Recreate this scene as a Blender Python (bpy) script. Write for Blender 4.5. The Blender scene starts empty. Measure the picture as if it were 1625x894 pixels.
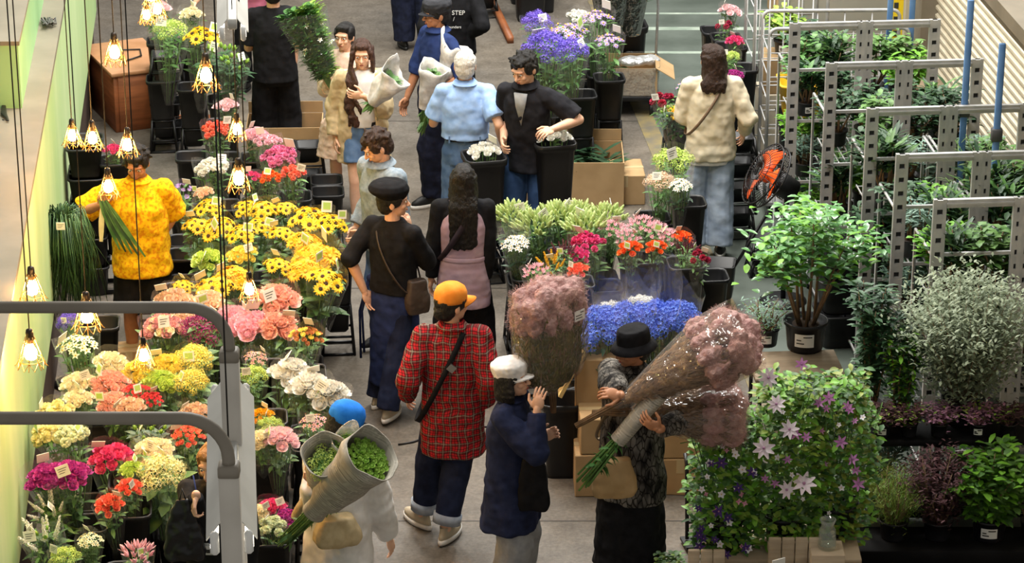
import bpy, math, random
from math import sin, cos, tan, pi, radians as R, atan, sqrt
from mathutils import Vector as V, Matrix, noise
scn = bpy.context.scene
# ---------------------------------------------------------------- camera
CAMH, PITCH, FPX = 8.38, R(22.0), 4571.0
AIS = R(5.35)                       # the hall's long axis leans this far to the left of the view axis
cam = bpy.data.objects.new('camera', bpy.data.cameras.new('camera'))
scn.collection.objects.link(cam)
cam.location = (0, 0, CAMH); cam.rotation_euler = (pi/2 - PITCH, 0, 0)
cam.data.sensor_width = 36.0; cam.data.lens = 36.0*FPX/1625.0
cam.data.clip_start = 0.1; cam.data.clip_end = 200
scn.camera = cam
# ---------------------------------------------------------------- exposure and light
vs = scn.view_settings
vs.view_transform = 'Standard'; vs.look = 'None'; vs.gamma = 1.0; vs.use_curve_mapping = False
vs.exposure = 0.16
try: scn.cycles.transparent_max_bounces = 24
except Exception: pass
w = bpy.data.worlds.new('world'); scn.world = w; w.use_nodes = True
bg = w.node_tree.nodes['Background']
bg.inputs[0].default_value = (1.0, 0.97, 0.90, 1); bg.inputs[1].default_value = 0.30

def hall_light(x, y, z, e, sx, sy, col=(1.0, 0.965, 0.90), tilt=0):
    l = bpy.data.lights.new('hall_light', 'AREA'); l.shape = 'RECTANGLE'; l.size = sx; l.size_y = sy
    l.energy = e; l.color = col
    o = bpy.data.objects.new('hall_light', l); o.location = (x, y, z); o.rotation_euler = (tilt, 0, AIS)
    scn.collection.objects.link(o)
# rows of high-bay lamps over the hall, above the frame
hall_light(-0.2, 20.5, 9.5, 820, 1.2, 5.0)
hall_light(-2.6, 18.5, 9.5, 400, 0.8, 4.0)
hall_light(1.5, 25.5, 9.5, 760, 1.2, 4.0, (0.98, 0.97, 0.92))
hall_light(-2.5, 26.5, 9.5, 460, 1.2, 4.0)
hall_light(4.2, 23.5, 8.5, 420, 0.8, 3.0, (0.98, 0.98, 0.95))
hall_light(-0.8, 14.5, 9.5, 220, 2.0, 0.8)

# ---------------------------------------------------------------- helpers
def P(px, py, z=0.0):
    """the point of height z that the photograph shows at pixel px, py"""
    a = PITCH + atan((py - 447.0)/FPX)
    y = (CAMH - z)/tan(a)
    dep = y*cos(PITCH) + (CAMH - z)*sin(PITCH)
    return V(((px - 812.5)*dep/FPX, y, z))
def Q(px, py, y):
    """the point at distance y along the floor that the photograph shows at px, py"""
    a = PITCH + atan((py - 447.0)/FPX)
    z = CAMH - y*tan(a)
    dep = y*cos(PITCH) + (CAMH - z)*sin(PITCH)
    return V(((px - 812.5)*dep/FPX, y, z))

rnd = random.Random(7)
COL = scn.collection
class M:
    def __init__(s): s.v = []; s.f = []; s.m = []
    def add(s, vs, fs, mi=0):
        b = len(s.v); s.v += [tuple(p) for p in vs]
        s.f += [tuple(i+b for i in f) for f in fs]; s.m += [mi]*len(fs)
    def box(s, c, d, mi=0, rz=0, mat=None, bev=0.0):
        x, y, z = d[0]/2, d[1]/2, d[2]/2
        if bev > 0:
            b = min(bev, x*.9, y*.9, z*.9); pts = []
            prof = [(x-b, y-b, -z), (x, y, -z+b), (x, y, z-b), (x-b, y-b, z)]
            for (ax, ay, az) in prof:
                cx, cy = min(ax, x-b), min(ay, y-b); e = b if ax == x else 0
                pts += [(-cx-e, -cy, az), (-cx, -cy-e, az), (cx, -cy-e, az), (cx+e, -cy, az), (cx+e, cy, az), (cx, cy+e, az), (-cx, cy+e, az), (-cx-e, cy, az)]
            fs = [tuple(range(7, -1, -1)), tuple(range(24, 32))]
            for k in range(3):
                for i in range(8):
                    j = (i+1) % 8; fs.append((k*8+i, k*8+j, k*8+8+j, k*8+8+i))
        else:
            pts = [(-x,-y,-z),(x,-y,-z),(x,y,-z),(-x,y,-z),(-x,-y,z),(x,-y,z),(x,y,z),(-x,y,z)]
            fs = [(3,2,1,0),(4,5,6,7),(0,1,5,4),(1,2,6,5),(2,3,7,6),(3,0,4,7)]
        mt = mat or Matrix.Rotation(rz, 3, 'Z')
        s.add([mt @ V(p) + V(c) for p in pts], fs, mi)
    def loft(s, rings, mi=0, cap=True, closed=True):
        n = len(rings[0]); vs = [p for r in rings for p in r]; fs = []
        for k in range(len(rings)-1):
            for i in range(n if closed else n-1):
                j = (i+1) % n; fs.append((k*n+i, k*n+j, (k+1)*n+j, (k+1)*n+i))
        if cap:
            fs.append(tuple(range(n-1, -1, -1))); fs.append(tuple((len(rings)-1)*n+i for i in range(n)))
        s.add(vs, fs, mi)
    def lathe(s, prof, c=(0,0,0), n=16, mi=0, cap=True, mat=None):
        mt = mat or Matrix.Identity(3)
        s.loft([[mt @ V((r*cos(2*pi*i/n), r*sin(2*pi*i/n), z)) + V(c) for i in range(n)] for r, z in prof], mi, cap)
    def sq(s, prof, c=(0,0,0), mi=0, cap=True, rz=0, rd=.25, ax=1.0, ay=1.0, mat=None):
        """square-section lathe with rounded corners, prof = (half width, z)"""
        mt = mat or Matrix.Rotation(rz, 3, 'Z'); rings = []
        for h, z in prof:
            k = h*(1-rd); b = h; q = h*(1-rd*.3)
            pts = [(b,-k),(b,k),(q,q),(k,b),(-k,b),(-q,q),(-b,k),(-b,-k),(-q,-q),(-k,-b),(k,-b),(q,-q)]
            rings.append([mt @ V((p[0]*ax, p[1]*ay, z)) + V(c) for p in pts])
        s.loft(rings, mi, cap)
    def tube(s, pts, r, n=6, mi=0, cap=True):
        pts = [V(p) for p in pts]; rings = []; up = None
        for i, p in enumerate(pts):
            t = (pts[min(i+1, len(pts)-1)] - pts[max(i-1, 0)])
            if t.length < 1e-9: t = V((0,0,1))
            t.normalize()
            if up is None:
                up = V((0,0,1)) if abs(t.z) < .9 else V((1,0,0))
            a = t.cross(up)
            if a.length < 1e-6: a = t.orthogonal()
            a.normalize(); b = a.cross(t).normalized(); up = b
            rr = r[i] if isinstance(r, (list, tuple)) else r
            rings.append([p + (a*cos(2*pi*k/n) + b*sin(2*pi*k/n))*rr for k in range(n)])
        s.loft(rings, mi, cap)
    def ell(s, c, r, n=14, mi=0, mat=None):
        """ellipsoid"""
        m_ = max(5, n//2); mt = mat or Matrix.Identity(3); rings = []
        for k in range(m_+1):
            a = -pi/2 + pi*k/m_; cr = max(cos(a), .02)
            rings.append([mt @ V((r[0]*cr*cos(2*pi*i/n), r[1]*cr*sin(2*pi*i/n), r[2]*sin(a))) + V(c) for i in range(n)])
        s.loft(rings, mi)
    def cap(s, p0, p1, r0, r1, n=14, mi=0, k=4, flat0=False, flat1=False):
        """tapered capsule"""
        p0, p1 = V(p0), V(p1); t = p1-p0; L = t.length
        if L < 1e-6: t = V((0,0,1))
        t.normalize(); a = t.orthogonal().normalized(); b = t.cross(a); rings = []
        def ring(c, r): rings.append([c + (a*cos(2*pi*i/n) + b*sin(2*pi*i/n))*r for i in range(n)])
        if not flat0:
            for j in range(k): q = pi/2*(1-j/k); ring(p0 - t*r0*sin(q), max(r0*cos(q), r0*.05))
        ring(p0, r0); ring(p1, r1)
        if not flat1:
            for j in range(1, k+1): q = pi/2*j/k; ring(p1 + t*r1*sin(q), max(r1*cos(q), r1*.05))
        s.loft(rings, mi)
    def quad(s, a, b, c, d, mi=0): s.add([a, b, c, d], [(0,1,2,3)], mi)
    def strip(s, base, d, up, L, w, mi=0, bend=.3, n=3, tip=.1, cup=0.0, wide=.45):
        """a leaf or petal: from base along d, surface normal up, curling by bend"""
        d = V(d).normalized(); sd = d.cross(V(up))
        if sd.length < 1e-5: sd = d.orthogonal()
        sd.normalize(); u = sd.cross(d).normalized(); vs = []; fs = []
        for i in range(n+1):
            t = i/n; ang = bend*t; p = V(base) + d*(L*t*cos(ang*.6)) - u*(L*t*sin(ang*.6)) if bend else V(base)+d*L*t
            ww = w*max(tip, (t/wide)**.7 if t < wide else 1-((t-wide)/(1-wide))**2*(1-tip))*.5
            if t == 0: ww = w*.15
            vs += [p - sd*ww + u*cup*ww, p - u*0, p + sd*ww + u*cup*ww] if cup else [p - sd*ww, p + sd*ww]
        k = 3 if cup else 2
        for i in range(n):
            for j in range(k-1): fs.append((i*k+j, i*k+j+1, i*k+k+j+1, i*k+k+j))
        s.add(vs, fs, mi)
    def xf(s, mat): s.v = [tuple(mat @ V(p)) for p in s.v]; return s
    def join(s, o, mat=None, mi=None):
        b = len(s.v); s.v += [tuple(mat @ V(p)) for p in o.v] if mat else list(o.v)
        s.f += [tuple(i+b for i in f) for f in o.f]; s.m += list(o.m) if mi is None else [mi]*len(o.f)
    def mesh(s, name, mats, smooth=True):
        me = bpy.data.meshes.new(name); me.from_pydata(s.v, [], s.f)
        for m in (mats if isinstance(mats, (list, tuple)) else [mats]): me.materials.append(m)
        me.polygons.foreach_set('material_index', s.m)
        if smooth: me.polygons.foreach_set('use_smooth', [True]*len(s.f))
        me.update(); return me
    def build(s, name, mats, parent=None, smooth=True, **k):
        return link(name, s.mesh(name, mats, smooth), parent, **k)
def link(name, me, parent=None, loc=None, rot=None, scale=None):
    o = bpy.data.objects.new(name, me); COL.objects.link(o)
    if parent: o.parent = parent
    if loc is not None: o.location = loc
    if rot is not None: o.rotation_euler = rot
    if scale is not None: o.scale = (scale,)*3 if not isinstance(scale, (list, tuple)) else scale
    return o
def thing(name, label, cat, loc=(0,0,0), rz=0, group=None, rot=None):
    o = bpy.data.objects.new(name, None); COL.objects.link(o); o.empty_display_size = .1
    o.location = loc; o.rotation_euler = rot if rot else (0, 0, rz)
    return tag(o, label, cat, group)
def tag(o, label=None, cat=None, group=None, kind=None):
    if label: o['label'] = label
    if cat: o['category'] = cat
    if group: o['group'] = group
    if kind: o['kind'] = kind
    return o
def copy_tree(o, parent=None):
    c = o.copy(); COL.objects.link(c)
    if parent: c.parent = parent
    for ch in [k for k in KIDS.get(o.name, [])]: copy_tree(ch, c)
    return c
KIDS = {}
def note_kids():
    KIDS.clear()
    for o in bpy.data.objects:
        if o.parent: KIDS.setdefault(o.parent.name, []).append(o)
def place(proto, label, loc, rz=0, group=None, scale=None, rot=None):
    """a copy of a finished thing with copies of all its parts"""
    note_kids()
    c = copy_tree(proto); c.location = loc; c.rotation_euler = rot if rot else (0, 0, rz)
    if scale: c.scale = (scale,)*3
    c['label'] = label
    if group: c['group'] = group
    return c

def vox(m, name, mats, size=.008, smooth=3, disp=0, dscale=.08, parent=None, z=None, link_it=True):
    """union of overlapping closed shapes as one continuous surface"""
    me = m.mesh(name+'_src', mats); o = bpy.data.objects.new(name+'_src', me); COL.objects.link(o)
    r = o.modifiers.new('r', 'REMESH'); r.mode = 'VOXEL'; r.voxel_size = size; r.use_smooth_shade = True
    if disp:
        tx = bpy.data.textures.new('folds', 'CLOUDS'); tx.noise_scale = dscale; tx.noise_depth = 1
        d = o.modifiers.new('d', 'DISPLACE'); d.texture = tx; d.strength = disp; d.mid_level = .5
    if smooth:
        sm = o.modifiers.new('s', 'SMOOTH'); sm.iterations = smooth; sm.factor = .5
    dg = bpy.context.evaluated_depsgraph_get()
    out = bpy.data.meshes.new_from_object(o.evaluated_get(dg), preserve_all_data_layers=False, depsgraph=dg)
    bpy.data.objects.remove(o); bpy.data.meshes.remove(me)
    out.name = name
    out.materials.clear()
    for k in (mats if isinstance(mats, (list, tuple)) else [mats]): out.materials.append(k)
    out.polygons.foreach_set('material_index', [0]*len(out.polygons))
    out.polygons.foreach_set('use_smooth', [True]*len(out.polygons))
    if not link_it: return out
    return link(name, out, parent)
def mesh_join(m, me, mi=0):
    n = len(me.vertices); co = [0.0]*(3*n); me.vertices.foreach_get('co', co)
    b = len(m.v); m.v += [(co[3*i], co[3*i+1], co[3*i+2]) for i in range(n)]
    m.f += [tuple(v+b for v in p.vertices) for p in me.polygons]; m.m += [mi]*len(me.polygons)

# ---------------------------------------------------------------- materials
def lin(c):
    f = lambda u: u/12.92 if u <= .04045 else ((u+.055)/1.055)**2.4
    if isinstance(c, str): c = [int(c[i:i+2], 16)/255 for i in (0, 2, 4)]
    return tuple(f(x) for x in c[:3]) + (1,)
MAT = {}
def mat(name, c, c2=None, scale=12.0, rough=.6, metal=0, bump=0, bscale=None, spec=.4, rand=0.0, stretch=None, detail=3, trans=0, contrast=(.35, .65), sheen=0):
    if name in MAT: return MAT[name]
    m = bpy.data.materials.new(name); m.use_nodes = True; nt = m.node_tree; N = nt.nodes; L = nt.links
    b = N['Principled BSDF']; b.inputs['Roughness'].default_value = rough; b.inputs['Metallic'].default_value = metal
    b.inputs['Specular IOR Level'].default_value = spec
    if sheen: b.inputs['Sheen Weight'].default_value = sheen
    tc = N.new('ShaderNodeTexCoord'); src = tc.outputs['Object']
    if stretch:
        mp = N.new('ShaderNodeMapping'); mp.inputs['Scale'].default_value = stretch; L.new(src, mp.inputs[0]); src = mp.outputs[0]
    out = None
    if c2 is not None:
        nz = N.new('ShaderNodeTexNoise'); nz.inputs['Scale'].default_value = scale; nz.inputs['Detail'].default_value = detail; L.new(src, nz.inputs['Vector'])
        rp = N.new('ShaderNodeValToRGB'); rp.color_ramp.elements[0].position = contrast[0]; rp.color_ramp.elements[1].position = contrast[1]
        rp.color_ramp.elements[0].color = lin(c); rp.color_ramp.elements[1].color = lin(c2)
        L.new(nz.outputs['Fac'], rp.inputs[0]); out = rp.outputs[0]
    if rand:
        oi = N.new('ShaderNodeObjectInfo'); hs = N.new('ShaderNodeHueSaturation')
        mr = N.new('ShaderNodeMapRange'); mr.inputs['To Min'].default_value = 1-rand; mr.inputs['To Max'].default_value = 1+rand*.6
        L.new(oi.outputs['Random'], mr.inputs[0]); L.new(mr.outputs[0], hs.inputs['Value'])
        mh = N.new('ShaderNodeMapRange'); mh.inputs['To Min'].default_value = .5-rand*.05; mh.inputs['To Max'].default_value = .5+rand*.05
        mu = N.new('ShaderNodeMath'); mu.operation = 'FRACT'; mm = N.new('ShaderNodeMath'); mm.operation = 'MULTIPLY'; mm.inputs[1].default_value = 7.3
        L.new(oi.outputs['Random'], mm.inputs[0]); L.new(mm.outputs[0], mu.inputs[0]); L.new(mu.outputs[0], mh.inputs[0]); L.new(mh.outputs[0], hs.inputs['Hue'])
        if out: L.new(out, hs.inputs['Color'])
        else: hs.inputs['Color'].default_value = lin(c)
        out = hs.outputs[0]
    if out: L.new(out, b.inputs['Base Color'])
    else: b.inputs['Base Color'].default_value = lin(c)
    if bump:
        nb = N.new('ShaderNodeTexNoise'); nb.inputs['Scale'].default_value = bscale or scale*2; nb.inputs['Detail'].default_value = 4; L.new(src, nb.inputs['Vector'])
        bp = N.new('ShaderNodeBump'); bp.inputs['Strength'].default_value = bump; bp.inputs['Distance'].default_value = .02
        L.new(nb.outputs['Fac'], bp.inputs['Height']); L.new(bp.outputs[0], b.inputs['Normal'])
    if trans:
        tl = N.new('ShaderNodeBsdfTranslucent'); mx = N.new('ShaderNodeMixShader'); mx.inputs[0].default_value = trans
        if out: L.new(out, tl.inputs[0])
        else: tl.inputs[0].default_value = lin(c)
        L.new(b.outputs[0], mx.inputs[1]); L.new(tl.outputs[0], mx.inputs[2]); L.new(mx.outputs[0], N['Material Output'].inputs[0])
    MAT[name] = m; return m
def cello(name, tint='ffffff', clear=.9, rough=.12, bump=.5):
    if name in MAT: return MAT[name]
    m = bpy.data.materials.new(name); m.use_nodes = True; nt = m.node_tree; N = nt.nodes; L = nt.links
    N.remove(N['Principled BSDF'])
    t = N.new('ShaderNodeBsdfTransparent'); t.inputs[0].default_value = lin(tint)
    g = N.new('ShaderNodeBsdfGlossy'); g.inputs['Roughness'].default_value = rough
    d = N.new('ShaderNodeBsdfDiffuse'); d.inputs[0].default_value = lin(tint)
    gd = N.new('ShaderNodeMixShader'); gd.inputs[0].default_value = .3
    L.new(g.outputs[0], gd.inputs[1]); L.new(d.outputs[0], gd.inputs[2])
    nb = N.new('ShaderNodeTexNoise'); nb.inputs['Scale'].default_value = 14; nb.inputs['Detail'].default_value = 2
    tc = N.new('ShaderNodeTexCoord'); L.new(tc.outputs['Object'], nb.inputs['Vector'])
    bp = N.new('ShaderNodeBump'); bp.inputs['Strength'].default_value = bump; bp.inputs['Distance'].default_value = .05
    L.new(nb.outputs['Fac'], bp.inputs['Height']); L.new(bp.outputs[0], g.inputs['Normal'])
    fr = N.new('ShaderNodeLayerWeight'); fr.inputs[0].default_value = .25; L.new(bp.outputs[0], fr.inputs['Normal'])
    mr = N.new('ShaderNodeMapRange'); mr.inputs['To Min'].default_value = 1-clear; mr.inputs['To Max'].default_value = min(1, (1-clear)*4.5)
    L.new(fr.outputs['Facing'], mr.inputs[0])
    mx = N.new('ShaderNodeMixShader'); L.new(mr.outputs[0], mx.inputs[0]); L.new(t.outputs[0], mx.inputs[1]); L.new(gd.outputs[0], mx.inputs[2])
    L.new(mx.outputs[0], N['Material Output'].inputs[0])
    MAT[name] = m; return m
def glow(name, c, e):
    if name in MAT: return MAT[name]
    m = bpy.data.materials.new(name); m.use_nodes = True; b = m.node_tree.nodes['Principled BSDF']
    b.inputs['Base Color'].default_value = lin(c); b.inputs['Emission Color'].default_value = lin(c); b.inputs['Emission Strength'].default_value = e
    MAT[name] = m; return m
BLK = mat('black_plastic', '101012', '1b1b1d', 8, .45, rand=.25)
GREYM = mat('galvanised_steel', 'a2a3a4', 'b9b9b8', 9, .42, metal=.2)
CARD = mat('cardboard', 'a5875f', 'b3946b', 5, .8)
WHITEP = mat('white_paper', 'e8e8e4', None, rough=.6)
LEAFG = mat('leaf_green', '3f6a34', '6b9450', 9, .5, rand=.2, trans=.15)
DLEAF = mat('leaf_dark', '24402a', '3d5f3c', 9, .5, rand=.2, trans=.1)
LLEAF = mat('leaf_light', '7fa53d', 'a8c458', 9, .5, rand=.15, trans=.2)
STEMG = mat('stem_green', '4c7436', '6f9450', 14, .5)
CEL = cello('cellophane', clear=.94)
# ---------------------------------------------------------------- the hall
def struct(o): o['kind'] = 'structure'; return o
def AX(y, x0, y0): return x0 - tan(AIS)*(y - y0)          # x along a line parallel to the hall's long axis
WLX, WLY = -3.07, 17.17                                    # the left wall's face passes through this floor point
def concrete():
    m = bpy.data.materials.new('worn_concrete'); m.use_nodes = True; nt = m.node_tree; N = nt.nodes; L = nt.links; b = N['Principled BSDF']
    tc = N.new('ShaderNodeTexCoord')
    def nz(sc, det, rough=.6):
        n = N.new('ShaderNodeTexNoise'); n.inputs['Scale'].default_value = sc; n.inputs['Detail'].default_value = det; n.inputs['Roughness'].default_value = rough
        L.new(tc.outputs['Object'], n.inputs['Vector']); return n
    a, c, d = nz(.7, 5), nz(5, 6, .7), nz(40, 3)
    def ramp(n, p0, p1, c0, c1):
        r = N.new('ShaderNodeValToRGB'); r.color_ramp.elements[0].position = p0; r.color_ramp.elements[1].position = p1
        r.color_ramp.elements[0].color = lin(c0); r.color_ramp.elements[1].color = lin(c1); L.new(n.outputs['Fac'], r.inputs[0]); return r
    base = ramp(a, .32, .68, '67625c', '786f63'); st = ramp(c, .30, .62, '8d867c', 'ffffff'); fine = ramp(d, .3, .7, 'd8d5d0', 'ffffff')
    def mul(x, y, f):
        q = N.new('ShaderNodeMix'); q.data_type = 'RGBA'; q.blend_type = 'MULTIPLY'; q.inputs[0].default_value = f
        L.new(x, q.inputs[6]); L.new(y, q.inputs[7]); return q.outputs[2]
    L.new(mul(mul(base.outputs[0], st.outputs[0], .55), fine.outputs[0], .8), b.inputs['Base Color'])
    b.inputs['Roughness'].default_value = .55; b.inputs['Specular IOR Level'].default_value = .3
    bp = N.new('ShaderNodeBump'); bp.inputs['Strength'].default_value = .15; bp.inputs['Distance'].default_value = .01
    L.new(c.outputs['Fac'], bp.inputs['Height']); L.new(bp.outputs[0], b.inputs['Normal']); return m
FLOORM = concrete()
m = M(); m.box((0, 26, -.05), (24, 40, .1)); struct(m.build('floor', FLOORM, smooth=False))
# saw-cut joints in the slab
JNT = mat('joint_dark', '3d3934')
m = M()
for yy in (16.62, 20.6, 24.6, 28.6): m.box((0, yy, .0005), (20, .012, .003))
struct(m.build('trim_1', JNT, smooth=False))
GPAINT = mat('green_floor_paint', '474f48', '5c645d', 2.2, .5, bump=.1, detail=6); YPAINT = mat('yellow_line_paint', '86764a', '655f52', 6, .6, detail=6)
WPAINT = mat('pale_line_paint', 'a9b3a6', '7f8d80', 4, .6, detail=6)
yl = P(1043, 241).x, P(1043, 241).y
def yline(y): return AX(y, yl[0], yl[1])
m = M()
pts = [(yline(16.5)+.10, 16.5), (yline(16.5)+2.6, 16.5), (yline(42)+8, 42), (yline(42)+.10, 42)]
m.loft([[V((x, y, .0002)) for x, y in pts], [V((x, y, .003)) for x, y in pts]]); struct(m.build('trim_2', GPAINT, smooth=False))
m = M(); pts = [(yline(16.5)-.06, 16.5), (yline(16.5)+.10, 16.5), (yline(42)+.10, 42), (yline(42)-.06, 42)]
m.loft([[V((x, y, .0002)) for x, y in pts], [V((x, y, .004)) for x, y in pts]]); struct(m.build('trim_3', YPAINT, smooth=False))
m = M()
for py, hh in ((84, .07), (46, .10), (22, .05)):
    q = P(1060, py); m.box((yline(q.y)+1.6, q.y, .004), (2.8, hh, .003), rz=0)
struct(m.build('trim_4', WPAINT, smooth=False))

# left wall: a broad beige ledge over a pale green face, a taller block standing on the ledge
GREENW = mat('pale_green_wall_paint', 'a9c98a', 'c3d8a2', 1.6, .55, stretch=(1, 1, .25), detail=5); GREEN2 = mat('green_wall_paint', '86b27c', '92bd88', 2, .6)
BEIGE = mat('beige_ledge_paint', '6e6959', '7a7464', 3, .7, bump=.1)
BROWNW = mat('dark_brown_base', '3a2d26', '4a3c33', 3, .7)
def slab(pts, z0, z1): m = M(); m.loft([[V((x, y, z0)) for x, y in pts], [V((x, y, z1)) for x, y in pts]]); return m
def wl(y): return AX(y, WLX, WLY)
m = slab([(wl(12)-2.6, 12), (wl(12), 12), (wl(26), 26), (wl(26)-2.6, 26)], .62, 2.06); o = struct(m.build('wall_left', GREENW, smooth=False))
m = slab([(wl(12)-2.6, 12), (wl(12)+.025, 12), (wl(26)+.025, 26), (wl(26)-2.6, 26)], 2.06, 2.10); struct(m.build('trim_5', BEIGE, smooth=False))
m = slab([(wl(12)-2.6, 12), (wl(12)-.04, 12), (wl(26)-.04, 26), (wl(26)-2.6, 26)], 0, .62); struct(m.build('baseboard_left', BROWNW, smooth=False))
b0 = P(35, 172, 2.1)
ins = b0.x - wl(b0.y)
m = slab([(wl(b0.y)+ins-1.2, b0.y), (wl(b0.y)+ins, b0.y), (wl(26)+ins, 26), (wl(26)+ins-1.2, 26)], 2.1, 2.55); struct(m.build('trim_6', GREEN2, smooth=False))
m = slab([(wl(b0.y)+ins-1.2, b0.y-.01), (wl(b0.y)+ins+.012, b0.y-.01), (wl(26)+ins+.012, 26), (wl(26)+ins-1.2, 26)], 2.55, 2.58); struct(m.build('trim_7', BEIGE, smooth=False))
# low post of brown timber below the green panels
pp = P(62, 760, 0)
m = M(); m.box((pp.x-.05, pp.y, .62), (.16, .14, 1.24), bev=.008); struct(m.build('trim_8', BROWNW, smooth=False))

# right wall: ribbed siding along the hall, a corner post, a sliding door at the far end
SIDE = mat('cream_siding', 'c4b9a2', 'd4cab4', 3, .5, bump=.08); POST = mat('grey_brown_post', '8a8172', '978d7d', 4, .6); DOORM = mat('grey_door_panel', '9a988d', 'a5a297', 2, .5); FRM = mat('cream_door_frame', 'c2baa4')
WRX, WRY = 4.15, 17.2; WR1 = 23.3
def wr(y): return AX(y, WRX, WRY)
m = M(); prof = []; z = 0.0
while z < 4.6:
    prof += [(0, z), (0, z+.028), (-.022, z+.040), (-.022, z+.062), (0, z+.074)]; z += .074
a = [V((wr(12)+dx, 12, zz)) for dx, zz in prof] + [V((wr(12)+.06, 12, z)), V((wr(12)+.06, 12, 0))]
b = [V((wr(WR1)+dx, WR1, zz)) for dx, zz in prof] + [V((wr(WR1)+.06, WR1, z)), V((wr(WR1)+.06, WR1, 0))]
m.loft([a, b]); struct(m.build('wall_right', SIDE, smooth=False))
m = M(); m.box((wr(WR1)-.06, WR1+.1, 2.3), (.20, .22, 4.6), rz=AIS, bev=.01); m.box((wr(WR1)+.07, WR1+.0, 2.3), (.05, .05, 4.6)); struct(m.build('trim_9', POST, smooth=False))
dx = wr(WR1)-.16
m = M(); m.box((dx-.05, WR1+.25, 1.9), (.08, .10, 3.8), bev=.008); m.box((dx-.62, WR1+.25, 3.76), (1.2, .10, .08)); struct(m.build('trim_10', FRM, smooth=False))
m = M(); m.box((dx-.62, WR1+.30, 1.86), (1.06, .05, 3.7)); 
m.box((dx-.62, WR1+.26, 3.2), (.9, .02, .9)); struct(m.build('door_1', DOORM, smooth=False))
# brown canopy edge jutting from the wall
AWN = mat('brown_canopy', '6d6454', '7a705f', 4, .6)
q = Q(1594, 44, 18.6)
m = M(); m.box((q.x+.42, q.y+.2, q.z+.12), (.95, 2.2, .10), rz=AIS); m.box((q.x+.50, q.y-.1, q.z-.02), (.9, 2.4, .06), rz=AIS); m.box((q.x+.5, q.y-1.0, q.z+.05), (.86, .08, .22), rz=AIS)
struct(m.build('trim_11', AWN, smooth=False))
# far wall closing the hall beyond the frame
m = M(); m.box((0, 44, 3), (30, .2, 6)); struct(m.build('wall_back', mat('grey_wall', '77756f'), smooth=False))
# ---------------------------------------------------------------- people
SKIN = mat('skin', 'e3b597', 'dba98b', 20, .5, spec=.3)
SKIN2 = mat('skin_tan', 'b98362', 'ae7856', 20, .5, spec=.3)
EYEW = mat('eye_white', 'e6e0d8'); EYED = mat('eye_dark', '1a120e', rough=.3); LIP = mat('lip', 'b06258'); BROW = mat('brow', '2a1d17')
def hairmat(name, a, b): return mat(name, a, b, 30, .45, stretch=(6, 6, .6), bump=.6, bscale=40)
HBLK = hairmat('hair_black', '0b0a0a', '1c1816'); HBRN = hairmat('hair_brown', '2a1912', '523426'); HWHT = hairmat('hair_white', 'cfc8bf', 'f0ebe4'); HDBR = hairmat('hair_dark_brown', '22150f', '3d271b'); HGIN = hairmat('hair_ginger', '8a5a2c', 'b27a3e')
def cloth(name, a, b=None, scale=18, bump=.35, rough=.85, bscale=9, **k):
    return mat(name, a, b or a, scale, rough, bump=bump, bscale=bscale, spec=.15, **k)
def ik(a, t, l1, l2, pole):
    a, t = V(a), V(t); d = t-a; L = min(max(d.length, abs(l1-l2)+.01), (l1+l2)*.998); d.normalize()
    t = a + d*L; c = (l1*l1 + L*L - l2*l2)/(2*L); hgt = sqrt(max(l1*l1 - c*c, 0))
    p = V(pole); p = p - d*p.dot(d)
    if p.length < 1e-5: p = d.orthogonal()
    return a + d*c + p.normalized()*hgt, t
def frame(d, n):
    d = V(d).normalized(); n = V(n); n = (n - d*n.dot(d))
    if n.length < 1e-4: n = d.orthogonal()
    n.normalize(); return d, n
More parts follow.
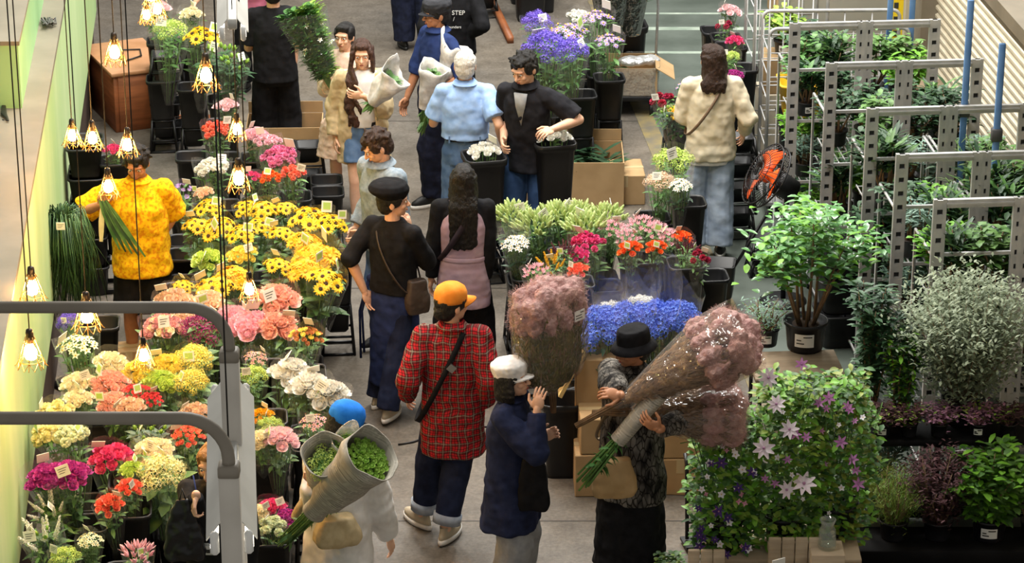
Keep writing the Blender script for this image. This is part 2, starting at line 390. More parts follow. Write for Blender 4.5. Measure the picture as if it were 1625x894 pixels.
class Person:
    def __init__(s, label, px, top, h=1.68, rz=0, lean=0, sw=1.0, skin=None, yaw=0, pitch=0, roll=0, r=None, l=None, fr=None, fl=None,
                 rp=None, lp=None, rn=None, ln=None, rd=None, ld=None, curl=22, rcurl=None, lcurl=None, arm=1.0, hand_r=True, hand_l=True, twist=0, dy=0):
        s.k = h/1.7; k = s.k; s.rz = R(rz); s.lean = R(lean); s.sw = sw; s.skin = skin or SKIN; s.twist = R(twist)
        s.pel = V((0, 0, .92*k))
        s.rotw = Matrix.Rotation(s.rz, 3, 'Z')
        hc = s.S((0, -.01, 1.585)); top_l = hc + V((0, 0, .115*k))
        wtop = P(px, top, top_l.z)
        off = s.rotw @ V((hc.x, hc.y, 0))
        s.loc = V((wtop.x - off.x, wtop.y - off.y + dy, 0))
        s.root = thing('person', label, 'person', s.loc, s.rz)
        s.H = Matrix.Rotation(R(yaw), 3, 'Z') @ Matrix.Rotation(R(pitch), 3, 'X') @ Matrix.Rotation(R(roll), 3, 'Y')
        s.hc = hc; s.neck = s.S((0, .005, 1.46))
        s.sh = {}; s.el = {}; s.wr = {}; s.hip = {}; s.kn = {}; s.an = {}; s.fyaw = {}
        for q, sg, tgt, pole in (('r', -1, r, rp), ('l', 1, l, lp)):
            sh = s.S((sg*.172*sw, .005, 1.385)); s.sh[q] = sh
            t = s.loc_of(tgt) if tgt else V((sg*.25*sw, -.03, .86))*k
            e, w_ = ik(sh, t, .29*k*arm, .26*k*arm, V(pole) if pole else V((sg*.3, .55, -.65)))
            s.el[q] = e; s.wr[q] = w_
        for q, sg, tgt in (('r', -1, fr), ('l', 1, fl)):
            hp = V((sg*.088, 0, .90))*k; s.hip[q] = hp
            fy = tgt[3] if tgt and len(tgt) > 3 else 0
            t = (s.loc_of(tgt) if tgt[0] == 'g' else V(tgt[:3])*k) if tgt else V((sg*.10, .01, .085))*k
            a_, b_ = ik(hp, t, .422*k, .402*k, (sg*.08, -1, 0)); s.kn[q] = a_; s.an[q] = b_; s.fyaw[q] = R(fy)
        s.hand_n = {'r': rn, 'l': ln}; s.hand_d = {'r': rd, 'l': ld}; s.curl = {'r': rcurl if rcurl is not None else curl, 'l': lcurl if lcurl is not None else curl}
        s.hands = {'r': hand_r, 'l': hand_l}
    def S(s, p):
        p = V(p)*s.k
        if p.z > s.pel.z:
            t = min(1, (p.z - s.pel.z)/(.45*s.k))
            p = Matrix.Rotation(s.twist*t, 3, 'Z') @ p
            p = s.pel + Matrix.Rotation(s.lean, 3, 'X') @ (p - s.pel)
        return p
    def loc_of(s, t):
        if t[0] == 'g': return s.rotw.transposed() @ (P(t[1], t[2], .085) - s.loc)
        if t[0] == 'px':
            wv = Q(t[1], t[2], s.loc.y + t[3]); return s.rotw.transposed() @ (wv - s.loc)
        return V(t)*s.k
    def world(s, p): return s.rotw @ V(p) + s.loc
    def hd(s, p): return s.hc + s.H @ (V(p)*s.k)
    def ring(s, z, rx, ry, yo=0, n=28, sq=2.4, xo=0):
        out = []
        for i in range(n):
            a = 2*pi*i/n; c, d = cos(a), sin(a)
            x = rx*math.copysign(abs(c)**(2/sq), c); y = ry*math.copysign(abs(d)**(2/sq), d)
            out.append(s.S((x+xo, y+yo, z)))
        return out
    def body(s):
        k = s.k; m = M(); sw = s.sw
        m.loft([s.ring(z, rx, ry) for z, rx, ry in ((.80,.10,.085),(.88,.135,.095),(.97,.13,.095),(1.07,.115,.085),(1.2,.13,.09),(1.32,.14*sw,.09),(1.40,.11*sw,.075),(1.44,.06,.055))])
        m.cap(s.S((0,.005,1.40)), s.hd((0,.012,-.05)), .056*k, .052*k)
        for q in 'rl':
            m.cap(s.S((0,0,1.38)), s.sh[q], .05*k, .05*k)
            m.cap(s.sh[q], s.el[q], .05*k, .038*k); m.cap(s.el[q], s.el[q].lerp(s.wr[q], .35), .038*k, .04*k); m.cap(s.el[q].lerp(s.wr[q], .35), s.wr[q], .04*k, .026*k)
            m.cap(s.hip[q], s.kn[q], .076*k, .052*k); mid = s.kn[q].lerp(s.an[q], .33) + V((0,.012,0))
            m.cap(s.kn[q], mid, .050*k, .055*k); m.cap(mid, s.an[q], .055*k, .036*k)
            m.cap(s.an[q], s.an[q] + Matrix.Rotation(s.fyaw[q], 3, 'Z') @ V((0,-.10,-.04))*k, .036*k, .03*k)
        me = vox(m, 'body', s.skin, .007, 4, link_it=False)
        # head
        hm = M(); Hm = s.H
        def e(c, r, n=18): hm.ell(s.hd(c), [x*k for x in r], n, 0, Hm)
        e((0,.012,.015), (.076,.094,.098), 24); e((0,-.028,-.045), (.058,.062,.066)); e((0,-.058,-.082), (.030,.026,.024))
        e((0,-.075,.028), (.055,.022,.016)); e((.034,-.062,-.028), (.024,.024,.022)); e((-.034,-.062,-.028), (.024,.024,.022))
        hm.cap(s.hd((0,-.088,.012)), s.hd((0,-.109,-.028)), .007*k, .013*k, 8)
        e((.011,-.095,-.03), (.008,.01,.008), 8); e((-.011,-.095,-.03), (.008,.01,.008), 8)
        e((0,-.087,-.056), (.022,.010,.009), 10)
        for sg in (-1, 1): e((sg*.078,.012,-.008), (.010,.020,.032), 12)
        hm.cap(s.hd((0,.012,-.06)), s.S((0,.005,1.42)), .05*k, .056*k)
        hme = vox(hm, 'head', s.skin, .0042, 3, link_it=False)
        out = M(); mesh_join(out, me, 0); mesh_join(out, hme, 0)
        for sg in (-1, 1):
            out.ell(s.hd((sg*.031,-.0835,.006)), (.0135*k,.008*k,.0075*k), 10, 1, Hm); out.ell(s.hd((sg*.031,-.090,.006)), (.006*k,.004*k,.006*k), 8, 2, Hm)
            out.cap(s.hd((sg*.018,-.094,.026)), s.hd((sg*.047,-.084,.027)), .003*k, .0022*k, 6, 4)
        out.ell(s.hd((0,-.0955,-.0575)), (.019*k,.004*k,.0035*k), 10, 3, Hm); out.ell(s.hd((0,-.094,-.0645)), (.016*k,.005*k,.004*k), 10, 3, Hm)
        for q in 'rl':
            if s.hands[q]:
                hnd = s.hand(q); mesh_join(out, hnd, 0)
        b = out.build('body', [s.skin, EYEW, EYED, LIP, BROW], s.root)
        return s
    def hand(s, q):
        k = s.k; m = M(); sg = -1 if q == 'r' else 1
        d = s.hand_d[q]; fd = (s.wr[q] - s.el[q]).normalized()
        d = s.rotw.transposed() @ V(d) if d else fd
        n = s.hand_n[q]; n = s.rotw.transposed() @ V(n) if n else V((-sg, .15, 0))
        d, n = frame(d, n); t = d.cross(n)*(-sg)
        w_ = s.wr[q]; mt = Matrix((t, d, n)).transposed()
        m.cap(w_ - fd*.03*k, w_ + d*.02*k, .025*k, .024*k, 10)
        m.ell(w_ + d*.052*k, (.041*k, .052*k, .017*k), 14, 0, mt); m.ell(w_ + d*.035*k + t*.018*k + n*.006*k, (.024*k, .034*k, .017*k), 12, 0, mt)
        for off, L, rr in ((.031,.070,.0088), (.0105,.080,.0092), (-.0105,.074,.0088), (-.031,.058,.0078)):
            p = w_ + d*.088*k + t*off*k; ang = R(s.curl[q])*.7; dirn = (d + t*off*2.2).normalized()
            for j, f in enumerate((.45, .31, .24)):
                v = dirn*cos(ang) + n*sin(ang); p2 = p + v*L*f*k
                m.cap(p, p2, rr*k*(1-.1*j), rr*k*(.92-.1*j), 8); p = p2; ang += R(s.curl[q])
        p = w_ + d*.025*k + t*.034*k + n*.004*k; v = (d*.75 + t*.8 + n*.25).normalized(); p2 = p + v*.042*k
        m.cap(p, p2, .0125*k, .0105*k, 8); v = (d*.95 + t*.25 + n*.45).normalized(); m.cap(p2, p2 + v*.034*k, .0102*k, .0082*k, 8)
        return vox(m, 'hand', s.skin, .0034, 2, link_it=False)
    # ------------------------------------------------ clothing
    def top(s, m_, name='shirt', hem=.86, w=1.0, flare=1.0, sleeve=1.0, sl_r=.062, cuff=.045, neck=.072, depth=1.0, collar=0, disp=.018, label=None, sec=None, belly=0, sl_r0=.066, neckz=1.455, armw=1.0, dsc=.09):
        k = s.k; m = M(); sw = s.sw
        sec = sec or [(hem, .172*w*flare, .134*w*flare*depth), ((hem+1.12)/2, .166*w*(1+flare)/2, .126*w*(1+flare)/2*depth), (1.12, .163*w, .124*w*depth+belly), (1.27, .175*w*.5+.175*sw*.5, .122*w*depth), (1.36, .165*sw, .108*depth), (1.42, .118*sw, .086), (neckz, neck, neck*.95)]
        m.loft([s.ring(z, rx, ry) for z, rx, ry in sec])
        for q in 'rl':
            sg = -1 if q == 'r' else 1
            m.cap(s.S((sg*.08*sw, 0, 1.40)), s.sh[q] - V((0,0,.006)), .060*k, sl_r0*k)
            if sleeve <= 0: continue
            if sleeve < .5:
                e = s.sh[q].lerp(s.el[q], sleeve*2); m.cap(s.sh[q], e, sl_r0*k*armw, sl_r*1.12*k*armw, flat1=True)
            else:
                m.cap(s.sh[q], s.el[q], sl_r0*k*armw, sl_r*k*armw)
                e = s.el[q].lerp(s.wr[q], min(.97, (sleeve-.5)*2)); m.cap(s.el[q], e, sl_r*k*armw, cuff*k, flat1=True)
        o = vox(m, name, m_, .0085, 3, disp, dsc, s.root)
        if label: o['label'] = label
        if collar:
            c = M(); n = 22
            rr = [s.S((cos(2*pi*i/n)*collar, sin(2*pi*i/n)*collar*.95+.004, 1.435 - .02*sin(2*pi*i/n+pi)*-1)) for i in range(n)]
            r2 = [s.S((cos(2*pi*i/n)*(collar-.012), sin(2*pi*i/n)*(collar-.012)+.004, 1.49)) for i in range(n)]
            r3 = [s.S((cos(2*pi*i/n)*(collar+.022), sin(2*pi*i/n)*(collar+.022)+.004, 1.452)) for i in range(n)]
            c.loft([rr, r2, r3], 0, cap=False); c.build('collar', m_, o)
        return o
    def legs(s, m_, name='trousers', end=1.0, w=1.0, hemr=.075, knee=.075, waist=1.03, disp=.016, thigh=.088, hipw=1.0):
        k = s.k; m = M()
        m.loft([s.ring(z, rx*w*hipw, ry*w*hipw) for z, rx, ry in ((.80,.14,.105),(.90,.152,.112),(.97,.148,.108),(waist,.138,.102))])
        for q in 'rl':
            kn, an, hp = s.kn[q], s.an[q], s.hip[q]
            if end <= .5:
                m.cap(hp, hp.lerp(kn, end*2), thigh*k*w, hemr*k, flat1=True)
            else:
                m.cap(hp, kn, thigh*k*w, knee*k*w); e = kn.lerp(an, (end-.5)*2); m.cap(kn, e, knee*k*w, hemr*k, flat1=True)
        return vox(m, name, m_, .0085, 3, disp, .10, s.root)
    def skirt(s, m_, secs, name='skirt', disp=.02, dsc=.09):
        m = M(); m.loft([s.ring(*q) for q in secs]); return vox(m, name, m_, .0085, 2, disp, dsc, s.root)
    def shoes(s, up, sole, k2=1.0, sock=None):
        k = s.k*k2
        for q in 'rl':
            m = M(); an = s.an[q]; rm = Matrix.Rotation(s.fyaw[q], 3, 'Z')
            base = V((an.x, an.y, max(0, an.z - .085*s.k)))
            pitch = Matrix.Rotation(R(0), 3, 'X')
            def oval(z, f, a, b): return [base + rm @ V((f*.047*k*cos(t)*(1 - .18*max(0, sin(t))), (-.062 - (a*sin(-t)))*k if 0 else (-.062 + sin(t)*a)*k, z*k)) for t in [2*pi*i/20 for i in range(20)]]
            m.loft([oval(0, 1.0, .138, 0), oval(.012, 1.05, .142, 0), oval(.032, 1.02, .14, 0)], 1)
            m.loft([oval(.028, .98, .136, 0), oval(.055, .93, .128, 0), [p + rm @ V((0,.02*k,0)) for p in oval(.078, .78, .10, 0)], [p + rm @ V((0,.055*k,0)) for p in oval(.10, .72, .058, 0)]], 0)
            m.build('shoe', [up, sole], s.root)
            if sock:
                c = M(); c.cap(an - V((0,0,.03))*k, an.lerp(s.kn[q], .30), .042*k, .05*k, flat1=True); c.build('sock', sock, s.root)
    # ------------------------------------------------ hair and hats
    def hair(s, m_, style='short', L=.2, messy=0, seed=1):
        k = s.k; m = M(); Hm = s.H; rg = random.Random(seed)
        def e(c, r, n=18): m.ell(s.hd(c), [x*k for x in r], n, 0, Hm)
        e((0,.026,.032), (.086,.098,.098), 22); e((0,.05,-.015), (.078,.068,.085)); e((0,-.04,.085), (.06,.048,.036))
        for sg in (-1, 1): e((sg*.066,.0,.03), (.022,.062,.06)); 
        if messy:
            for i in range(int(messy*46)):
                a, b = rg.uniform(0, 2*pi), rg.uniform(.05, 1.3); u = V((cos(a)*cos(b), sin(a)*cos(b)+.15, sin(b))).normalized()
                p = V((u.x*.078, u.y*.095+.02, u.z*.095+.03)); t = (u*.25 + V((rg.uniform(-.6,.6), rg.uniform(-.8,.3), rg.uniform(-.7,.1)))).normalized()
                m.cap(s.hd(p), s.hd(p + t*.038), .019*k, .009*k, 8)
        if style in ('bob', 'long'):
            for i in range(26):
                a = pi*(-.12 + 1.24*i/25); p0 = V((cos(a)*.082, sin(a)*.085+.012, .03)); z = -L + rg.uniform(-.02, .02)
                p1 = V((cos(a)*.088, sin(a)*.092+.018, -.09)); p2 = V((cos(a)*(.082+.02*min(1, L/.4)), sin(a)*.07+.045, z + (.05*rg.random() if L > .3 else 0)))
                pts = [s.hd(p0), s.hd(p1)]
                if style == 'bob': m.cap(pts[0], pts[1], .02*k, .02*k, 8); m.cap(pts[1], s.hd(V((p1.x*.95, p1.y, -max(.1, L)))), .02*k, .012*k, 8)
                else:
                    q = s.S((p2.x*.98, .115+.02*sin(a), 1.585+z)); mid = s.S((p1.x*1.05, .09+.03*sin(a), 1.42))
                    if sin(a) < .25: q = s.hd(V((p1.x, p1.y, -.16))); mid = s.hd(V((p1.x, p1.y, -.11)))
                    m.cap(pts[0], pts[1], .02*k, .02*k, 8); m.cap(pts[1], mid, .02*k, .021*k, 8); m.cap(mid, q, .022*k, .012*k, 8)
        if style == 'front':          # long wavy hair falling over one side of the chest
            for i in range(18):
                u = i/17; x0 = -.08 + .03*rg.random(); y0 = -.055 + .13*u
                a = s.hd((-.078, y0, .03)); b = s.hd((-.092, y0-.012, -.09)); pts = [a, b]
                for j in range(1, 7):
                    z = 1.45 - j*(L/6); pts.append(s.S((-.085 - .045*u + .02*sin(j*1.7+u*5) + .05*(1-u)*min(1, j/4), -.118 + .03*u - .012*sin(j*2.1+u*7), z)))
                for j in range(len(pts)-1): m.cap(pts[j], pts[j+1], .019*k, (.019 if j < 5 else .010)*k, 8)
            for i in range(10):
                u = i/9; a = s.hd((.08, -.05+.13*u, .03)); b = s.hd((.088, -.05+.13*u, -.10)); c = s.S((.10, .0+.09*u, 1.36)); 
                m.cap(a, b, .018*k, .018*k, 8); m.cap(b, c, .018*k, .01*k, 8)
        if style == 'tuft':
            e((0,.08,-.04), (.045,.05,.05))
        return vox(m, 'hair', m_, .006, 2, .012, .03, s.root)
    def hat(s, kind, m_, m2=None, name=None):
        k = s.k; m = M(); Hm = s.H
        def hp(x, y, z): return s.hd((x, y, z))
        n = 28
        def ring(rx, ry, z, yo=.012, tilt=0): return [hp(cos(2*pi*i/n)*rx, sin(2*pi*i/n)*ry+yo, z + tilt*sin(2*pi*i/n)) for i in range(n)]
        if kind == 'cap':
            m.loft([ring(.090,.108,.03), ring(.093,.110,.05), ring(.092,.108,.085), ring(.080,.092,.118), ring(.052,.06,.14), ring(.012,.014,.149)], 0)
            o = m.build(name or 'cap', m_, s.root)
            v = M(); a = []; b = []
            for r_ in (0, 1):
                for i in range(15):
                    t = -1 + 2*i/14; yy = -.092 - (1-abs(t)**2.2)*.085*r_ + (abs(t)**2)*.055
                    a.append(hp(t*.085, yy, .042 - .018*t*t - .022*r_))
            th = Hm @ V((0,0,-.006*k)); fs = [(i, i+1, 15+i+1, 15+i) for i in range(14)]
            v.add(a, fs); v.add([p + th for p in a], [f[::-1] for f in fs]); v.f += [(15+i, 16+i, 46+i, 45+i) for i in range(14)]; v.m += [0]*14
            v.build('visor', m2 or m_, o)
        elif kind == 'newsboy':
            m.loft([ring(.088,.105,.02), ring(.094,.112,.045), ring(.108,.122,.075), ring(.106,.118,.105), ring(.08,.09,.13), ring(.03,.035,.14)], 0)
            o = vox(m, 'cap', m_, .006, 2, .014, .04, s.root)
            v = M(); a = []; fs = [(i, i+1, 15+i+1, 15+i) for i in range(14)]
            for r_ in (0, 1):
                for i in range(15):
                    t = -1 + 2*i/14; a.append(hp(t*.08, -.088 - (1-abs(t)**2.2)*.06*r_ + t*t*.05, .034 - .012*t*t - .014*r_))
            th = Hm @ V((0,0,-.006*k)); v.add(a, fs); v.add([p + th for p in a], [f[::-1] for f in fs]); v.build('visor', m2 or m_, o)
        elif kind == 'beret':
            m.loft([ring(.086,.104,.03), ring(.092,.11,.045), ring(.128,.138,.075,.03), ring(.138,.146,.10,.034), ring(.122,.13,.135,.034), ring(.08,.085,.155,.034), ring(.02,.02,.162,.034)], 0)
            o = vox(m, 'beret', m_, .007, 3, .012, .07, s.root)
        elif kind == 'bucket':
            m.loft([ring(.092,.108,.03), ring(.093,.11,.06), ring(.089,.105,.11), ring(.078,.092,.132), ring(.03,.04,.138)], 0)
            o = vox(m, 'bucket_hat', m_, .006, 2, .006, .05, s.root)
            v = M(); v.loft([ring(.090,.106,.048), ring(.112,.128,.030), ring(.132,.148,.004), ring(.130,.145,-.001), ring(.110,.125,.022), ring(.088,.104,.036)], 0, cap=False); v.build('brim', m_, o)
        return o
    def belt(s, m_, z=1.0, rx=.165, ry=.125, hh=.02):
        m = M(); n = 28; a = s.ring(z-hh, rx, ry); b = s.ring(z+hh, rx, ry); m.loft([a, b], 0, cap=False); return m.build('belt', m_, s.root)
    def strap_pts(s, hi, lo, ry, n=28, bulge=0):
        """a closed loop across the torso from hi = (x, z) on the shoulder to lo = (x, z) at the hip"""
        out = []
        for i in range(n+1):
            a = 2*pi*i/n; t = (cos(a)+1)/2; y = sin(a)*ry*(1 if t < .75 else 1)
            out.append(s.world(s.S((lo[0] + (hi[0]-lo[0])*t, y, lo[1] + (hi[1]-lo[1])*t + bulge*sin(pi*t)))))
        return out
def strap_bag(label, pts, width, m_, bag=None, bmats=None, buckle=None):
    """a shoulder bag: the strap loop and the pouch hanging from it, in world coordinates"""
    base = min(pts, key=lambda p: p.z); t = thing('shoulder_bag', label, 'bag', base)
    m = M()
    a = [V(p)-base for p in pts]; ctr = sum(a, V((0,0,0)))/len(a)
    nrm = (a[len(a)//4]-ctr).cross(a[0]-ctr).normalized()
    r1, r2 = [], []
    rings = []
    for i, p in enumerate(a):
        out = (p-ctr).normalized()*.003; wv = nrm*width/2
        rings.append([p - wv - out, p + wv - out, p + wv + out, p - wv + out])
    m.loft(rings, 0, cap=False); m.build('strap', m_, t)
    if bag: bag(t, base)
    return t
# ---------------------------------------------------------------- flowers
def petalmat(name, a, b, rand=.12, trans=.22): return mat('petal_'+name, a, b, 60, .55, rand=rand, trans=trans, spec=.25, contrast=(.3, .7))
TAGP = mat('tag_paper', 'eceade', None, rough=.5); TAGG = mat('tag_green_print', 'b5d36a', None, rough=.5); INK = mat('ink_dark', '33332f')
def rose_m(rg, open_=.5, layers=(6, 6, 4), size=.032):
    m = M()
    for li, n in enumerate(layers):
        t = li/max(1, len(layers)-1)
        for i in range(n):
            a = 2*pi*(i+.5*li)/n + rg.uniform(-.15, .15); el = (.35 + .95*t) + rg.uniform(-.1, .1) - open_*.3
            d = V((cos(a)*cos(el), sin(a)*cos(el), sin(el))); up = V((-cos(a)*sin(el), -sin(a)*sin(el), cos(el)))
            m.strip(d*size*.12 - V((0,0,size*.5)), d, up, size*(1.25-.35*t), size*(1.15-.45*t), 0, -.9, 3, .55, .35, .6)
    m.ell((0,0,-size*.05), (size*.42, size*.42, size*.5), 8, 0)
    return m
def ruffle_m(rg, n=34, size=.03):
    m = M(); m.ell((0,0,-size*.15), (size*.55, size*.55, size*.5), 8, 0)
    for i in range(n):
        z = 1 - 1.25*(i+.5)/n; a = i*2.39996; r = sqrt(max(0, 1-z*z)); d = V((r*cos(a), r*sin(a), z))
        m.strip(d*size*.25, (d + V((rg.uniform(-.3,.3), rg.uniform(-.3,.3), rg.uniform(-.2,.3)))), V((rg.uniform(-1,1), rg.uniform(-1,1), .5)), size*.75, size*.75, 0, .5, 2, .8, .4, .8)
    return m
def sun_m(rg, R_=.050, disc=.30):
    m = M()
    for ring, n, L, el in ((0, 15, 1.0, .22), (1, 13, .85, .5)):
        for i in range(n):
            a = 2*pi*(i+.5*ring)/n + rg.uniform(-.08,.08); e = el + rg.uniform(-.12,.12); d = V((cos(a)*cos(e), sin(a)*cos(e), sin(e))); up = V((-cos(a)*sin(e), -sin(a)*sin(e), cos(e)))
            m.strip(V((cos(a), sin(a), 0))*R_*disc*.75, d, up, R_*(1-disc*.6)*L*1.05, R_*.36, 0, .45, 3, .05, .3)
    m.lathe([(R_*disc*.2, -.012), (R_*disc, -.006), (R_*disc, .004)], (0,0,0), 14, 2); m.lathe([(R_*disc*.98, .003), (R_*disc*.8, .011), (R_*disc*.45, .012), (R_*.02, .008)], (0,0,0), 14, 1)
    for i in range(9):
        a = 2*pi*i/9; m.strip((0,0,-.012), (cos(a), sin(a), .1), (0,0,1), R_*.8, R_*.25, 2, .3, 2)
    return m
def star_m(rg, n=5, size=.02, w=.55, cen=.22, el=.25, cup=.3, bend=.3):
    m = M()
    for i in range(n):
        a = 2*pi*i/n + rg.uniform(-.08,.08); e = el + rg.uniform(-.15,.15); d = V((cos(a)*cos(e), sin(a)*cos(e), sin(e))); up = V((-cos(a)*sin(e), -sin(a)*sin(e), cos(e)))
        m.strip((0,0,0), d, up, size, size*w, 0, bend, 2, .25, cup, .55)
    m.ell((0,0,size*.1), (size*cen, size*cen, size*cen), 6, 1); return m
def bud_m(rg, size=.05, w=.3):
    m = M(); m.lathe([(size*.05, 0), (size*w*.8, size*.25), (size*w, size*.5), (size*w*.7, size*.8), (size*.04, size)], (0,0,0), 7)
    for i in range(3):
        a = 2*pi*i/3; m.strip((0,0,0), (cos(a)*.3, sin(a)*.3, 1), (cos(a), sin(a), 0), size*.9, size*w*1.5, 0, -.3, 2, .1, .3)
    return m
def fluff_m(rg, n=26, size=.035, fl=.009):
    """a cluster of many tiny flowers"""
    m = M()
    for i in range(n):
        z = 1 - 1.15*(i+.5)/n; a = i*2.39996; r = sqrt(max(0, 1-z*z)); c = V((r*cos(a), r*sin(a), z))*size*rg.uniform(.7, 1.05)
        for k in range(4):
            b = 2*pi*k/4 + rg.random(); u = c.normalized(); t = u.orthogonal().normalized(); t = Matrix.Rotation(b, 3, u) @ t
            m.strip(c, t + u*.5, u, fl*1.1, fl*1.0, 0, .3, 1, .6, 0, .7)
    return m
def spike_m(rg, L=.11, n=26, fl=.011):
    m = M(); m.tube([(0,0,-.03), (0,0,L*.9)], .0025, 4, 1)
    for i in range(n):
        t = i/n; a = i*2.4; u = V((cos(a), sin(a), .4)).normalized(); c = V((0,0,L*t)) + u*fl*.7*(1.1-t*.7)
        for k in range(4):
            b = 2*pi*k/4 + rg.random(); tt = Matrix.Rotation(b, 3, u) @ u.orthogonal().normalized(); m.strip(c, tt + u*.35, u, fl*(1.2-.6*t), fl*.95, 0, .2, 1, .6, 0, .7)
    return m
def leaf_cluster(m, rg, base, top, n, L, w, mi=0, spread=.9, bend=.6, up=.4, seg=3):
    base, top = V(base), V(top)
    for i in range(n):
        t = rg.random(); a = rg.uniform(0, 2*pi); p = base.lerp(top, t); d = V((cos(a)*spread, sin(a)*spread, up + rg.uniform(-.3,.4)))
        m.strip(p, d, (0,0,1), L*rg.uniform(.7,1.2), w*rg.uniform(.8,1.2), mi, bend, seg, .06, .2)
HEADS = {}
def heads(kind, rg):
    if kind in HEADS: return HEADS[kind]
    f = {'rose': lambda: rose_m(rg), 'bigrose': lambda: rose_m(rg, .6, (7, 7, 5), .045), 'carnation': lambda: ruffle_m(rg), 'bigcarn': lambda: ruffle_m(rg, 44, .043), 'sunflower': lambda: sun_m(rg), 'sunopen': lambda: sun_m(rg, .05, .25), 'daisy': lambda: star_m(rg, 10, .026, .34, .28, .2), 'star': lambda: star_m(rg, 5, .026, .6),
         'cluster': lambda: fluff_m(rg), 'spike': lambda: spike_m(rg), 'bud': lambda: bud_m(rg), 'tulipbud': lambda: bud_m(rg, .085, .17), 'lily': lambda: star_m(rg, 6, .042, .36, .12, .75, .3, -.4), 'berry': lambda: rose_m(rg, 0, (5, 4), .022), 'orchid': lambda: star_m(rg, 6, .04, .62, .15, .35), 'mum': lambda: star_m(rg, 16, .034, .22, .2, .55, .2, -.3)}[kind]
    HEADS[kind] = f(); return HEADS[kind]
def wrap_m(R_, L, rg, z0=.08, r0=.035, flare=1.18, over=.09, seg=18):
    m = M(); rings = []; ph = rg.uniform(0, 6)
    for t in (0, .3, .6, .82, 1.0):
        rr = r0 + (R_*flare - r0)*t**.9; zz = z0 + (L + over - z0)*t
        rings.append([V((cos(2*pi*i/seg)*rr*(1 + .05*sin(5*2*pi*i/seg+ph)*t), sin(2*pi*i/seg)*rr*(1 + .05*cos(4*2*pi*i/seg+ph)*t), zz + (over*.55*sin(2*2*pi*i/seg+ph) if t == 1.0 else 0))) for i in range(seg)])
    m.loft(rings, 0, cap=False); return m
def tag_m(w=.05, h=.045, green=False, z=.0):
    m = M(); m.box((0, 0, h/2+z), (w, .0025, h), 0)
    m.box((0, .0, -.05+z), (.004, .003, .10), 2)
    if green: m.box((0, -.0016, h*.55+z), (w*.72, .001, h*.6), 1)
    else:
        for j in range(3): m.box((-.0 - .004*j, -.0016, h*(.72-.2*j)+z), (w*(.7-.13*j), .0008, h*.05), 3)
    return m
def bunch(label, kind, mats, n=16, R_=.12, L=.62, dome=.06, leaf=LEAFG, leafn=30, leafL=.10, leafW=.035, wrap=True, head_scale=1.0, name='flower_bunch', hname='bloom', tagk=1, mix=None, cat='flower bunch', wm=None, seed=1, leaf2=None, tilt=1.0, neck=.5, over=.055):
    """a bunch of cut flowers standing with its stem ends at the origin"""
    rg = random.Random(seed); t = thing(name, label, cat)
    hs = [heads(kind, rg).mesh(hname, mats)]
    hm2 = heads(mix[0], rg).mesh(hname, mix[1]) if mix else None
    fol = M()
    for i in range(n):
        rr = R_*sqrt((i+.5)/n)*.95; a = i*2.39996 + rg.uniform(-.2,.2); q = rr/R_
        p = V((cos(a)*rr, sin(a)*rr, L + dome*(1-q*q) + rg.uniform(-.012,.012))); tl = V((cos(a)*q*tilt*.8, sin(a)*q*tilt*.8, 1)).normalized()
        rot = tl.to_track_quat('Z', 'Y').to_matrix().to_4x4() @ Matrix.Rotation(rg.uniform(0, 6.28), 4, 'Z')
        o = link(hname, hm2 if (hm2 and i % mix[2] == 0) else hs[0], t); o.matrix_local = Matrix.Translation(p) @ rot @ Matrix.Scale(head_scale*rg.uniform(.88, 1.12), 4)
        pts = [V((cos(a)*.02*q, sin(a)*.02*q, .02)), V((p.x*.45, p.y*.45, L*.55)), p - tl*.01]
        fol.tube(pts, .0028, 4, 1)
        leaf_cluster(fol, rg, pts[1], p - tl*.03, max(1, leafn//n+1), leafL, leafW, 0)
    fol.build('foliage', [leaf, STEMG], t)
    if wrap: wrap_m(R_, L, rg, over=over).build('wrapper', wm or CEL, t)
    if tagk:
        o = tag_m(.075, .066, green=(tagk == 2), z=.012).build('price_tag', [TAGP, TAGG, STEMG, INK], t, smooth=False)
        a = rg.uniform(-2.6, -.6); o.location = (cos(a)*R_*.75, sin(a)*R_*.75, L + .055); o.rotation_euler = (rg.uniform(-.5,-.1), rg.uniform(-.3,.3), rg.uniform(-.4,.4))
    return t
# black buckets
def bucket_m(w=.125, h=.36):
    m = M(); b = w*.80
    m.sq([(b, 0), (b*1.01, .02), (w*.97, h-.03), (w*1.06, h-.028), (w*1.08, h), (w*1.0, h+.002), (w*.95, h-.012), (b*.95, .03)], rd=.35)
    return m
BUCKM = bucket_m().mesh('bucket', BLK)
def tub_m():          # the open black frame bucket that stacks upside down, legs and rungs showing
    m = M(); w = .125; h = .40; b = .098
    for sx in (-1, 1):
        for sy in (-1, 1): m.tube([(sx*w, sy*w, 0), (sx*b, sy*b, h)], .012, 4)
    for z, q in ((.012, w), (.15, w-.01), (h-.01, b)):
        for i in range(4):
            a = [(-q,-q),(q,-q),(q,q),(-q,q)]; m.tube([(*a[i], z), (*a[(i+1) % 4], z)], .011, 4)
    m.sq([(b*.7, .17), (b*.86, .19), (b*.95, h-.03), (b*1.0, h), (b*.9, h), (b*.7, .20)], rd=.3)
    return m
TUBM = tub_m().mesh('stand', BLK)
def bucket(label, loc, rz=0, group=None, sc=1.0, me=None, name='flower_bucket', cat='bucket'):
    o = link(name, me or BUCKM, None, loc, (0, 0, rz), sc); return tag(o, label, cat, group)
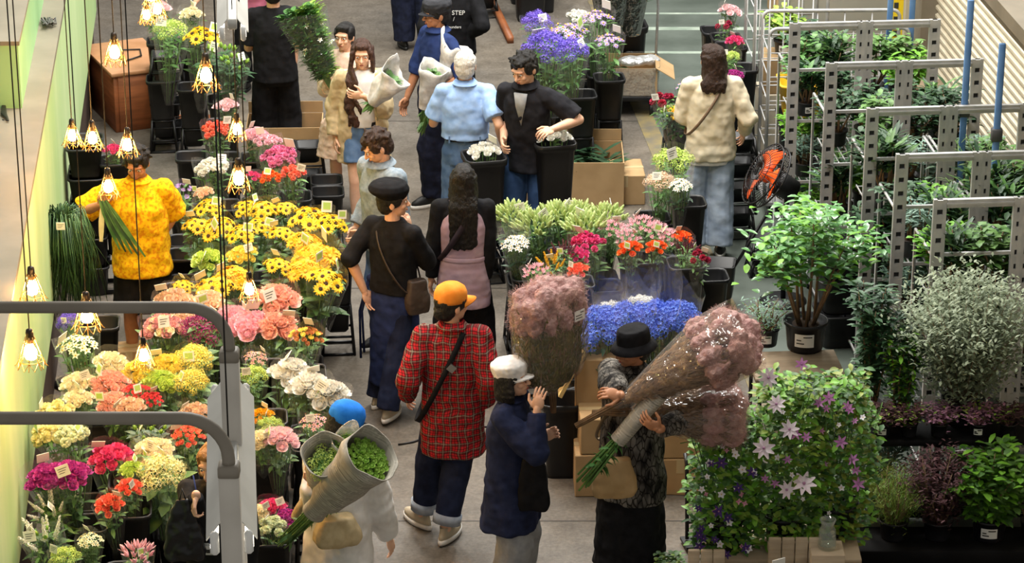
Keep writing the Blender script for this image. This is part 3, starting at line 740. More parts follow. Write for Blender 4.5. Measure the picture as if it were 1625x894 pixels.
# cartons
TAPE = mat('carton_tape', 'b9a47c', rough=.3); PRINT = mat('carton_print', '4a3a2a', rough=.8); REDP = mat('red_print', 'b5485a')
def carton(label, c, d, rz=0, group=None, tape=True, handle=False, marks=False, open_=False, flap=0, name='cardboard_box', mt=None):
    """a cardboard carton, c = centre of its base"""
    t = thing(name, label, 'box', c, rz, group); x, y, z = d; mt = mt or CARD
    if not open_:
        m = M(); m.box((0,0,z/2), d, bev=.006); 
        m.box((0, 0, z+.0008), (x*.98, .004, .002), 1)
        m.build('carton', [mt, PRINT], t, smooth=False)
    else:
        m = M(); th = .008
        m.box((0,0,th/2), (x,y,th)); m.box((0,-y/2+th/2,z/2), (x,th,z)); m.box((0,y/2-th/2,z/2), (x,th,z)); m.box((-x/2+th/2,0,z/2), (th,y-2*th,z)); m.box((x/2-th/2,0,z/2), (th,y-2*th,z))
        m.build('carton', mt, t, smooth=False)
        if flap:
            m = M(); m.box((0, y/2+.01, z+flap/2), (x*.99, .006, flap)); m.build('flap', mt, t, smooth=False)
    if tape and not open_: m = M(); m.box((0,0,z+.001), (x*1.002, .05, .003)); m.box((0,-y/2-.0005,z-.05), (.05,.002,.1)); m.build('tape', TAPE, t, smooth=False)
    if handle:
        m = M(); m.ell((0,-y/2,z*.62), (.035,.004,.018), 12); m.build('hand_hole', INK, t)
    if marks:
        m = M(); n = 20
        m.tube([(-x*.12 + cos(2*pi*i/n*.8+.6)*.045, -y/2-.001, z*.58 + sin(2*pi*i/n*.8+.6)*.045) for i in range(n)], .005, 4); m.build('ring_mark', PRINT, t)
        m = M(); m.box((-x*.10, -y/2-.001, z*.18), (.07,.002,.035)); m.build('red_mark', REDP, t, smooth=False)
    return t
# ---------------------------------------------------------------- the people in the photograph
def plaid():
    m = bpy.data.materials.new('red_plaid'); m.use_nodes = True; nt = m.node_tree; N = nt.nodes; L = nt.links; b = N['Principled BSDF']; b.inputs['Roughness'].default_value = .9
    b.inputs['Specular IOR Level'].default_value = .1
    tc = N.new('ShaderNodeTexCoord'); sp = N.new('ShaderNodeSeparateXYZ')
    nz = N.new('ShaderNodeTexNoise'); nz.inputs['Scale'].default_value = 6; L.new(tc.outputs['Object'], nz.inputs['Vector'])
    va = N.new('ShaderNodeMix'); va.data_type = 'RGBA'; va.blend_type = 'LINEAR_LIGHT'; va.inputs[0].default_value = .03; L.new(tc.outputs['Object'], va.inputs[6]); L.new(nz.outputs['Color'], va.inputs[7])
    L.new(va.outputs[2], sp.inputs[0])
    def band(src, sc, off, w):
        a = N.new('ShaderNodeMath'); a.operation = 'MULTIPLY_ADD'; a.inputs[1].default_value = sc; a.inputs[2].default_value = off; L.new(src, a.inputs[0])
        f = N.new('ShaderNodeMath'); f.operation = 'FRACT'; L.new(a.outputs[0], f.inputs[0])
        l = N.new('ShaderNodeMath'); l.operation = 'LESS_THAN'; l.inputs[1].default_value = w; L.new(f.outputs[0], l.inputs[0]); return l.outputs[0]
    cur = None
    def over(base, fac, col, k):
        mu = N.new('ShaderNodeMath'); mu.operation = 'MULTIPLY'; mu.inputs[1].default_value = k; L.new(fac, mu.inputs[0])
        q = N.new('ShaderNodeMix'); q.data_type = 'RGBA'; L.new(mu.outputs[0], q.inputs[0])
        if isinstance(base, tuple): q.inputs[6].default_value = base
        else: L.new(base, q.inputs[6])
        q.inputs[7].default_value = lin(col); return q.outputs[2]
    cur = lin('b3262c')
    for (ax, sc, off, w, col, k) in (('X', 17, .1, .45, '3a2422', .72), ('Z', 17, .3, .45, '3a2422', .72), ('X', 17, .9, .10, '9aa08c', .38), ('Z', 17, .05, .10, '9aa08c', .35), ('X', 17, .45, .07, '15110f', .8), ('Z', 17, .6, .07, '15110f', .8)):
        cur = over(cur, band(sp.outputs[ax], sc*1.25, off, w), col, k)
    L.new(cur, b.inputs['Base Color'])
    nb = N.new('ShaderNodeTexNoise'); nb.inputs['Scale'].default_value = 14; L.new(tc.outputs['Object'], nb.inputs['Vector'])
    bp = N.new('ShaderNodeBump'); bp.inputs['Strength'].default_value = .4; bp.inputs['Distance'].default_value = .02; L.new(nb.outputs['Fac'], bp.inputs['Height']); L.new(bp.outputs[0], b.inputs['Normal'])
    return m
def camo():
    m = bpy.data.materials.new('bark_pattern_cloth'); m.use_nodes = True; nt = m.node_tree; N = nt.nodes; L = nt.links; b = N['Principled BSDF']; b.inputs['Roughness'].default_value = .85; b.inputs['Specular IOR Level'].default_value = .15
    tc = N.new('ShaderNodeTexCoord'); mp = N.new('ShaderNodeMapping'); mp.inputs['Scale'].default_value = (1, 1, .45); L.new(tc.outputs['Object'], mp.inputs[0])
    vo = N.new('ShaderNodeTexVoronoi'); vo.inputs['Scale'].default_value = 34; vo.feature = 'DISTANCE_TO_EDGE'; L.new(mp.outputs[0], vo.inputs['Vector'])
    nz = N.new('ShaderNodeTexNoise'); nz.inputs['Scale'].default_value = 14; L.new(mp.outputs[0], nz.inputs['Vector'])
    r1 = N.new('ShaderNodeValToRGB'); r1.color_ramp.elements[0].position = .38; r1.color_ramp.elements[1].position = .62; r1.color_ramp.elements[0].color = lin('252322'); r1.color_ramp.elements[1].color = lin('827d76'); L.new(nz.outputs['Fac'], r1.inputs[0])
    r2 = N.new('ShaderNodeValToRGB'); r2.color_ramp.elements[0].position = .02; r2.color_ramp.elements[1].position = .10; r2.color_ramp.elements[0].color = lin('5a5652'); r2.color_ramp.elements[1].color = (1,1,1,1); L.new(vo.outputs['Distance'], r2.inputs[0])
    q = N.new('ShaderNodeMix'); q.data_type = 'RGBA'; q.blend_type = 'MULTIPLY'; q.inputs[0].default_value = 1; L.new(r1.outputs[0], q.inputs[6]); L.new(r2.outputs[0], q.inputs[7]); L.new(q.outputs[2], b.inputs['Base Color']); return m
C_BLACK = cloth('black_cloth', '131315', '1b1b1e'); C_NAVY = cloth('navy_cloth', '1b2037', '232a45'); C_DNAVY = cloth('dark_navy_cloth', '161a29', '1e2338'); C_WORK = cloth('work_blue_cloth', '22305a', '2b3b68')
C_LBLUE = cloth('light_blue_shirt', '8fb0e0', '9fbde8'); C_JEAN = cloth('blue_denim', '4d688f', '6a86ab', 10); C_LJEAN = cloth('pale_denim', '8593a6', '9eabbb', 8); C_DJEAN = cloth('dark_denim', '171c30', '242c46', 10); C_MJEAN = cloth('mid_denim', '2c4266', '3a5278', 10)
C_CREAM = cloth('cream_knit', 'd6c9ac', 'e2d6bc'); C_BEIGE = cloth('beige_cotton', 'b7a27c', 'cbb892'); C_PINKD = cloth('pale_pink_cotton', 'e6c4ae', 'f0d6c4', 40); C_WHITE = cloth('white_cotton', 'd9d6d2', 'e6e3df'); C_GREYF = cloth('grey_blue_fleece', '7a8893', '8f9ca7', 30, bscale=40); C_GREY = cloth('grey_cotton', '86878a', '97989a')
C_LILAC = cloth('lilac_quilt', 'ab8f9c', 'bca2ad', 8); C_SHIRTD = cloth('charcoal_shirt', '1c1c20', '25252a'); C_PINKS = cloth('rose_shirt', 'a65a72', 'b86c82'); C_YEL = cloth('yellow_batik', 'f0c016', 'd98a12', 46, contrast=(.45, .62)); C_ORANGE = cloth('orange_twill', 'ee8a2c', 'f59a3e'); C_CAPB = cloth('blue_cap_cloth', '1f6fd0', '2a7ede'); C_DGREY = cloth('dark_grey_cloth', '2f3034', '3a3b40')
def quilt(m, s):
    nt = m.node_tree; N = nt.nodes; L = nt.links; b = N['Principled BSDF']; tc = N.new('ShaderNodeTexCoord'); w_ = N.new('ShaderNodeTexWave'); w_.bands_direction = 'Z'; w_.inputs['Scale'].default_value = s; w_.inputs['Distortion'].default_value = .6
    L.new(tc.outputs['Object'], w_.inputs['Vector']); bp = N.new('ShaderNodeBump'); bp.inputs['Strength'].default_value = .2; bp.inputs['Distance'].default_value = .006; L.new(w_.outputs['Fac'], bp.inputs['Height'])
    for l in list(b.inputs['Normal'].links): L.new(l.from_socket, bp.inputs['Normal'])
    L.new(bp.outputs[0], b.inputs['Normal'])
quilt(C_LILAC, 5.5)
C_APRON = cloth('navy_apron', '1f2a4e', '28345c'); PLAID = plaid(); CAMO = camo()
S_BLK = mat('shoe_black', '161617', rough=.5); S_CRM = mat('shoe_cream', 'b9ae97', rough=.7); S_WHT = mat('shoe_white', 'dcdad5', rough=.6); SOCKW = mat('sock_white', 'd8d6d2', rough=.9); LEATH = mat('black_leather', '1a1715', rough=.4); BUCK = mat('buckle_metal', 'a8a8a4', metal=.9, rough=.3)

# 1 back view, black t-shirt, by the carton
p = Person('person in black t-shirt and black trousers seen from behind, beside the large open carton', 432, -37, 1.75, 186, r=('px', 462, 132, 0), l=(.14, -.28, 1.05)).body()
p.hair(HBLK); p.top(C_BLACK, hem=.84, w=1.08, sleeve=.42, sl_r=.078); p.legs(C_BLACK, w=1.1, hemr=.11, knee=.10); p.shoes(S_BLK, S_BLK)
# 2 pale pink dress
p = Person('person in pale pink tiered dress half hidden behind the long-haired person, one hand raised', 546, 38, 1.58, -12, yaw=-8, r=('px', 522, 138, -.30), l=('px', 560, 150, -.25), rd=(-.2, -.1, 1), rn=(0, -1, .1), rcurl=8).body()
p.hair(HBLK, 'tuft'); p.top(C_PINKD, hem=1.0, sleeve=.93, cuff=.07, sl_r=.07); p.skirt(C_PINKD, [(.50,.27,.21),(.66,.245,.19),(.80,.225,.175),(.805,.20,.155),(.92,.17,.135),(1.04,.142,.112)], 'dress_skirt', .03, .05)
p.shoes(S_WHT, S_WHT, sock=SOCKW)
# 3 long wavy hair
p = PW = Person('person with long wavy brown hair, beige shirt open over white t-shirt, denim shorts', 574, 65, 1.62, 4, yaw=-4, pitch=6, l=('px', 577, 152, -.27), r=(-.24, .02, .86), ln=(.2, 1, .1), ld=(-1, -.2, .15), lcurl=34, fr=(-.07, -.14, .085), fl=(.09, .10, .085), lp=(.6, .4, -.6)).body()
p.hair(HBRN, 'front', .46); p.top(C_WHITE, 't_shirt', hem=.98, w=.74, depth=1.16, sleeve=0, disp=.008, sec=[(.97,.115,.125),(1.12,.118,.132),(1.27,.12,.132),(1.37,.115,.115),(1.43,.085,.085),(1.455,.066,.066)])
a = p.top(C_BEIGE, 'open_shirt', hem=.66, w=1.2, sleeve=.97, sl_r=.082, cuff=.07, sl_r0=.075, sec=[(.64,.225,.10),(.85,.215,.105),(1.1,.20,.11),(1.27,.19,.108),(1.36,.165,.098),(1.42,.12,.076),(1.45,.075,.06)], disp=.03, dsc=.07)
for v in a.data.vertices:      # the open front: the cloth in the middle of the chest falls back behind the t-shirt
    if v.co.y < 0 and abs(v.co.x) < .095 and v.co.z > .55: v.co.y = max(v.co.y, -.045)
p.legs(C_JEAN, 'shorts', end=.30, hemr=.098, w=1.0, waist=1.03); p.belt(LEATH, 1.0, .152, .118, .018); p.shoes(S_BLK, S_WHT, sock=SOCKW)
# 4 navy work clothes, carrying wrapped bunches
p = PN = Person('person in navy work clothes and dark flat cap carrying two paper-wrapped bunches', 692, 0, 1.74, -58, yaw=-12, pitch=4, r=('px', 645, 158, .05), l=('px', 692, 150, -.32), skin=SKIN2, fl=(.06, -.10, .085), fr=(-.08, .16, .085), lcurl=40, lp=(.7, .5, -.5)).body()
p.hair(HBLK); p.hat('newsboy', C_DGREY); p.top(C_WORK, 'work_jacket', hem=.84, w=1.05, sleeve=.62, sl_r=.075, cuff=.06, collar=.085); p.legs(C_DNAVY, w=1.15, knee=.125, hemr=.085, thigh=.11, disp=.03); p.shoes(S_BLK, S_WHT)
# 5, 6 partly out of frame at the top
p = Person('person in dark navy trousers at the top edge, only the legs in view', 656, -198, 1.72, 195, fl=(.10, -.05, .085), fr=(-.10, .1, .085)).body()
p.hair(HBLK); p.top(C_NAVY); p.legs(C_DNAVY, w=1.15, hemr=.10, knee=.105); p.shoes(S_BLK, S_BLK)
p = PH = Person('person in black hooded top with white lettering across the back, behind the flat cap', 720, -68, 1.72, 180, r=('px', 737, 58, 0), l=(.24, 0, .9)).body()
p.hair(HBLK); hood = p.top(C_BLACK, 'hooded_top', w=1.1, sleeve=.97, sl_r=.07); p.legs(C_BLACK, w=1.05); p.shoes(S_BLK, S_WHT)
def lettering(txt, size, name, mt, parent, mat4):
    cu = bpy.data.curves.new(name, 'FONT'); cu.body = txt; cu.size = size; cu.align_x = 'CENTER'; cu.extrude = .0015
    o = bpy.data.objects.new(name, cu); COL.objects.link(o); dg = bpy.context.evaluated_depsgraph_get(); dg.update()
    me = bpy.data.meshes.new_from_object(o.evaluated_get(dg), depsgraph=dg); bpy.data.objects.remove(o)
    me.materials.clear(); me.materials.append(mt); q = link(name, me, parent); q.matrix_local = mat4; return q
WPR = mat('white_print', 'e4e4e2')
for txt, sz, zz in (('BY STEP', .055, 1.255), ('/', .05, 1.20), ('Sounders', .034, 1.135)):
    o = lettering(txt, sz, 'back_lettering', WPR, p.root, Matrix.Translation((.0, .152, zz)) @ Matrix.Rotation(pi, 4, 'Z') @ Matrix.Rotation(pi/2, 4, 'X')); o['label'] = 'white lettering on black cloth'
# 7 light blue shirt
p = Person('person with white hair, light blue short-sleeved shirt, blue jeans and black belt', 738, 82, 1.70, 178, sw=1.0, pitch=6, r=('px', 797, 226, -.02), l=('px', 693, 176, .30), rcurl=28, lp=(.3, .2, -1)).body()
p.hair(HWHT); p.top(C_LBLUE, hem=1.02, w=1.12, sleeve=.40, sl_r=.082, collar=.08, disp=.022, belly=.015); p.legs(C_JEAN, w=1.12, waist=1.04, hemr=.10, knee=.09); p.belt(LEATH, 1.025, .172, .132, .02); p.shoes(S_BLK, S_WHT)
for bx in (-.12, 0, .12):
    m = M(); m.box((bx, .134 - abs(bx)*.12, 1.025), (.012, .012, .055)); m.build('belt_loop', C_JEAN, p.root, smooth=False)
# 8 black shirt
p = PB = Person('person in open-necked black short-sleeved shirt bending over the white rose bucket', 832, 85, 1.79, -22, lean=8, yaw=-18, pitch=22, sw=.96, r=('px', 799, 222, -.12), l=('px', 878, 205, -.34), rcurl=34, lcurl=36, ln=(-.3, .3, -1), lp=(.75, .4, -.5), rp=(-.2, .5, -1), skin=SKIN, fr=(-.12, -.02, .085), fl=(.12, .05, .085)).body()
p.hair(HBLK, 'short', messy=.8); p.top(C_SHIRTD, hem=.78, w=1.02, sleeve=.44, sl_r=.074, collar=.082, disp=.025, neck=.06)
m = M(); a_ = [p.S((x, -.124 + .02*(z > 1.38), z)) for x, z in ((0, 1.18), (-.035, 1.33), (-.05, 1.43), (.05, 1.43), (.035, 1.33))]
m.loft([[q + V((0, .012, 0)) for q in a_], [q - V((0, .006, 0)) for q in a_]]); o = m.build('undershirt', cloth('grey_vest', '9a9c9e', 'aaacae'), p.root); o['label'] = 'grey undershirt showing at the open collar'
p.legs(C_MJEAN, w=1.1, hemr=.10, knee=.09); p.shoes(S_BLK, S_WHT)
# 9 cream sweater
p = PC = Person('person in cream knit top and pale wide jeans seen from behind, beside the steel racks', 1131, 72, 1.70, 184, yaw=38, pitch=4, l=('px', 1098, 182, .28), r=('px', 1180, 212, .14), lp=(.35, .2, -1), rp=(-.5, .4, -1), fr=('g', 1143, 391, -8), fl=('g', 1103, 387, 10)).body()
p.hair(HDBR, 'long', .21); p.top(C_CREAM, 'sweater', hem=.79, w=1.26, flare=1.08, sleeve=.92, sl_r=.076, sl_r0=.074, cuff=.055, disp=.03, sec=[(.79,.205,.155),(.86,.205,.155),(.92,.196,.147),(1.12,.188,.14),(1.27,.185,.132),(1.36,.165,.112),(1.42,.12,.086),(1.46,.075,.07)])
p.skirt(C_WHITE, [(.75,.19,.14),(.86,.19,.14)], 't_shirt_hem', .01); p.legs(C_LJEAN, w=1.08, hemr=.105, knee=.098, thigh=.098, disp=.022, hipw=.95); p.shoes(S_BLK, S_WHT)
strap_bag('thin brown strap bag worn across the cream knit back', p.strap_pts((-.10, 1.44), (.20, .98), .165), .022, mat('tan_leather', '7b6450', rough=.6))
# 10 grey-blue fleece
p = Person('person in grey-blue zip fleece with tousled brown hair looking down to the left', 598, 208, 1.72, -52, yaw=-22, pitch=30, lean=6, l=('px', 582, 372, -.18), r=(-.22, -.12, .92), lp=(.4, .8, -.3)).body()
p.hair(HDBR, 'short', messy=1.0, seed=5); p.top(C_GREYF, 'fleece', hem=.80, w=1.18, sleeve=.97, sl_r=.082, sl_r0=.08, cuff=.06, collar=.09, neck=.085); p.legs(C_JEAN, w=1.05); p.shoes(S_BLK, S_WHT)
# 11 beret and apron
p = PA = Person('person in black beret and black top with long navy apron, hand raised to the chin', 624, 295, 1.66, 146, yaw=-52, r=('px', 650, 366, .12), l=('px', 578, 462, -.02), rd=(-.15, 0, 1), rn=(-.5, .2, .2), rcurl=40, fr=('g', 614, 655, 12), fl=('g', 599, 628, 8), rp=(-.5, -.2, -1)).body()
p.hair(HBLK); p.hat('beret', cloth('black_felt', '0e0e10', '17171a')); p.top(C_BLACK, hem=.93, w=1.04, sleeve=.58, sl_r=.068, cuff=.062)
p.legs(C_DJEAN, hemr=.085, knee=.085); p.skirt(C_APRON, [(.22,.185,.155),(.5,.18,.15),(.8,.178,.142),(.96,.162,.126),(1.06,.148,.114)], 'apron', .022)
m = M(); c0 = p.S((.16, .06, 1.0))
for i in range(2): m.tube([c0 + V((.01*i, .01, 0)), c0 + V((.05+.02*i, .04, -.25)), c0 + V((.03+.03*i, .05, -.55-.05*i))], .009, 5)
m.ell(c0, (.03, .03, .03), 8); m.build('apron_tie', C_APRON, p.root)
p.shoes(S_CRM, S_WHT, 1.02)
def pouch(t, base, c, sz, m_, rz=0):
    m = M(); m.sq([(sz[0]*.9, -sz[2]), (sz[0]*1.05, -sz[2]*.6), (sz[0], 0), (sz[0]*.86, sz[2]*.5), (sz[0]*.7, sz[2])], (0,0,0), rd=.5, ay=sz[1]/sz[0]); mm = M(); mm.join(m, Matrix.Translation(V(c)-V(base)) @ Matrix.Rotation(rz, 4, 'Z'))
    o = vox(mm, 'pouch', m_, .007, 3, .014, .06, t)
BRN = mat('dark_brown_leather', '3a2f28', '463a31', 12, .55)
strap_bag('dark brown shoulder bag resting against the navy apron', p.strap_pts((.11, 1.43), (-.20, .92), .15), .012, BRN, lambda t, b: pouch(t, b, Q(662, 470, p.loc.y - .12), (.085, .05, .12), BRN, .5))
# 12 lilac vest
p = PL = Person('person with very long straight black hair, lilac quilted vest over black sleeves', 735, 263, 1.64, 180, r=('px', 770, 455, -.02), l=('px', 683, 452, 0)).body()
p.hair(HBLK, 'long', .46); p.top(C_BLACK, 'long_sleeved_top', hem=.95, w=.95, sleeve=.98, sl_r=.066, cuff=.05)
vest = p.top(C_LILAC, 'quilted_vest', hem=.62, w=1.12, sleeve=0, sl_r0=.055, sec=[(.64,.20,.155),(.86,.19,.148),(1.0,.172,.136),(1.02,.166,.132),(1.04,.172,.136),(1.25,.182,.138),(1.36,.152,.115),(1.42,.11,.088),(1.45,.072,.07)], disp=.012)
q = M(); q.loft([p.ring(z, a_, b_) for z, a_, b_ in ((1.005,.176,.142),(1.03,.178,.144),(1.035,.172,.138))], 0, cap=False); q.build('waist_tie', C_LILAC, vest)
p.legs(C_BLACK, w=1.1, hemr=.14, knee=.12); p.shoes(S_BLK, S_BLK)
strap_bag('dark strap bag worn across the lilac vest under the long hair', p.strap_pts((-.09, 1.44), (.19, .98), .15), .04, cloth('dark_strap', '2b2428', '3a3036'))
# 13 red plaid shirt
p = PP = Person('person in red plaid shirt and orange cap walking away down the aisle', 717, 456, 1.70, 178, yaw=-52, pitch=2, r=('px', 768, 640, .02), l=('px', 648, 628, .05), rcurl=26, sw=1.0, fl=('g', 672, 818, 38), fr=('g', 706, 843, -22)).body()
p.hair(HBLK, 'tuft'); p.hat('cap', C_ORANGE); p.top(PLAID, 'plaid_shirt', hem=.60, w=1.15, flare=1.06, sleeve=.97, sl_r=.082, sl_r0=.078, cuff=.058, disp=.026, collar=.08); p.legs(C_DJEAN, end=.92, w=1.08, hemr=.078, knee=.09)
for q in 'rl':
    m = M(); a_, b_ = p.kn[q].lerp(p.an[q], .74), p.kn[q].lerp(p.an[q], .90); m.cap(a_, b_, .093, .090, flat0=True, flat1=True); m.build('turned_up_cuff', cloth('cuff_denim', '8b95a4', 'a3acb8'), p.root)
p.shoes(S_CRM, S_WHT, 1.06)
strap_bag('black strap with a square buckle worn across the red plaid shirt', p.strap_pts((-.085, 1.455), (.225, .80), .172), .034, C_BLACK, lambda t, b: (lambda m: (m.box(PP.world(PP.S((-.005, .178, 1.235))) - b, (.045, .012, .045), mat=Matrix.Rotation(.7, 3, 'Y')), m.build('buckle', BUCK, t, smooth=False)))(M()))
# 14 white cap, navy jacket
p = PM_ = Person('person in white cap and navy jacket holding up a tall pink smoke bunch', 813, 575, 1.60, 76, yaw=-6, pitch=-8, r=('px', 852, 652, -.16), l=('px', 858, 695, .12), rd=(.15, 0, 1), rn=(.3, 1, 0), rcurl=30, ld=(.8, 0, .35), lcurl=40, lp=(.5, .3, -.8), rp=(-.4, .2, -1)).body()
p.hair(HBLK, 'bob', .13); p.hat('newsboy', C_WHITE); p.top(C_NAVY, 'navy_jacket', hem=.59, w=1.16, flare=1.2, sleeve=.97, sl_r=.09, sl_r0=.08, cuff=.055, disp=.03, collar=.075); p.legs(C_GREY, w=1.05, hemr=.13, knee=.115, thigh=.095); p.shoes(S_BLK, S_WHT)
# 15 bucket hat, bark-pattern jacket
p = PK = Person('person in black bucket hat and grey bark-patterned jacket with arms full of smoke bunches', 1004, 525, 1.68, -38, yaw=-22, pitch=6, r=('px', 988, 634, -.50), l=('px', 1046, 682, -.52), rd=(-.9, -.2, .3), rn=(.1, .6, -.8), ln=(0, 1, .5), ld=(-.75, -.1, .55), rcurl=38, lcurl=34, rp=(-1.5, .1, -.25), lp=(1, .2, -.6), skin=SKIN2).body()
p.hair(HBLK); p.hat('bucket', cloth('black_hat_cloth', '141416', '1d1d20')); p.top(CAMO, 'patterned_jacket', hem=.60, w=1.2, flare=1.12, sleeve=.95, sl_r=.088, sl_r0=.08, cuff=.06, disp=.026, collar=.078); p.skirt(C_BLACK, [(.12,.23,.19),(.5,.215,.17),(.85,.185,.14),(1.0,.16,.12)], 'wide_skirt', .03); p.shoes(S_BLK, S_BLK)
# 16 white shirt, blue cap
p = PWH = Person('person in loose white shirt and blue cap carrying newspaper-wrapped bunches', 548, 646, 1.66, 152, yaw=-48, pitch=20, lean=10, l=('px', 494, 765, -.16), r=('px', 618, 858, .10), ld=(-.1, .1, .9), lp=(-.4, .8, -1), lcurl=35).body()
p.hair(HBLK); p.hat('cap', C_CAPB, C_BLACK); p.top(C_WHITE, 'white_shirt', hem=.48, w=1.2, flare=1.12, sleeve=.95, sl_r=.095, sl_r0=.085, cuff=.065, disp=.04, dsc=.12); p.legs(C_GREY, w=1.05); p.shoes(S_BLK, S_WHT)
strap_bag('beige cloth sling bag across the loose white shirt', p.strap_pts((-.09, 1.45), (.26, .95), .20), .05, C_BEIGE, lambda t, b: pouch(t, b, Q(535, 842, PWH.loc.y - .19), (.13, .07, .085), C_BEIGE, .3))
# 17 yellow batik shirt
p = PY = Person('person in bright yellow patterned shirt and black shorts holding long green leaves', 216, 235, 1.68, 4, yaw=-10, pitch=24, sw=1.02, skin=SKIN2, r=('px', 160, 325, -.20), l=('px', 249, 385, -.02), rd=(.3, 0, 1), rn=(.3, -.4, .2), rcurl=45, rp=(-1, .3, -.7)).body()
p.hair(HBLK, 'short', messy=.6, seed=9); p.top(C_YEL, 'batik_shirt', hem=.76, w=1.24, flare=1.02, sleeve=.46, sl_r=.092, sl_r0=.078, disp=.03, collar=.08, depth=1.1); p.legs(C_BLACK, 'shorts', end=.5, hemr=.125, w=1.08, thigh=.105, hipw=.95); p.shoes(S_BLK, S_BLK)
# 18 dark clothes behind the lamp fitting
p = PD = Person('person with ginger hair in black clothes half hidden behind the hanging lamp fitting', 338, 706, 1.64, -14, pitch=15, yaw=-10, r=('px', 311, 785, -.30), l=(.20, -.10, .84), rcurl=48, rd=(-.2, 0, -1)).body()
p.hair(HGIN, 'bob', .08); p.top(C_BLACK, 'black_jacket', hem=.62, w=1.15, sleeve=.97, sl_r=.075); p.legs(C_BLACK); p.shoes(S_BLK, S_BLK)
# 19 rose shirt reaching from behind
p = Person('person in rose-coloured top at the top edge reaching across to the yellow flowers', 385, -112, 1.60, -20, lean=14, pitch=10, r=('px', 296, 22, -.25), l=(.25, -.1, .9), rn=(0, -.3, -1), rcurl=30).body()
p.hair(HBLK, 'bob', .12); p.top(C_PINKS, hem=.84, w=1.05, sleeve=.42, sl_r=.075); p.legs(C_BLACK, w=1.05); p.shoes(S_BLK, S_BLK)
# ---------------------------------------------------------------- bunch prototypes
PM = petalmat
DARKC = mat('flower_eye', '2a170c', '4a2a12', 90, .8); YELC = mat('flower_yolk', 'd9b43a', rough=.8); GRNC = mat('flower_green_eye', '9fb24a', rough=.8)
COLS = dict(palepink=('f3c7cb','f7dcdc'), pink=('f2b0bf','f9d3da'), hotpink=('e0639b','f0a3c4'), deeppink=('d62f72','ee6a9c'), magenta=('a82a86','cf57ad'), plum=('7d2457','a83f7a'), coral=('f0694c','f9937a'), orange=('f3672a','fb8b48'),
  salmon=('f6b09a','fbd0bf'), peach=('f6cba6','fbe0c6'), cream=('f3e6bd','faf3d8'), white=('e9e7dc','f6f4ec'), palegreen=('dfe8bd','eef3d8'), lime=('b9d254','d8e98a'), yellow=('f3d94a','fbeb86'), paleyellow=('f3eb9a','faf5c6'), gold=('f2b21c','f9c93c'), sunyellow=('f6c81c','fbdc45'),
  red=('d8323f','ea6468'), dusty=('cf8c92','e6b8b4'), beige=('e6bd9c','f2d8be'), lilac=('b99bd6','d9c6ea'), violet=('6a50c8','8f78e0'), lavender=('ab86cf','cdb2e2'), blue=('3a5fd2','7d9cf0'), brick=('b05a3c','d89a58'), crimson=('9c1c3c','c8405c'), wine=('5a1f38','7a3550'), greenf=('7fa83c','a3c860'))
def PMn(c): return PM(c, *COLS[c])
PROTO = {}
def proto_spec(key):
    h = dict(
     palepink=('bigrose','palepink',12), pink=('carnation','pink',18), hotpink=('carnation','hotpink',20), coral=('carnation','coral',18), orange=('carnation','orange',16), whitecarn=('carnation','white',18), deeppink=('rose','deeppink',18),
     sun=('sunflower','sunyellow',11), golden=('sunopen','gold',12), salmon=('bigrose','salmon',15), bigpink=('bigrose','pink',15), peach=('rose','peach',20), plum=('cluster','plum',18), magenta=('rose','magenta',24), dusty=('rose','dusty',24), creampink=('rose','beige',20),
     cream=('rose','cream',22), peachrose=('rose','salmon',24), red=('berry','red',28), yellow=('rose','yellow',24), lime=('rose','lime',24), limewhite=('star','palegreen',34), paleyellow=('bigcarn','paleyellow',12), yellowhyd=('cluster','yellow',22), white=('bigrose','white',16), whitegreen=('bigcarn','palegreen',11),
     orangeyellow=('rose','gold',14), greenfil=('cluster','lime',16), creamhyd=('cluster','paleyellow',20), coralrose=('rose','coral',16), brick=('berry','brick',26), pinkcoral=('berry','coral',26), pinkmag=('carnation','magenta',22), lilac=('mum','lavender',12), pinkbuds=('tulipbud','pink',16),
     stock=('spike','white',9), violet=('cluster','violet',20), lavender=('daisy','lavender',22), orangeball=('rose','orange',16), wine=('spike','wine',14), goldspike=('spike','gold',12), crimson=('bigcarn','crimson',5), tinypink=('star','dusty',26), blue=('cluster','blue',30), bluepale=('cluster','white',20), gyp=('star','white',50), greens=('bud','greenf',8), magsmall=('rose','deeppink',12), pinkstar=('lily','pink',16))
    return h[key]
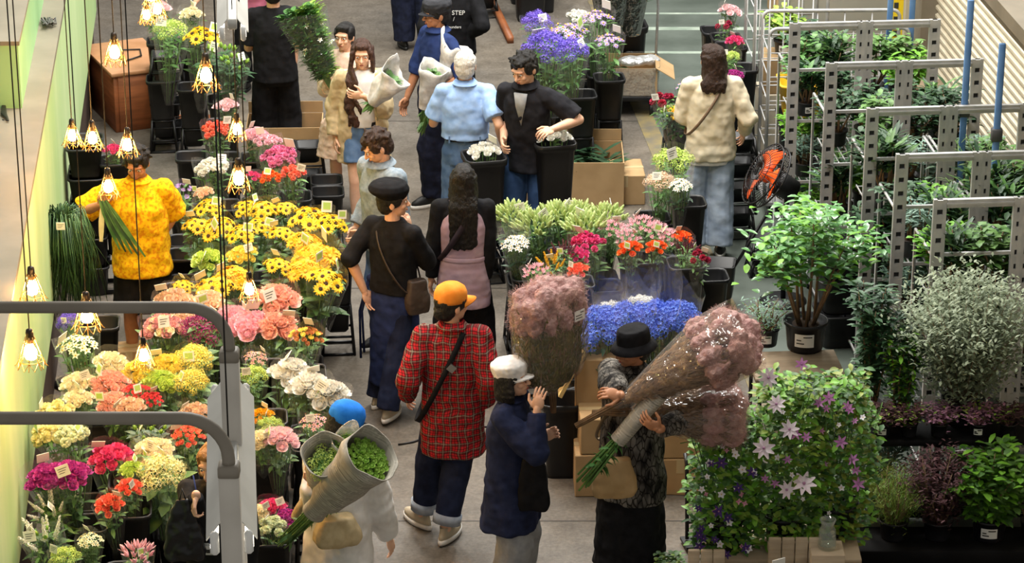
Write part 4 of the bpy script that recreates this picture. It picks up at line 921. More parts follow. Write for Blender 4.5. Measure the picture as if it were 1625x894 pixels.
def make_proto(key):
    kind, c, n = proto_spec(key); pm = PMn(c); second = {'sunflower': DARKC, 'sunopen': YELC, 'star': YELC, 'daisy': YELC, 'orchid': YELC}.get(kind, GRNC); mats = [pm, second, LEAFG]
    kw = dict(n=n, hname={'sunflower': 'sunflower_head', 'sunopen': 'sunflower_head', 'spike': 'flower_spike', 'tulipbud': 'flower_bud', 'bud': 'flower_bud'}.get(kind, 'bloom'), seed=sum(map(ord, key)))
    kw['tagk'] = 2 if kw['seed'] % 3 == 0 else 1
    if kind in ('sunflower', 'sunopen'): kw.update(leafL=.12, leafW=.06, dome=.05, tilt=1.35)
    if key in ('plum','yellowhyd','creamhyd'): kw.update(dome=.085, tilt=1.4, leafL=.12, leafW=.06)
    if key == 'brick': kw.update(mix=('berry', [PMn('yellow'), GRNC], 3))
    if key == 'dusty': kw.update(mix=('rose', [PMn('cream'), GRNC], 3))
    if key == 'greens': kw.update(leaf=DLEAF, leafn=90, leafL=.11, leafW=.04)
    if key == 'stock': kw.update(leafn=80, leafL=.12, leafW=.03, L=.6)
    if key in ('blue','bluepale','gyp'): kw.update(over=.20, dome=.07, leaf=DLEAF, leafn=40, tagk=0)
    if key == 'whiterose': kw.update(leafn=16, leafL=.05, wrap=False)
    if key == 'violet': kw.update(dome=.10, tilt=1.3)
    if key == 'cream' or key == 'limewhite': kw.update(wrap=True)
    nm = {'sun': 'sunflower_bunch', 'golden': 'sunflower_bunch', 'coral': 'carnation_bunch', 'orange': 'carnation_bunch', 'pink': 'carnation_bunch', 'hotpink': 'carnation_bunch', 'whitecarn': 'carnation_bunch'}.get(key, 'flower_bunch')
    PROTO[key] = [bunch('x', kind, mats, name=nm, **kw), .62, False]
CELLS = {}; TAKEN = set()
def put(px, py, rpx, key, label, z=1.05, tilt=8, group=None, stand='floor', side=0, yaw=None, R0=.113, bl=None):
    """a bunch whose heads the photograph shows round px, py at height z, standing in its bucket"""
    if key not in PROTO: make_proto(key)
    pr = PROTO[key]; hd = P(px, py, z); hd.x = max(hd.x, wl(hd.y) + .15); dep = hd.y*cos(PITCH) + (CAMH-z)*sin(PITCH); s = max(.62, min(1.5, rpx*dep/FPX/R0))
    yw = rnd.uniform(0, 6.28) if yaw is None else yaw
    rot = (Matrix.Rotation(R(side), 3, 'Y') @ Matrix.Rotation(R(tilt), 3, 'X'))
    base = hd - rot @ V((0, 0, pr[1]*s + .03*s))
    if stand == 'floor':
        if base.z < .07: base.z = .07
        # buckets stand in rows along the hall; a bunch goes into the nearest one and leans from there
        u = Matrix.Rotation(-AIS, 3, 'Z') @ base; g = .27; cx, cy = round(u.x/g), round(u.y/g)
        c = Matrix.Rotation(AIS, 3, 'Z') @ V((cx*g, cy*g, 0))
        if c.x < wl(c.y) + .15: cx += 1; c = Matrix.Rotation(AIS, 3, 'Z') @ V((cx*g, cy*g, 0))
        dx, dy = base.x - c.x, base.y - c.y; lim = .06; base.x = c.x + max(-lim, min(lim, dx)); base.y = c.y + max(-lim, min(lim, dy))
        CELLS.setdefault((cx, cy), []).append(base.z)
        rot = (hd - base).to_track_quat('Z', 'Y').to_matrix()
    rot = rot @ Matrix.Rotation(yw, 3, 'Z')
    e = rot.to_euler(); 
    if not pr[2]:
        o = pr[0]; pr[2] = True; o.location = base; o.rotation_euler = e; o.scale = (s,)*3; o['label'] = label
        if group: o['group'] = group
    else: o = place(pr[0], label, base, 0, group, s, e)
    return o
def holders(lab, grp, near=.17):
    """the black buckets the bunches stand in, on an upturned frame where they stand high"""
    for (cx, cy), zs in CELLS.items():
        if (cx, cy) in TAKEN: continue
        TAKEN.add((cx, cy)); c = Matrix.Rotation(AIS, 3, 'Z') @ V((cx*.27, cy*.27, 0)); bz = max(0, min(zs) - .05)
        if bz > .05: tag(link('bucket_stand', TUBM, None, (c.x, c.y, 0), (0, 0, AIS), (.93, .93, bz/.4)), lab[1], 'stand', grp[1])
        else: bz = 0
        bucket(lab[0], (c.x, c.y, bz), AIS, grp[0], (.97, .97, 1))
    CELLS.clear()
def spare(px, py, z, lab, grp, lab2, grp2):
    q = P(px, py, z); u = Matrix.Rotation(-AIS, 3, 'Z') @ q; cx, cy = round(u.x/.27), round(u.y/.27)
    if (cx, cy) in TAKEN: return
    c = Matrix.Rotation(AIS, 3, 'Z') @ V((cx*.27, cy*.27, 0))
    if c.x < wl(c.y) + .15: return
    TAKEN.add((cx, cy)); bz = max(0, z-.36)
    if bz > .05: tag(link('bucket_stand', TUBM, None, (c.x, c.y, 0), (0, 0, AIS), (.93, .93, bz/.4)), lab2, 'stand', grp2)
    else: bz = 0
    bucket(lab, (c.x, c.y, bz), AIS, grp, (.97, .97, 1))
# ---------------------------------------------------------------- the long stall on the left
G1 = None
for a in [
 (359,166,17,'palepink','pale pink rose bunch topmost in the back corner of the left stall'),
 (343,203,21,'coral','coral carnation bunch left of the hanging lamp at the back of the stall'),
 (404,212,18,'bigpink','soft pink bunch behind the cluster of pink carnations by the carton'),
 (424,222,20,'pink','small pink carnation bunch leaning against the open carton'),
 (443,246,27,'hotpink','bright pink carnation bunch with green tags in front of the open carton'),
 (337,264,26,'whitecarn','white carnation bunch in the back row below the coral carnations'),
 (401,279,13,'magsmall','small magenta bunch just right of the brightest back-row lamp'),
 (429,279,18,'orange','orange carnation bunch left of its twin, in the back row'),
 (464,273,20,'coral','coral orange carnation bunch at the aisle end of the back row'),
 (287,303,20,'lilac','lilac mum bunch in tall clear wrap beside the yellow shirt'),
 (322,304,15,'peach','little peach bunch between the lilac mums and the sunflowers'),
 (331,328,22,'sun','sunflower bunch at the top left corner of the sunflower block'),
 (314,356,22,'sun','sunflower bunch at the far left of the sunflower block, facing left'),
 (345,358,27,'sun','sunflower bunch with the largest dark-centred head, left half of the block'),
 (382,369,23,'sun','sunflower bunch just left of the long lamp cord'),
 (392,328,20,'sun','sunflower bunch behind the lamp cord in the back row of sunflowers'),
 (418,331,24,'sun','sunflower bunch just right of the lamp cord in the back row'),
 (412,358,22,'sun','sunflower bunch right of the lamp cord in the middle row'),
 (451,329,18,'sun','pale sunflower bunch in a loose wrap at the back centre'),
 (448,368,20,'sun','sunflower bunch in the gap between the left and right sunflower blocks'),
 (493,345,31,'sun','wide sunflower bunch with a white tag at the back right'),
 (524,352,24,'sun','sunflower bunch at the back right corner by the aisle'),
 (482,381,26,'golden','golden open sunflower bunch under the wide tagged bunch'),
 (506,402,34,'golden','largest golden open sunflower bunch, leaning over the aisle'),
 (486,424,27,'golden','golden sunflower bunch above the coral roses'),
 (519,440,29,'sun','lowest sunflower bunch on the right, hanging towards the aisle'),
 (441,419,21,'sun','small sunflower bunch left of the golden ones, above the lamp'),
 (330,408,24,'lime','pale green bunch in clear wrap between the upper and lower sunflowers'), (383,402,22,'yellow','soft yellow bunch beside the lamp cord between the sunflower rows'),
 (341,452,29,'sun','tight bunch of small sunflowers above the pink roses'),
 (370,433,25,'golden','golden flower bunch left of the low lamp'),
 (290,452,15,'sun','small sunflower bunch half hidden in clear wrap at the stall edge'),
 (274,474,28,'creampink','pale cream pink bunch in stiff clear wrap below the small sunflowers'),
 (328,477,27,'peach','peach rose bunch behind the curve of the upper rail'),
 (437,474,34,'salmon','salmon rose bunch with a white tag right of the low lamp'),
 (258,517,31,'dusty','dusty pink bunch with brown tinge under the upper rail'),
 (289,508,23,'creampink','cream and blush bunch between the dusty pink and the plum bunches'),
 (322,520,33,'plum','deep plum pink hydrangea bunch under the curve of the upper rail'),
 (370,500,26,'bigpink','pink rose bunch right of the curved upper rail'),
 (394,514,34,'bigpink','wide pink rose bunch below the low lamp'),
 (439,516,30,'salmon','lower salmon rose bunch next to the pink roses'),
 (486,532,25,'brick','mixed brick and yellow bunch on the aisle side below the sunflowers'),
 (122,545,31,'limewhite','lime and white bunch with trailing stems beside the low brown post'),
 (176,573,26,'cream','cream rose bunch behind the salmon roses on the left'),
 (221,587,27,'yellow','yellow rose bunch right under the lowest lamp'),
 (262,577,26,'yellow','soft yellow rose bunch right of the lowest lamp'),
 (252,604,27,'lime','lime green rose bunch in the middle of the yellow group'),
 (305,570,28,'yellowhyd','yellow hydrangea bunch in tall clear wrap beside the lamp fitting'),
 (302,605,25,'yellowhyd','yellow green hydrangea bunch below its taller twin'),
 (406,566,18,'tinypink','tiny pink speckled bunch in a pointed wrap behind the lamp fitting'),
 (402,594,21,'greenfil','lime green filler bunch right of the lamp fitting'),
 (121,605,25,'cream','cream rose bunch left of the salmon roses'),
 (124,631,22,'cream','lower cream rose bunch in clear wrap'),
 (176,606,29,'peachrose','salmon pink rose bunch above the red berries'),
 (217,622,24,'red','bright red rosebud bunch in the middle of the stall'),
 (241,631,17,'red','small red rosebud bunch at the right of the larger red one'),
 (178,636,24,'peachrose','blush salmon bunch just above the lower rail'),
 (204,645,25,'creampink','beige blush rose bunch just above the lower rail'),
 (74,650,27,'paleyellow','pale yellow carnation bunch half behind the lower rail'),
 (309,652,22,'creampink','cream blush rose bunch beside the lamp fitting above the lower rail'),
 (66,678,28,'paleyellow','pale yellow carnation bunch with a white label under the lower rail'),
 (112,688,23,'whitegreen','greenish white carnation bunch under the lower rail'),
 (239,684,24,'greens','dark leafy bunch without flowers under the lower rail'),
 (297,690,26,'pinkcoral','coral pink rosebud bunch left of the lamp fitting'),
 (466,588,30,'white','white bunch in a tall clear wrap, leftmost of the white group'),
 (492,612,31,'white','largest white bunch in the middle of the white group by the aisle'),
 (524,622,29,'white','white bunch nearest the aisle'),
 (498,668,21,'tinypink','small brownish pink bunch under the white group'),
 (414,658,17,'orangeyellow','orange yellow rose bunch right of the lamp fitting'),
 (429,673,18,'greenfil','green filler bunch behind the blush roses'),
 (413,692,15,'cream','small cream bunch touching the lamp fitting'),
 (445,692,25,'palepink','blush pink rose bunch on the aisle side of the lamp fitting'),
 (176,723,32,'deeppink','bright pink rose bunch with a white label in the front rows'),
 (243,711,30,'cream','cream green rose bunch in the front rows'),
 (248,729,22,'peach','peach rose bunch with a label in front of the cream green roses'),
 (209,744,17,'lime','small lime bunch between the pink and the cream white bunches'),
 (258,752,36,'creamhyd','broad cream white hydrangea bunch in the front rows'),
 (45,750,31,'magenta','magenta rose bunch at the far left front'),
 (108,750,32,'magenta','magenta rose bunch with a label, second from the left front'),
 (172,797,22,'coralrose','coral rose bunch with a white label leaning left in the front'),
 (205,772,17,'coralrose','small coral rose bunch behind the leaning one'),
 (432,804,21,'deeppink','deep pink rose bunch low beside the lamp fitting'),
 (459,818,18,'pinkmag','magenta pink carnation bunch beside the green stems'),
 (433,834,19,'whitegreen','cream white bunch in paper low by the aisle'),
 (409,812,12,'cream','little cream bunch at the foot of the lamp fitting')]:
    px, py = a[0], a[1]; aisle = px > 400
    put(*a, z=1.05 if py < 800 else .92, tilt=10 if py > 300 else 4, side=5 if aisle and 300 < py < 640 else 0)
for a in [(60,846,30,'stock','white stock bunch with long grey green leaves at the bottom left'), (142,855,19,'limewhite','white and green bunch with a white label at the bottom left'),
 (103,882,23,'greenfil','pale lime hydrangea bunch at the bottom edge'), (220,880,22,'pinkbuds','pale bud bunch in clear wrap at the bottom edge'), (14,800,24,'stock','white stock bunch against the left wall above the leafy corner'), (28,772,22,'greens','leafy bunch beside the left wall below the magenta roses'), (18,846,26,'greens','dark leafy bunch at the left bottom corner')]:
    put(*a, z=.92, tilt=6)
for a in [(272,44,26,'greenfil','big lime green bunch under the top lamps'), (322,54,26,'sun','yellow sunflower bunch under the reaching arm'), (250,12,20,'palepink','pale pink bunch behind the top lamps'), (180,236,14,'deeppink','magenta bunch with a white tag beside the lamps'), (303,20,18,'cream','cream bunch behind the yellow sunflowers at the top'), (352,84,26,'greens','grey green leafy bunch left of the black t-shirt'), (372,98,22,'greens','second leafy bunch touching the black t-shirt side')]:
    put(*a, z=1.15, tilt=2)
holders(('black square flower bucket holding bunches in the long left stall', 'black frame stand under a bucket in the long left stall'), ('buckets of the left stall', 'frame stands of the left stall'))
# empty buckets whose rims show between the bunches
for px, py, z in ((470,640,.62), (415,740,.7), (450,745,.5), (470,765,.62), (205,850,.62), (240,830,.62), (262,845,.55), (290,850,.6), (150,800,.7), (95,600,.8), (95,640,.75), (85,570,.9), (90,540,.95), (288,250,.5), (500,290,.55), (498,312,.55), (470,505,.6), (490,575,.5), (270,390,.8), (265,420,.75), (285,400,.75), (270,440,.7), (260,360,.8), (300,400,.7), (325,410,.65), (480,455,.6), (460,450,.6), (100,575,.8), (75,610,.8), (150,660,.7), (160,690,.7), (345,830,.6), (380,850,.6), (300,800,.6), (270,800,.6), (430,740,.6), (475,720,.6), (485,690,.6), (20,800,.7), (70,800,.7), (120,810,.7)):
    spare(px, py, z, 'empty black flower bucket with its rim showing between bunches', 'empty buckets of the left stall', 'black frame stand under a bucket in the long left stall', 'frame stands of the left stall')
for k, (px, py) in enumerate(((205,590),(152,596))):
    q = P(px, py, 0); carton(('brown paper carton at the feet of the yellow shirt, right one', 'brown paper carton at the feet of the yellow shirt, left one')[k], q, (.24, .2, .2), .2-.3*k)
# black bucket stacks by the wall beside the yellow shirt
for k, (px, py) in enumerate(((118,452),(92,462))):
    q = P(px, py, 0); q.x = max(q.x, wl(q.y)+.16)
    for i in range(5): bucket('black bucket in the stacks between the left wall and the yellow shirt', (q.x, q.y, .24*i), AIS, 'bucket stacks beside the yellow shirt', (1.05, 1.05, .66))
q = P(105, 500, .9); put(105, 505, 16, 'violet', 'small violet bunch beside the lime bunch under the upper rail', z=1.05)
holders(('black square flower bucket holding bunches in the long left stall', 'black frame stand under a bucket in the long left stall'), ('buckets of the left stall', 'frame stands of the left stall'))
# ---------------------------------------------------------------- flower table in the middle of the aisle
COLS['budgreen'] = ('a9c06a', 'd5e0a4')
def more_protos():
    global proto_spec
    old = proto_spec
    extra = dict(greenbud=('tulipbud','budgreen',30), pinkalst=('lily','pink',22), carnpink=('carnation','deeppink',14), whiterose=('rose','white',16), dried=('cluster','beige',18))
    proto_spec = lambda k: extra[k] if k in extra else old(k)
more_protos()
for a in [
 (812,343,24,'greenbud','greenish white bud bunch at the far left back of the middle table'), (846,357,27,'greenbud','greenish white bud bunch with a white label, second from left on the middle table'), (886,345,26,'greenbud','greenish white bud bunch behind the dark wine spikes'),
 (928,362,27,'greenbud','greenish white bud bunch right behind the deep pink carnations'), (915,340,22,'greenbud','greenish white bud bunch deepest in the back row, with three labels'), (962,345,24,'greenbud','pale bud bunch next to the pink lilies'), (817,386,22,'gyp','tiny white flowers in silvery wrap leaning left off the middle table'),
 (972,362,20,'pinkalst','pink lily bunch leftmost of the pink group'), (996,374,18,'pinkalst','pink lily bunch above the orange balls'), (1018,357,22,'pinkalst','pink lily bunch at the back of the pink group'), (1043,364,20,'pinkalst','pink lily bunch right of centre in the pink group'), (1062,374,18,'pinkalst','pink lily bunch at the right end of the pink group'),
 (932,385,26,'carnpink','deep pink carnation bunch with long leafy stems'), (919,401,12,'magsmall','small deep pink bunch below the carnations'), (873,420,18,'goldspike','golden yellow spike bunch'), (894,404,17,'wine','dark wine coloured spike bunch'), (918,428,10,'coralrose','small orange bunch beside the wine spikes'), (850,432,20,'pinkalst','low pink bunch at the front left of the middle table'),
 (1000,392,18,'orangeball','round orange bunch with green collar, left of its twin'), (1042,390,15,'orangeball','round orange bunch with green collar, right of its twin'), (1084,376,12,'orangeball','orange bunch in tall clear wrap at the right corner'), (1108,408,15,'crimson','crimson bunch at the right corner of the middle table'), (1090,398,12,'wine','dark red bunch beside the crimson one')]:
    put(*a, z=1.0, tilt=12, side=(a[0]-960)*.05)
holders(('black square flower bucket holding bunches on the middle stand', 'black frame stand under a bucket of the middle stand'), ('buckets of the middle stand', 'frame stands of the middle stand'))
for px, py, z in ((975,420,.66),(970,440,.64),(962,458,.62),(1017,440,.62),(1062,440,.62),(1060,415,.68),(1020,418,.66),(1105,445,.6),(880,455,.6),(835,450,.62),(1000,440,.62),(1040,440,.62),(1085,445,.62),(905,455,.6),(935,458,.6)):
    spare(px, py, z, 'empty black flower bucket at the front of the middle stand', 'empty buckets of the middle stand', 'black frame stand under a bucket of the middle stand', 'frame stands of the middle stand')
for a in [(950,514,40,'blue','blue delphinium bunch at the left end of the blue row'), (992,508,42,'blue','blue delphinium bunch behind the black hat'), (1036,504,40,'blue','blue delphinium bunch right of the black hat'), (1074,500,34,'blue','blue delphinium bunch at the right end of the blue row'), (970,494,24,'bluepale','white small-flowered bunch in tall clear wrap behind the blue row'), (1018,485,24,'bluepale','white leafy bunch in stiff clear wrap behind the blue row')]:
    put(*a, z=1.05, tilt=9)
holders(('black square flower bucket under the blue bunches', 'black frame stand under the blue bunches'), ('buckets under the blue bunches', 'frame stands under the blue bunches'))
# flowers standing further back
for a in [(1068,252,30,'greenfil','lime green hydrangea bunch beside the pale jeans'), (1048,286,22,'dried','dried brown bunch left of the lime hydrangea'), (1080,292,18,'gyp','white airy bunch below the lime hydrangea')]: put(*a, z=.95, tilt=4)
for a in [(1053,158,18,'crimson','crimson bunch beside the cream knit top'), (1078,173,17,'golden','golden yellow bunch beside the cream knit top'), (1088,137,15,'lavender','lilac bunch with a green tag beside the cream knit top'), (1064,176,14,'greens','leafy mixed bunch under the crimson flowers')]: put(*a, z=.9, tilt=8, side=-8)
for a in [(866,74,40,'violet','deep violet statice bunch above the black-haired head'), (902,48,34,'lavender','pale lilac bunch behind the deep violet statice'), (908,80,24,'violet','dark violet bunch right of the large violet one'), (946,26,26,'lavender','pale lilac bunch at the back of the statice group'), (966,62,22,'lavender','lilac bunch at the right end of the statice group'), (852,36,22,'violet','small blue violet bunch behind the statice'), (920,24,18,'whitecarn','white bunch in the statice group')]: put(*a, z=1.25, tilt=6)
for a in [(1152,40,13,'crimson','dark red bunch high on the roll cage'), (1166,62,13,'deeppink','pink bunch second on the roll cage'), (1160,14,16,'palepink','pale flowers at the top of the roll cage'), (1160,88,14,'greenfil','green bunch in the middle of the roll cage'), (1166,116,13,'pinkmag','magenta bunch low on the roll cage')]: put(*a, z=1.15, tilt=2)
holders(('black square flower bucket standing at the back of the hall', 'black frame stand at the back of the hall'), ('buckets at the back of the hall', 'frame stands at the back of the hall'))
# the two white rose buckets on frame pedestals
def pedestal(px, py, z, lab, rows):
    q = P(px, py, z); h = z - .60
    for i in range(1): put(px, py-8, 25, 'whiterose', lab[0], z=z+.05, tilt=2, stand='none')
    tag(link('flower_bucket', BUCKM, None, (q.x, q.y, h), (0,0,.2), (1.22, 1.22, .60/.36)), lab[1], 'bucket')
    k = h/rows
    for i in range(rows): tag(link('bucket_stand', TUBM, None, (q.x, q.y, i*k), (0,0,.2), (1.05, 1.05, k/.4)), lab[2], 'stand', lab[3])
pedestal(768, 246, 1.02, ('white rose bunch in the black bucket under the clasped hands', 'tall black bucket of white roses left of the black shirt', 'black frame in the pedestal under the left white rose bucket', 'frames of the left rose pedestal'), 2)
pedestal(878, 222, 1.08, ('white rose bunch with pink tinge on the right frame pedestal', 'black bucket on the frame pedestal right of the black shirt', 'black frame in the pedestal under the right white rose bucket', 'frames of the right rose pedestal'), 2)
def tower(px, py, n, h, lab, grp, rz=.1, sc=1.0, step=None):
    q = P(px, py, 0); st = step or h/n
    for i in range(n): tag(link('bucket_stand', TUBM, None, (q.x, q.y, i*st), (0,0,rz), (sc, sc, st/.4)), lab, 'stand', grp)
tower(931, 208, 4, .85, 'black frame stand in the tall stack beside the wrapped carton', 'stack beside the wrapped carton', .05, 1.1)
tower(270, 232, 4, .85, 'black frame stand in the stack beside the wooden cabinet', 'stack beside the wooden cabinet', .1, 1.15)
tower(1170, 372, 4, .85, 'black frame stand in the stack right of the pale jeans', 'stack right of the pale jeans', .1, 1.0)
tower(491, 318, 2, .5, 'black frame stand at the aisle end of the back row', 'stack at the aisle end', .1, 1.05)
tower(768, 24, 2, .4, 'black frame stand in the short stack at the top edge', 'short stack at the top edge', .2, 1.0)
tower(1212, 432, 2, .30, 'black frame stand in the stack behind the leafy shrub', 'stack behind the leafy shrub', .1, 1.0)
for i, (px, py) in enumerate(((866,190),(990,150))):
    q = P(px, py, 0); bucket(('tall black bin under the violet statice', 'tall black bin under the dark plastic sleeves')[i], q, .1, None, (1.5, 1.3, 1.9), name='flower_bin', cat='bin')
# dark plastic sleeves standing in the bin
DSL = cello('dark_sleeve', '6a7068', .72, .18, .8)
for i, (px, lab) in enumerate(((968,'dark plastic sleeve of foliage, left one behind the statice'), (1000,'dark plastic sleeve of foliage, right one at the top of the aisle'))):
    q = P(px, 60, .75); t = thing('foliage_sleeve', lab, 'wrapped foliage', q + V((0, .12*i, 0)))
    wrap_m(.25, 1.05, random.Random(i), 0, .10, 1.1, .1).build('sleeve', DSL, t); f = M(); leaf_cluster(f, random.Random(i), (0,0,.2), (0,0,1.0), 220, .22, .04, 0, .7, .5, .8); f.tube([(0,0,.0), (0,0,.8)], .012, 5, 1); f.build('foliage', [DLEAF, STEMG], t)
# ---------------------------------------------------------------- cartons
q = P(892, 331, 0); t = carton('large open carton with green leaves inside, behind the black shirt', (q.x, q.y+.28, 0), (1.02, .56, .40), .0, None, open_=True, flap=.10)
for i, (dx, n_, lab, mm) in enumerate(((.20, 46, 'heap of dark green leaves inside the large open carton', DLEAF), (-.36, 26, 'pale green stems inside the left end of the large open carton', LLEAF))):
    f = M(); rg = random.Random(i)
    for k in range(n_): f.strip((rg.uniform(-.22,.22)*(1 if i == 0 else .5), rg.uniform(-.16,.16), .02 + .12*rg.random()), (rg.uniform(-1,1), rg.uniform(-.5,.5), .15), (0,0,1), .2, .05, 0, .3)
    for k in range(6): f.tube([(-.2*(1-.4*i), -.1+.04*k, .02), (.2*(1-.4*i), -.1+.04*k, .05)], .006, 5)
    tag(f.build('cut_foliage', mm, loc=(q.x+dx, q.y+.28, .25)), lab, 'foliage')
    b_ = M(); 
q = P(990, 332, 0); carton('small closed carton beside the large open carton', (q.x, q.y+.3, 0), (.34, .42, .26), .05)
q = P(452, 292, 0); t = carton('open carton with printed marks in front of the black t-shirt', (q.x, q.y+.2, 0), (.64, .40, .50), .03, None, open_=True, flap=.10)
m = M()
for dx in (.19, .25): 
    m.box((dx, -.2015, .36), (.05, .002, .06)); 
m.box((.12, -.2015, .36), (.018, .002, .07)); o = m.build('printed_marks', PRINT, t, smooth=False)
# plastic wrapped carton on a low trolley
q = P(978, 186, 0); t = thing('platform_trolley', 'low dark platform trolley under the plastic wrapped carton', 'trolley', (q.x, q.y+.25, 0), -.02)
m = M(); m.box((0,0,.17), (.78,.5,.05), bev=.01); m.build('platform', BLK, t)
for sx in (-.32, .32):
    for sy in (-.18, .18): m = M(); m.lathe([(.055,-.015),(.06,-.01),(.06,.01),(.055,.015)], (sx,sy,.062), 12, 0, True, Matrix.Rotation(pi/2, 3, 'Y')); m.box((sx,sy,.13), (.03,.05,.04)); m.build('wheel', BLK, t)
m = M(); m.tube([(.36,.2,.19), (.38,.24,.9), (.36,.24,1.15), (.30,.24,1.22)], .014, 6); m.build('handle', GREYM, t)
t = carton('long carton wrapped in clear plastic on the low trolley', (q.x, q.y+.25, .195), (.74, .46, .26), -.02, None, open_=True, tape=False)
m = M(); m.box((.44, -.05, .22), (.20, .42, .006), mat=Matrix.Rotation(.55, 3, 'Y')); m.build('flap', CARD, t, smooth=False)
m = M(); rr = []; rg = random.Random(4)
for z, e in ((.01,.02),(.1,.012),(.2,.016),(.27,.02)):
    n = 40; rr.append([V((math.copysign(abs(cos(a))**.25, cos(a))*(.37+e+.008*rg.random()), math.copysign(abs(sin(a))**.25, sin(a))*(.23+e+.008*rg.random()), z)) for a in [2*pi*i/n for i in range(n)]])
m.loft(rr, 0, cap=False); m.build('plastic_wrap', cello('milky_film', 'f2f2ee', .62, .2, .8), t)
m = M(); rg = random.Random(2)
for i in range(3): m.ell((.12+.09*i, .02*i, .25), (.11,.09,.045), 10)
tag(vox(m, 'plastic_bag', cello('white_film', 'f6f6f4', .25, .3, .6), .012, 2, .03, .06), 'crumpled white plastic bag lying on the wrapped carton', 'bag').location = (q.x, q.y+.25, .20)
f = M(); rg = random.Random(8)
for k in range(30): f.strip((rg.uniform(-.3,.1), rg.uniform(-.15,.15), .05), (rg.uniform(-1,1), rg.uniform(-.4,.4), .1), (0,0,1), .18, .03, 0, .2)
for k in range(4): f.tube([(-.3, -.1+.06*k, .03), (.1, -.1+.06*k, .05)], .006, 5)
tag(f.build('cut_foliage', DLEAF, loc=(q.x, q.y+.25, .36)), 'cut foliage lying in the wrapped carton', 'foliage')
# stacked cartons behind the black hat
q = P(955, 791, 0); x0, y0 = q.x, q.y
carton('bottom carton of the stack left of the patterned jacket', (x0+.04, y0+.2, 0), (.44, .36, .30), .02, None, handle=True, marks=True)
carton('upper carton of the stack left of the patterned jacket', (x0+.05, y0+.2, .305), (.40, .34, .25), .04, None, handle=True, marks=True)
carton('carton farther back with its corner under the blue bunches', (x0+.06, y0+.44, 0), (.46, .30, .86), .0, None)
q = P(1076, 790, 0); carton('carton standing on the floor right of the patterned jacket', (q.x+.02, q.y+.2, 0), (.30, .34, .26), -.05); carton('carton on top of the one right of the patterned jacket', (q.x+.03, q.y+.2, .265), (.28, .32, .24), .03)
a, b, c_, d = Q(890, 640, y0+.1), Q(903, 634, y0+.1), Q(919, 578, y0+.24), Q(908, 584, y0+.24)
m = M(); c0 = (a+c_)/2; m.box((0,0,0), (.025, .30, .34), mat=Matrix.Rotation(.45, 3, 'Y'))
t = tag(m.build('wooden_board', mat('pale_wood', 'c8a868', 'd8ba7c', 3, .6, stretch=(1, 8, 1)), loc=(x0-.20, y0+.36, .78), smooth=False), 'pale wooden board leaning beside the cartons behind the smoke bunch', 'board')
bucket('black crate under the pale wooden board', (x0-.26, y0+.40, 0), 0, None, (1.0, 1.1, 1.5))
# plywood cabinet at the back left
PLY = mat('plywood', '6f3f22', '8a5230', 3, .5, stretch=(1, 1, 9)); PLYT = mat('plywood_edge', 'a0724c', 'b28360', 5, .6)
q = P(205, 210, 0); t = thing('wooden_cabinet', 'open plywood cabinet behind the lamps at the back left', 'cabinet', (q.x-.05, q.y+.5, 0), .42)
for nm, c, d, mm in (('side_panel', (.25,0,.26), (.04,.9,.52), PLY), ('side_panel', (-.25,0,.26), (.04,.9,.52), PLY), ('top_panel', (0,0,.54), (.58,.94,.035), PLYT), ('front_panel', (0,-.44,.26), (.46,.03,.52), PLY), ('bottom_panel', (0,0,.03), (.46,.84,.04), PLYT), ('back_panel', (0,.43,.26), (.46,.02,.5), PLY)):
    m = M(); m.box(c, d, bev=.004); m.build(nm, mm, t)
m = M(); m.tube([(-.1,-.2,.57), (.1,-.1,.57), (.15,.1,.565), (-.05,.15,.57), (-.1,-.2,.57)], .008, 5); tag(m.build('cable_coil', BLK), 'black cable lying on the plywood cabinet', 'cable').matrix_world = Matrix.Translation((q.x-.05, q.y+.5, .002)) @ Matrix.Rotation(.42, 4, 'Z')
q = P(310, 206, 0); m = M(); m.box((0,0,.03), (.5,.3,.06), bev=.004); tag(m.build('timber_plank', PLY, loc=(q.x, q.y+.1, 0)), 'low brown timber block behind the coral carnations', 'timber')
# ---------------------------------------------------------------- bunches in people's arms
def held(name, label, p0, p1, build, cat='wrapped bunch', roll=0):
    """a bundle whose stem end is p0 and whose axis runs to p1"""
    p0, p1 = V(p0), V(p1); t = thing(name, label, cat, p0); t.rotation_euler = ((p1-p0).to_track_quat('Z', 'Y').to_matrix() @ Matrix.Rotation(roll, 3, 'Z')).to_euler(); build(t, (p1-p0).length); return t
SMK1 = mat('smoke_pink', 'b58c88', 'd0aea8', 26, .95, trans=.25, detail=6, bump=.8, bscale=60, spec=.05); SMK2 = mat('smoke_olive', '5c5a30', '7f7a44', 14, .9, trans=.25); SMKB = mat('smoke_brown', '77604c', '967c62', 14, .9, trans=.25)
SMKC = mat('smoke_core_olive', '50522a', '726a3c', 16, .95, detail=6, bump=.8, bscale=50, spec=.05); SMKD = mat('smoke_core_brown', '6b5640', '8a7052', 16, .95, detail=6, bump=.8, bscale=50, spec=.05)
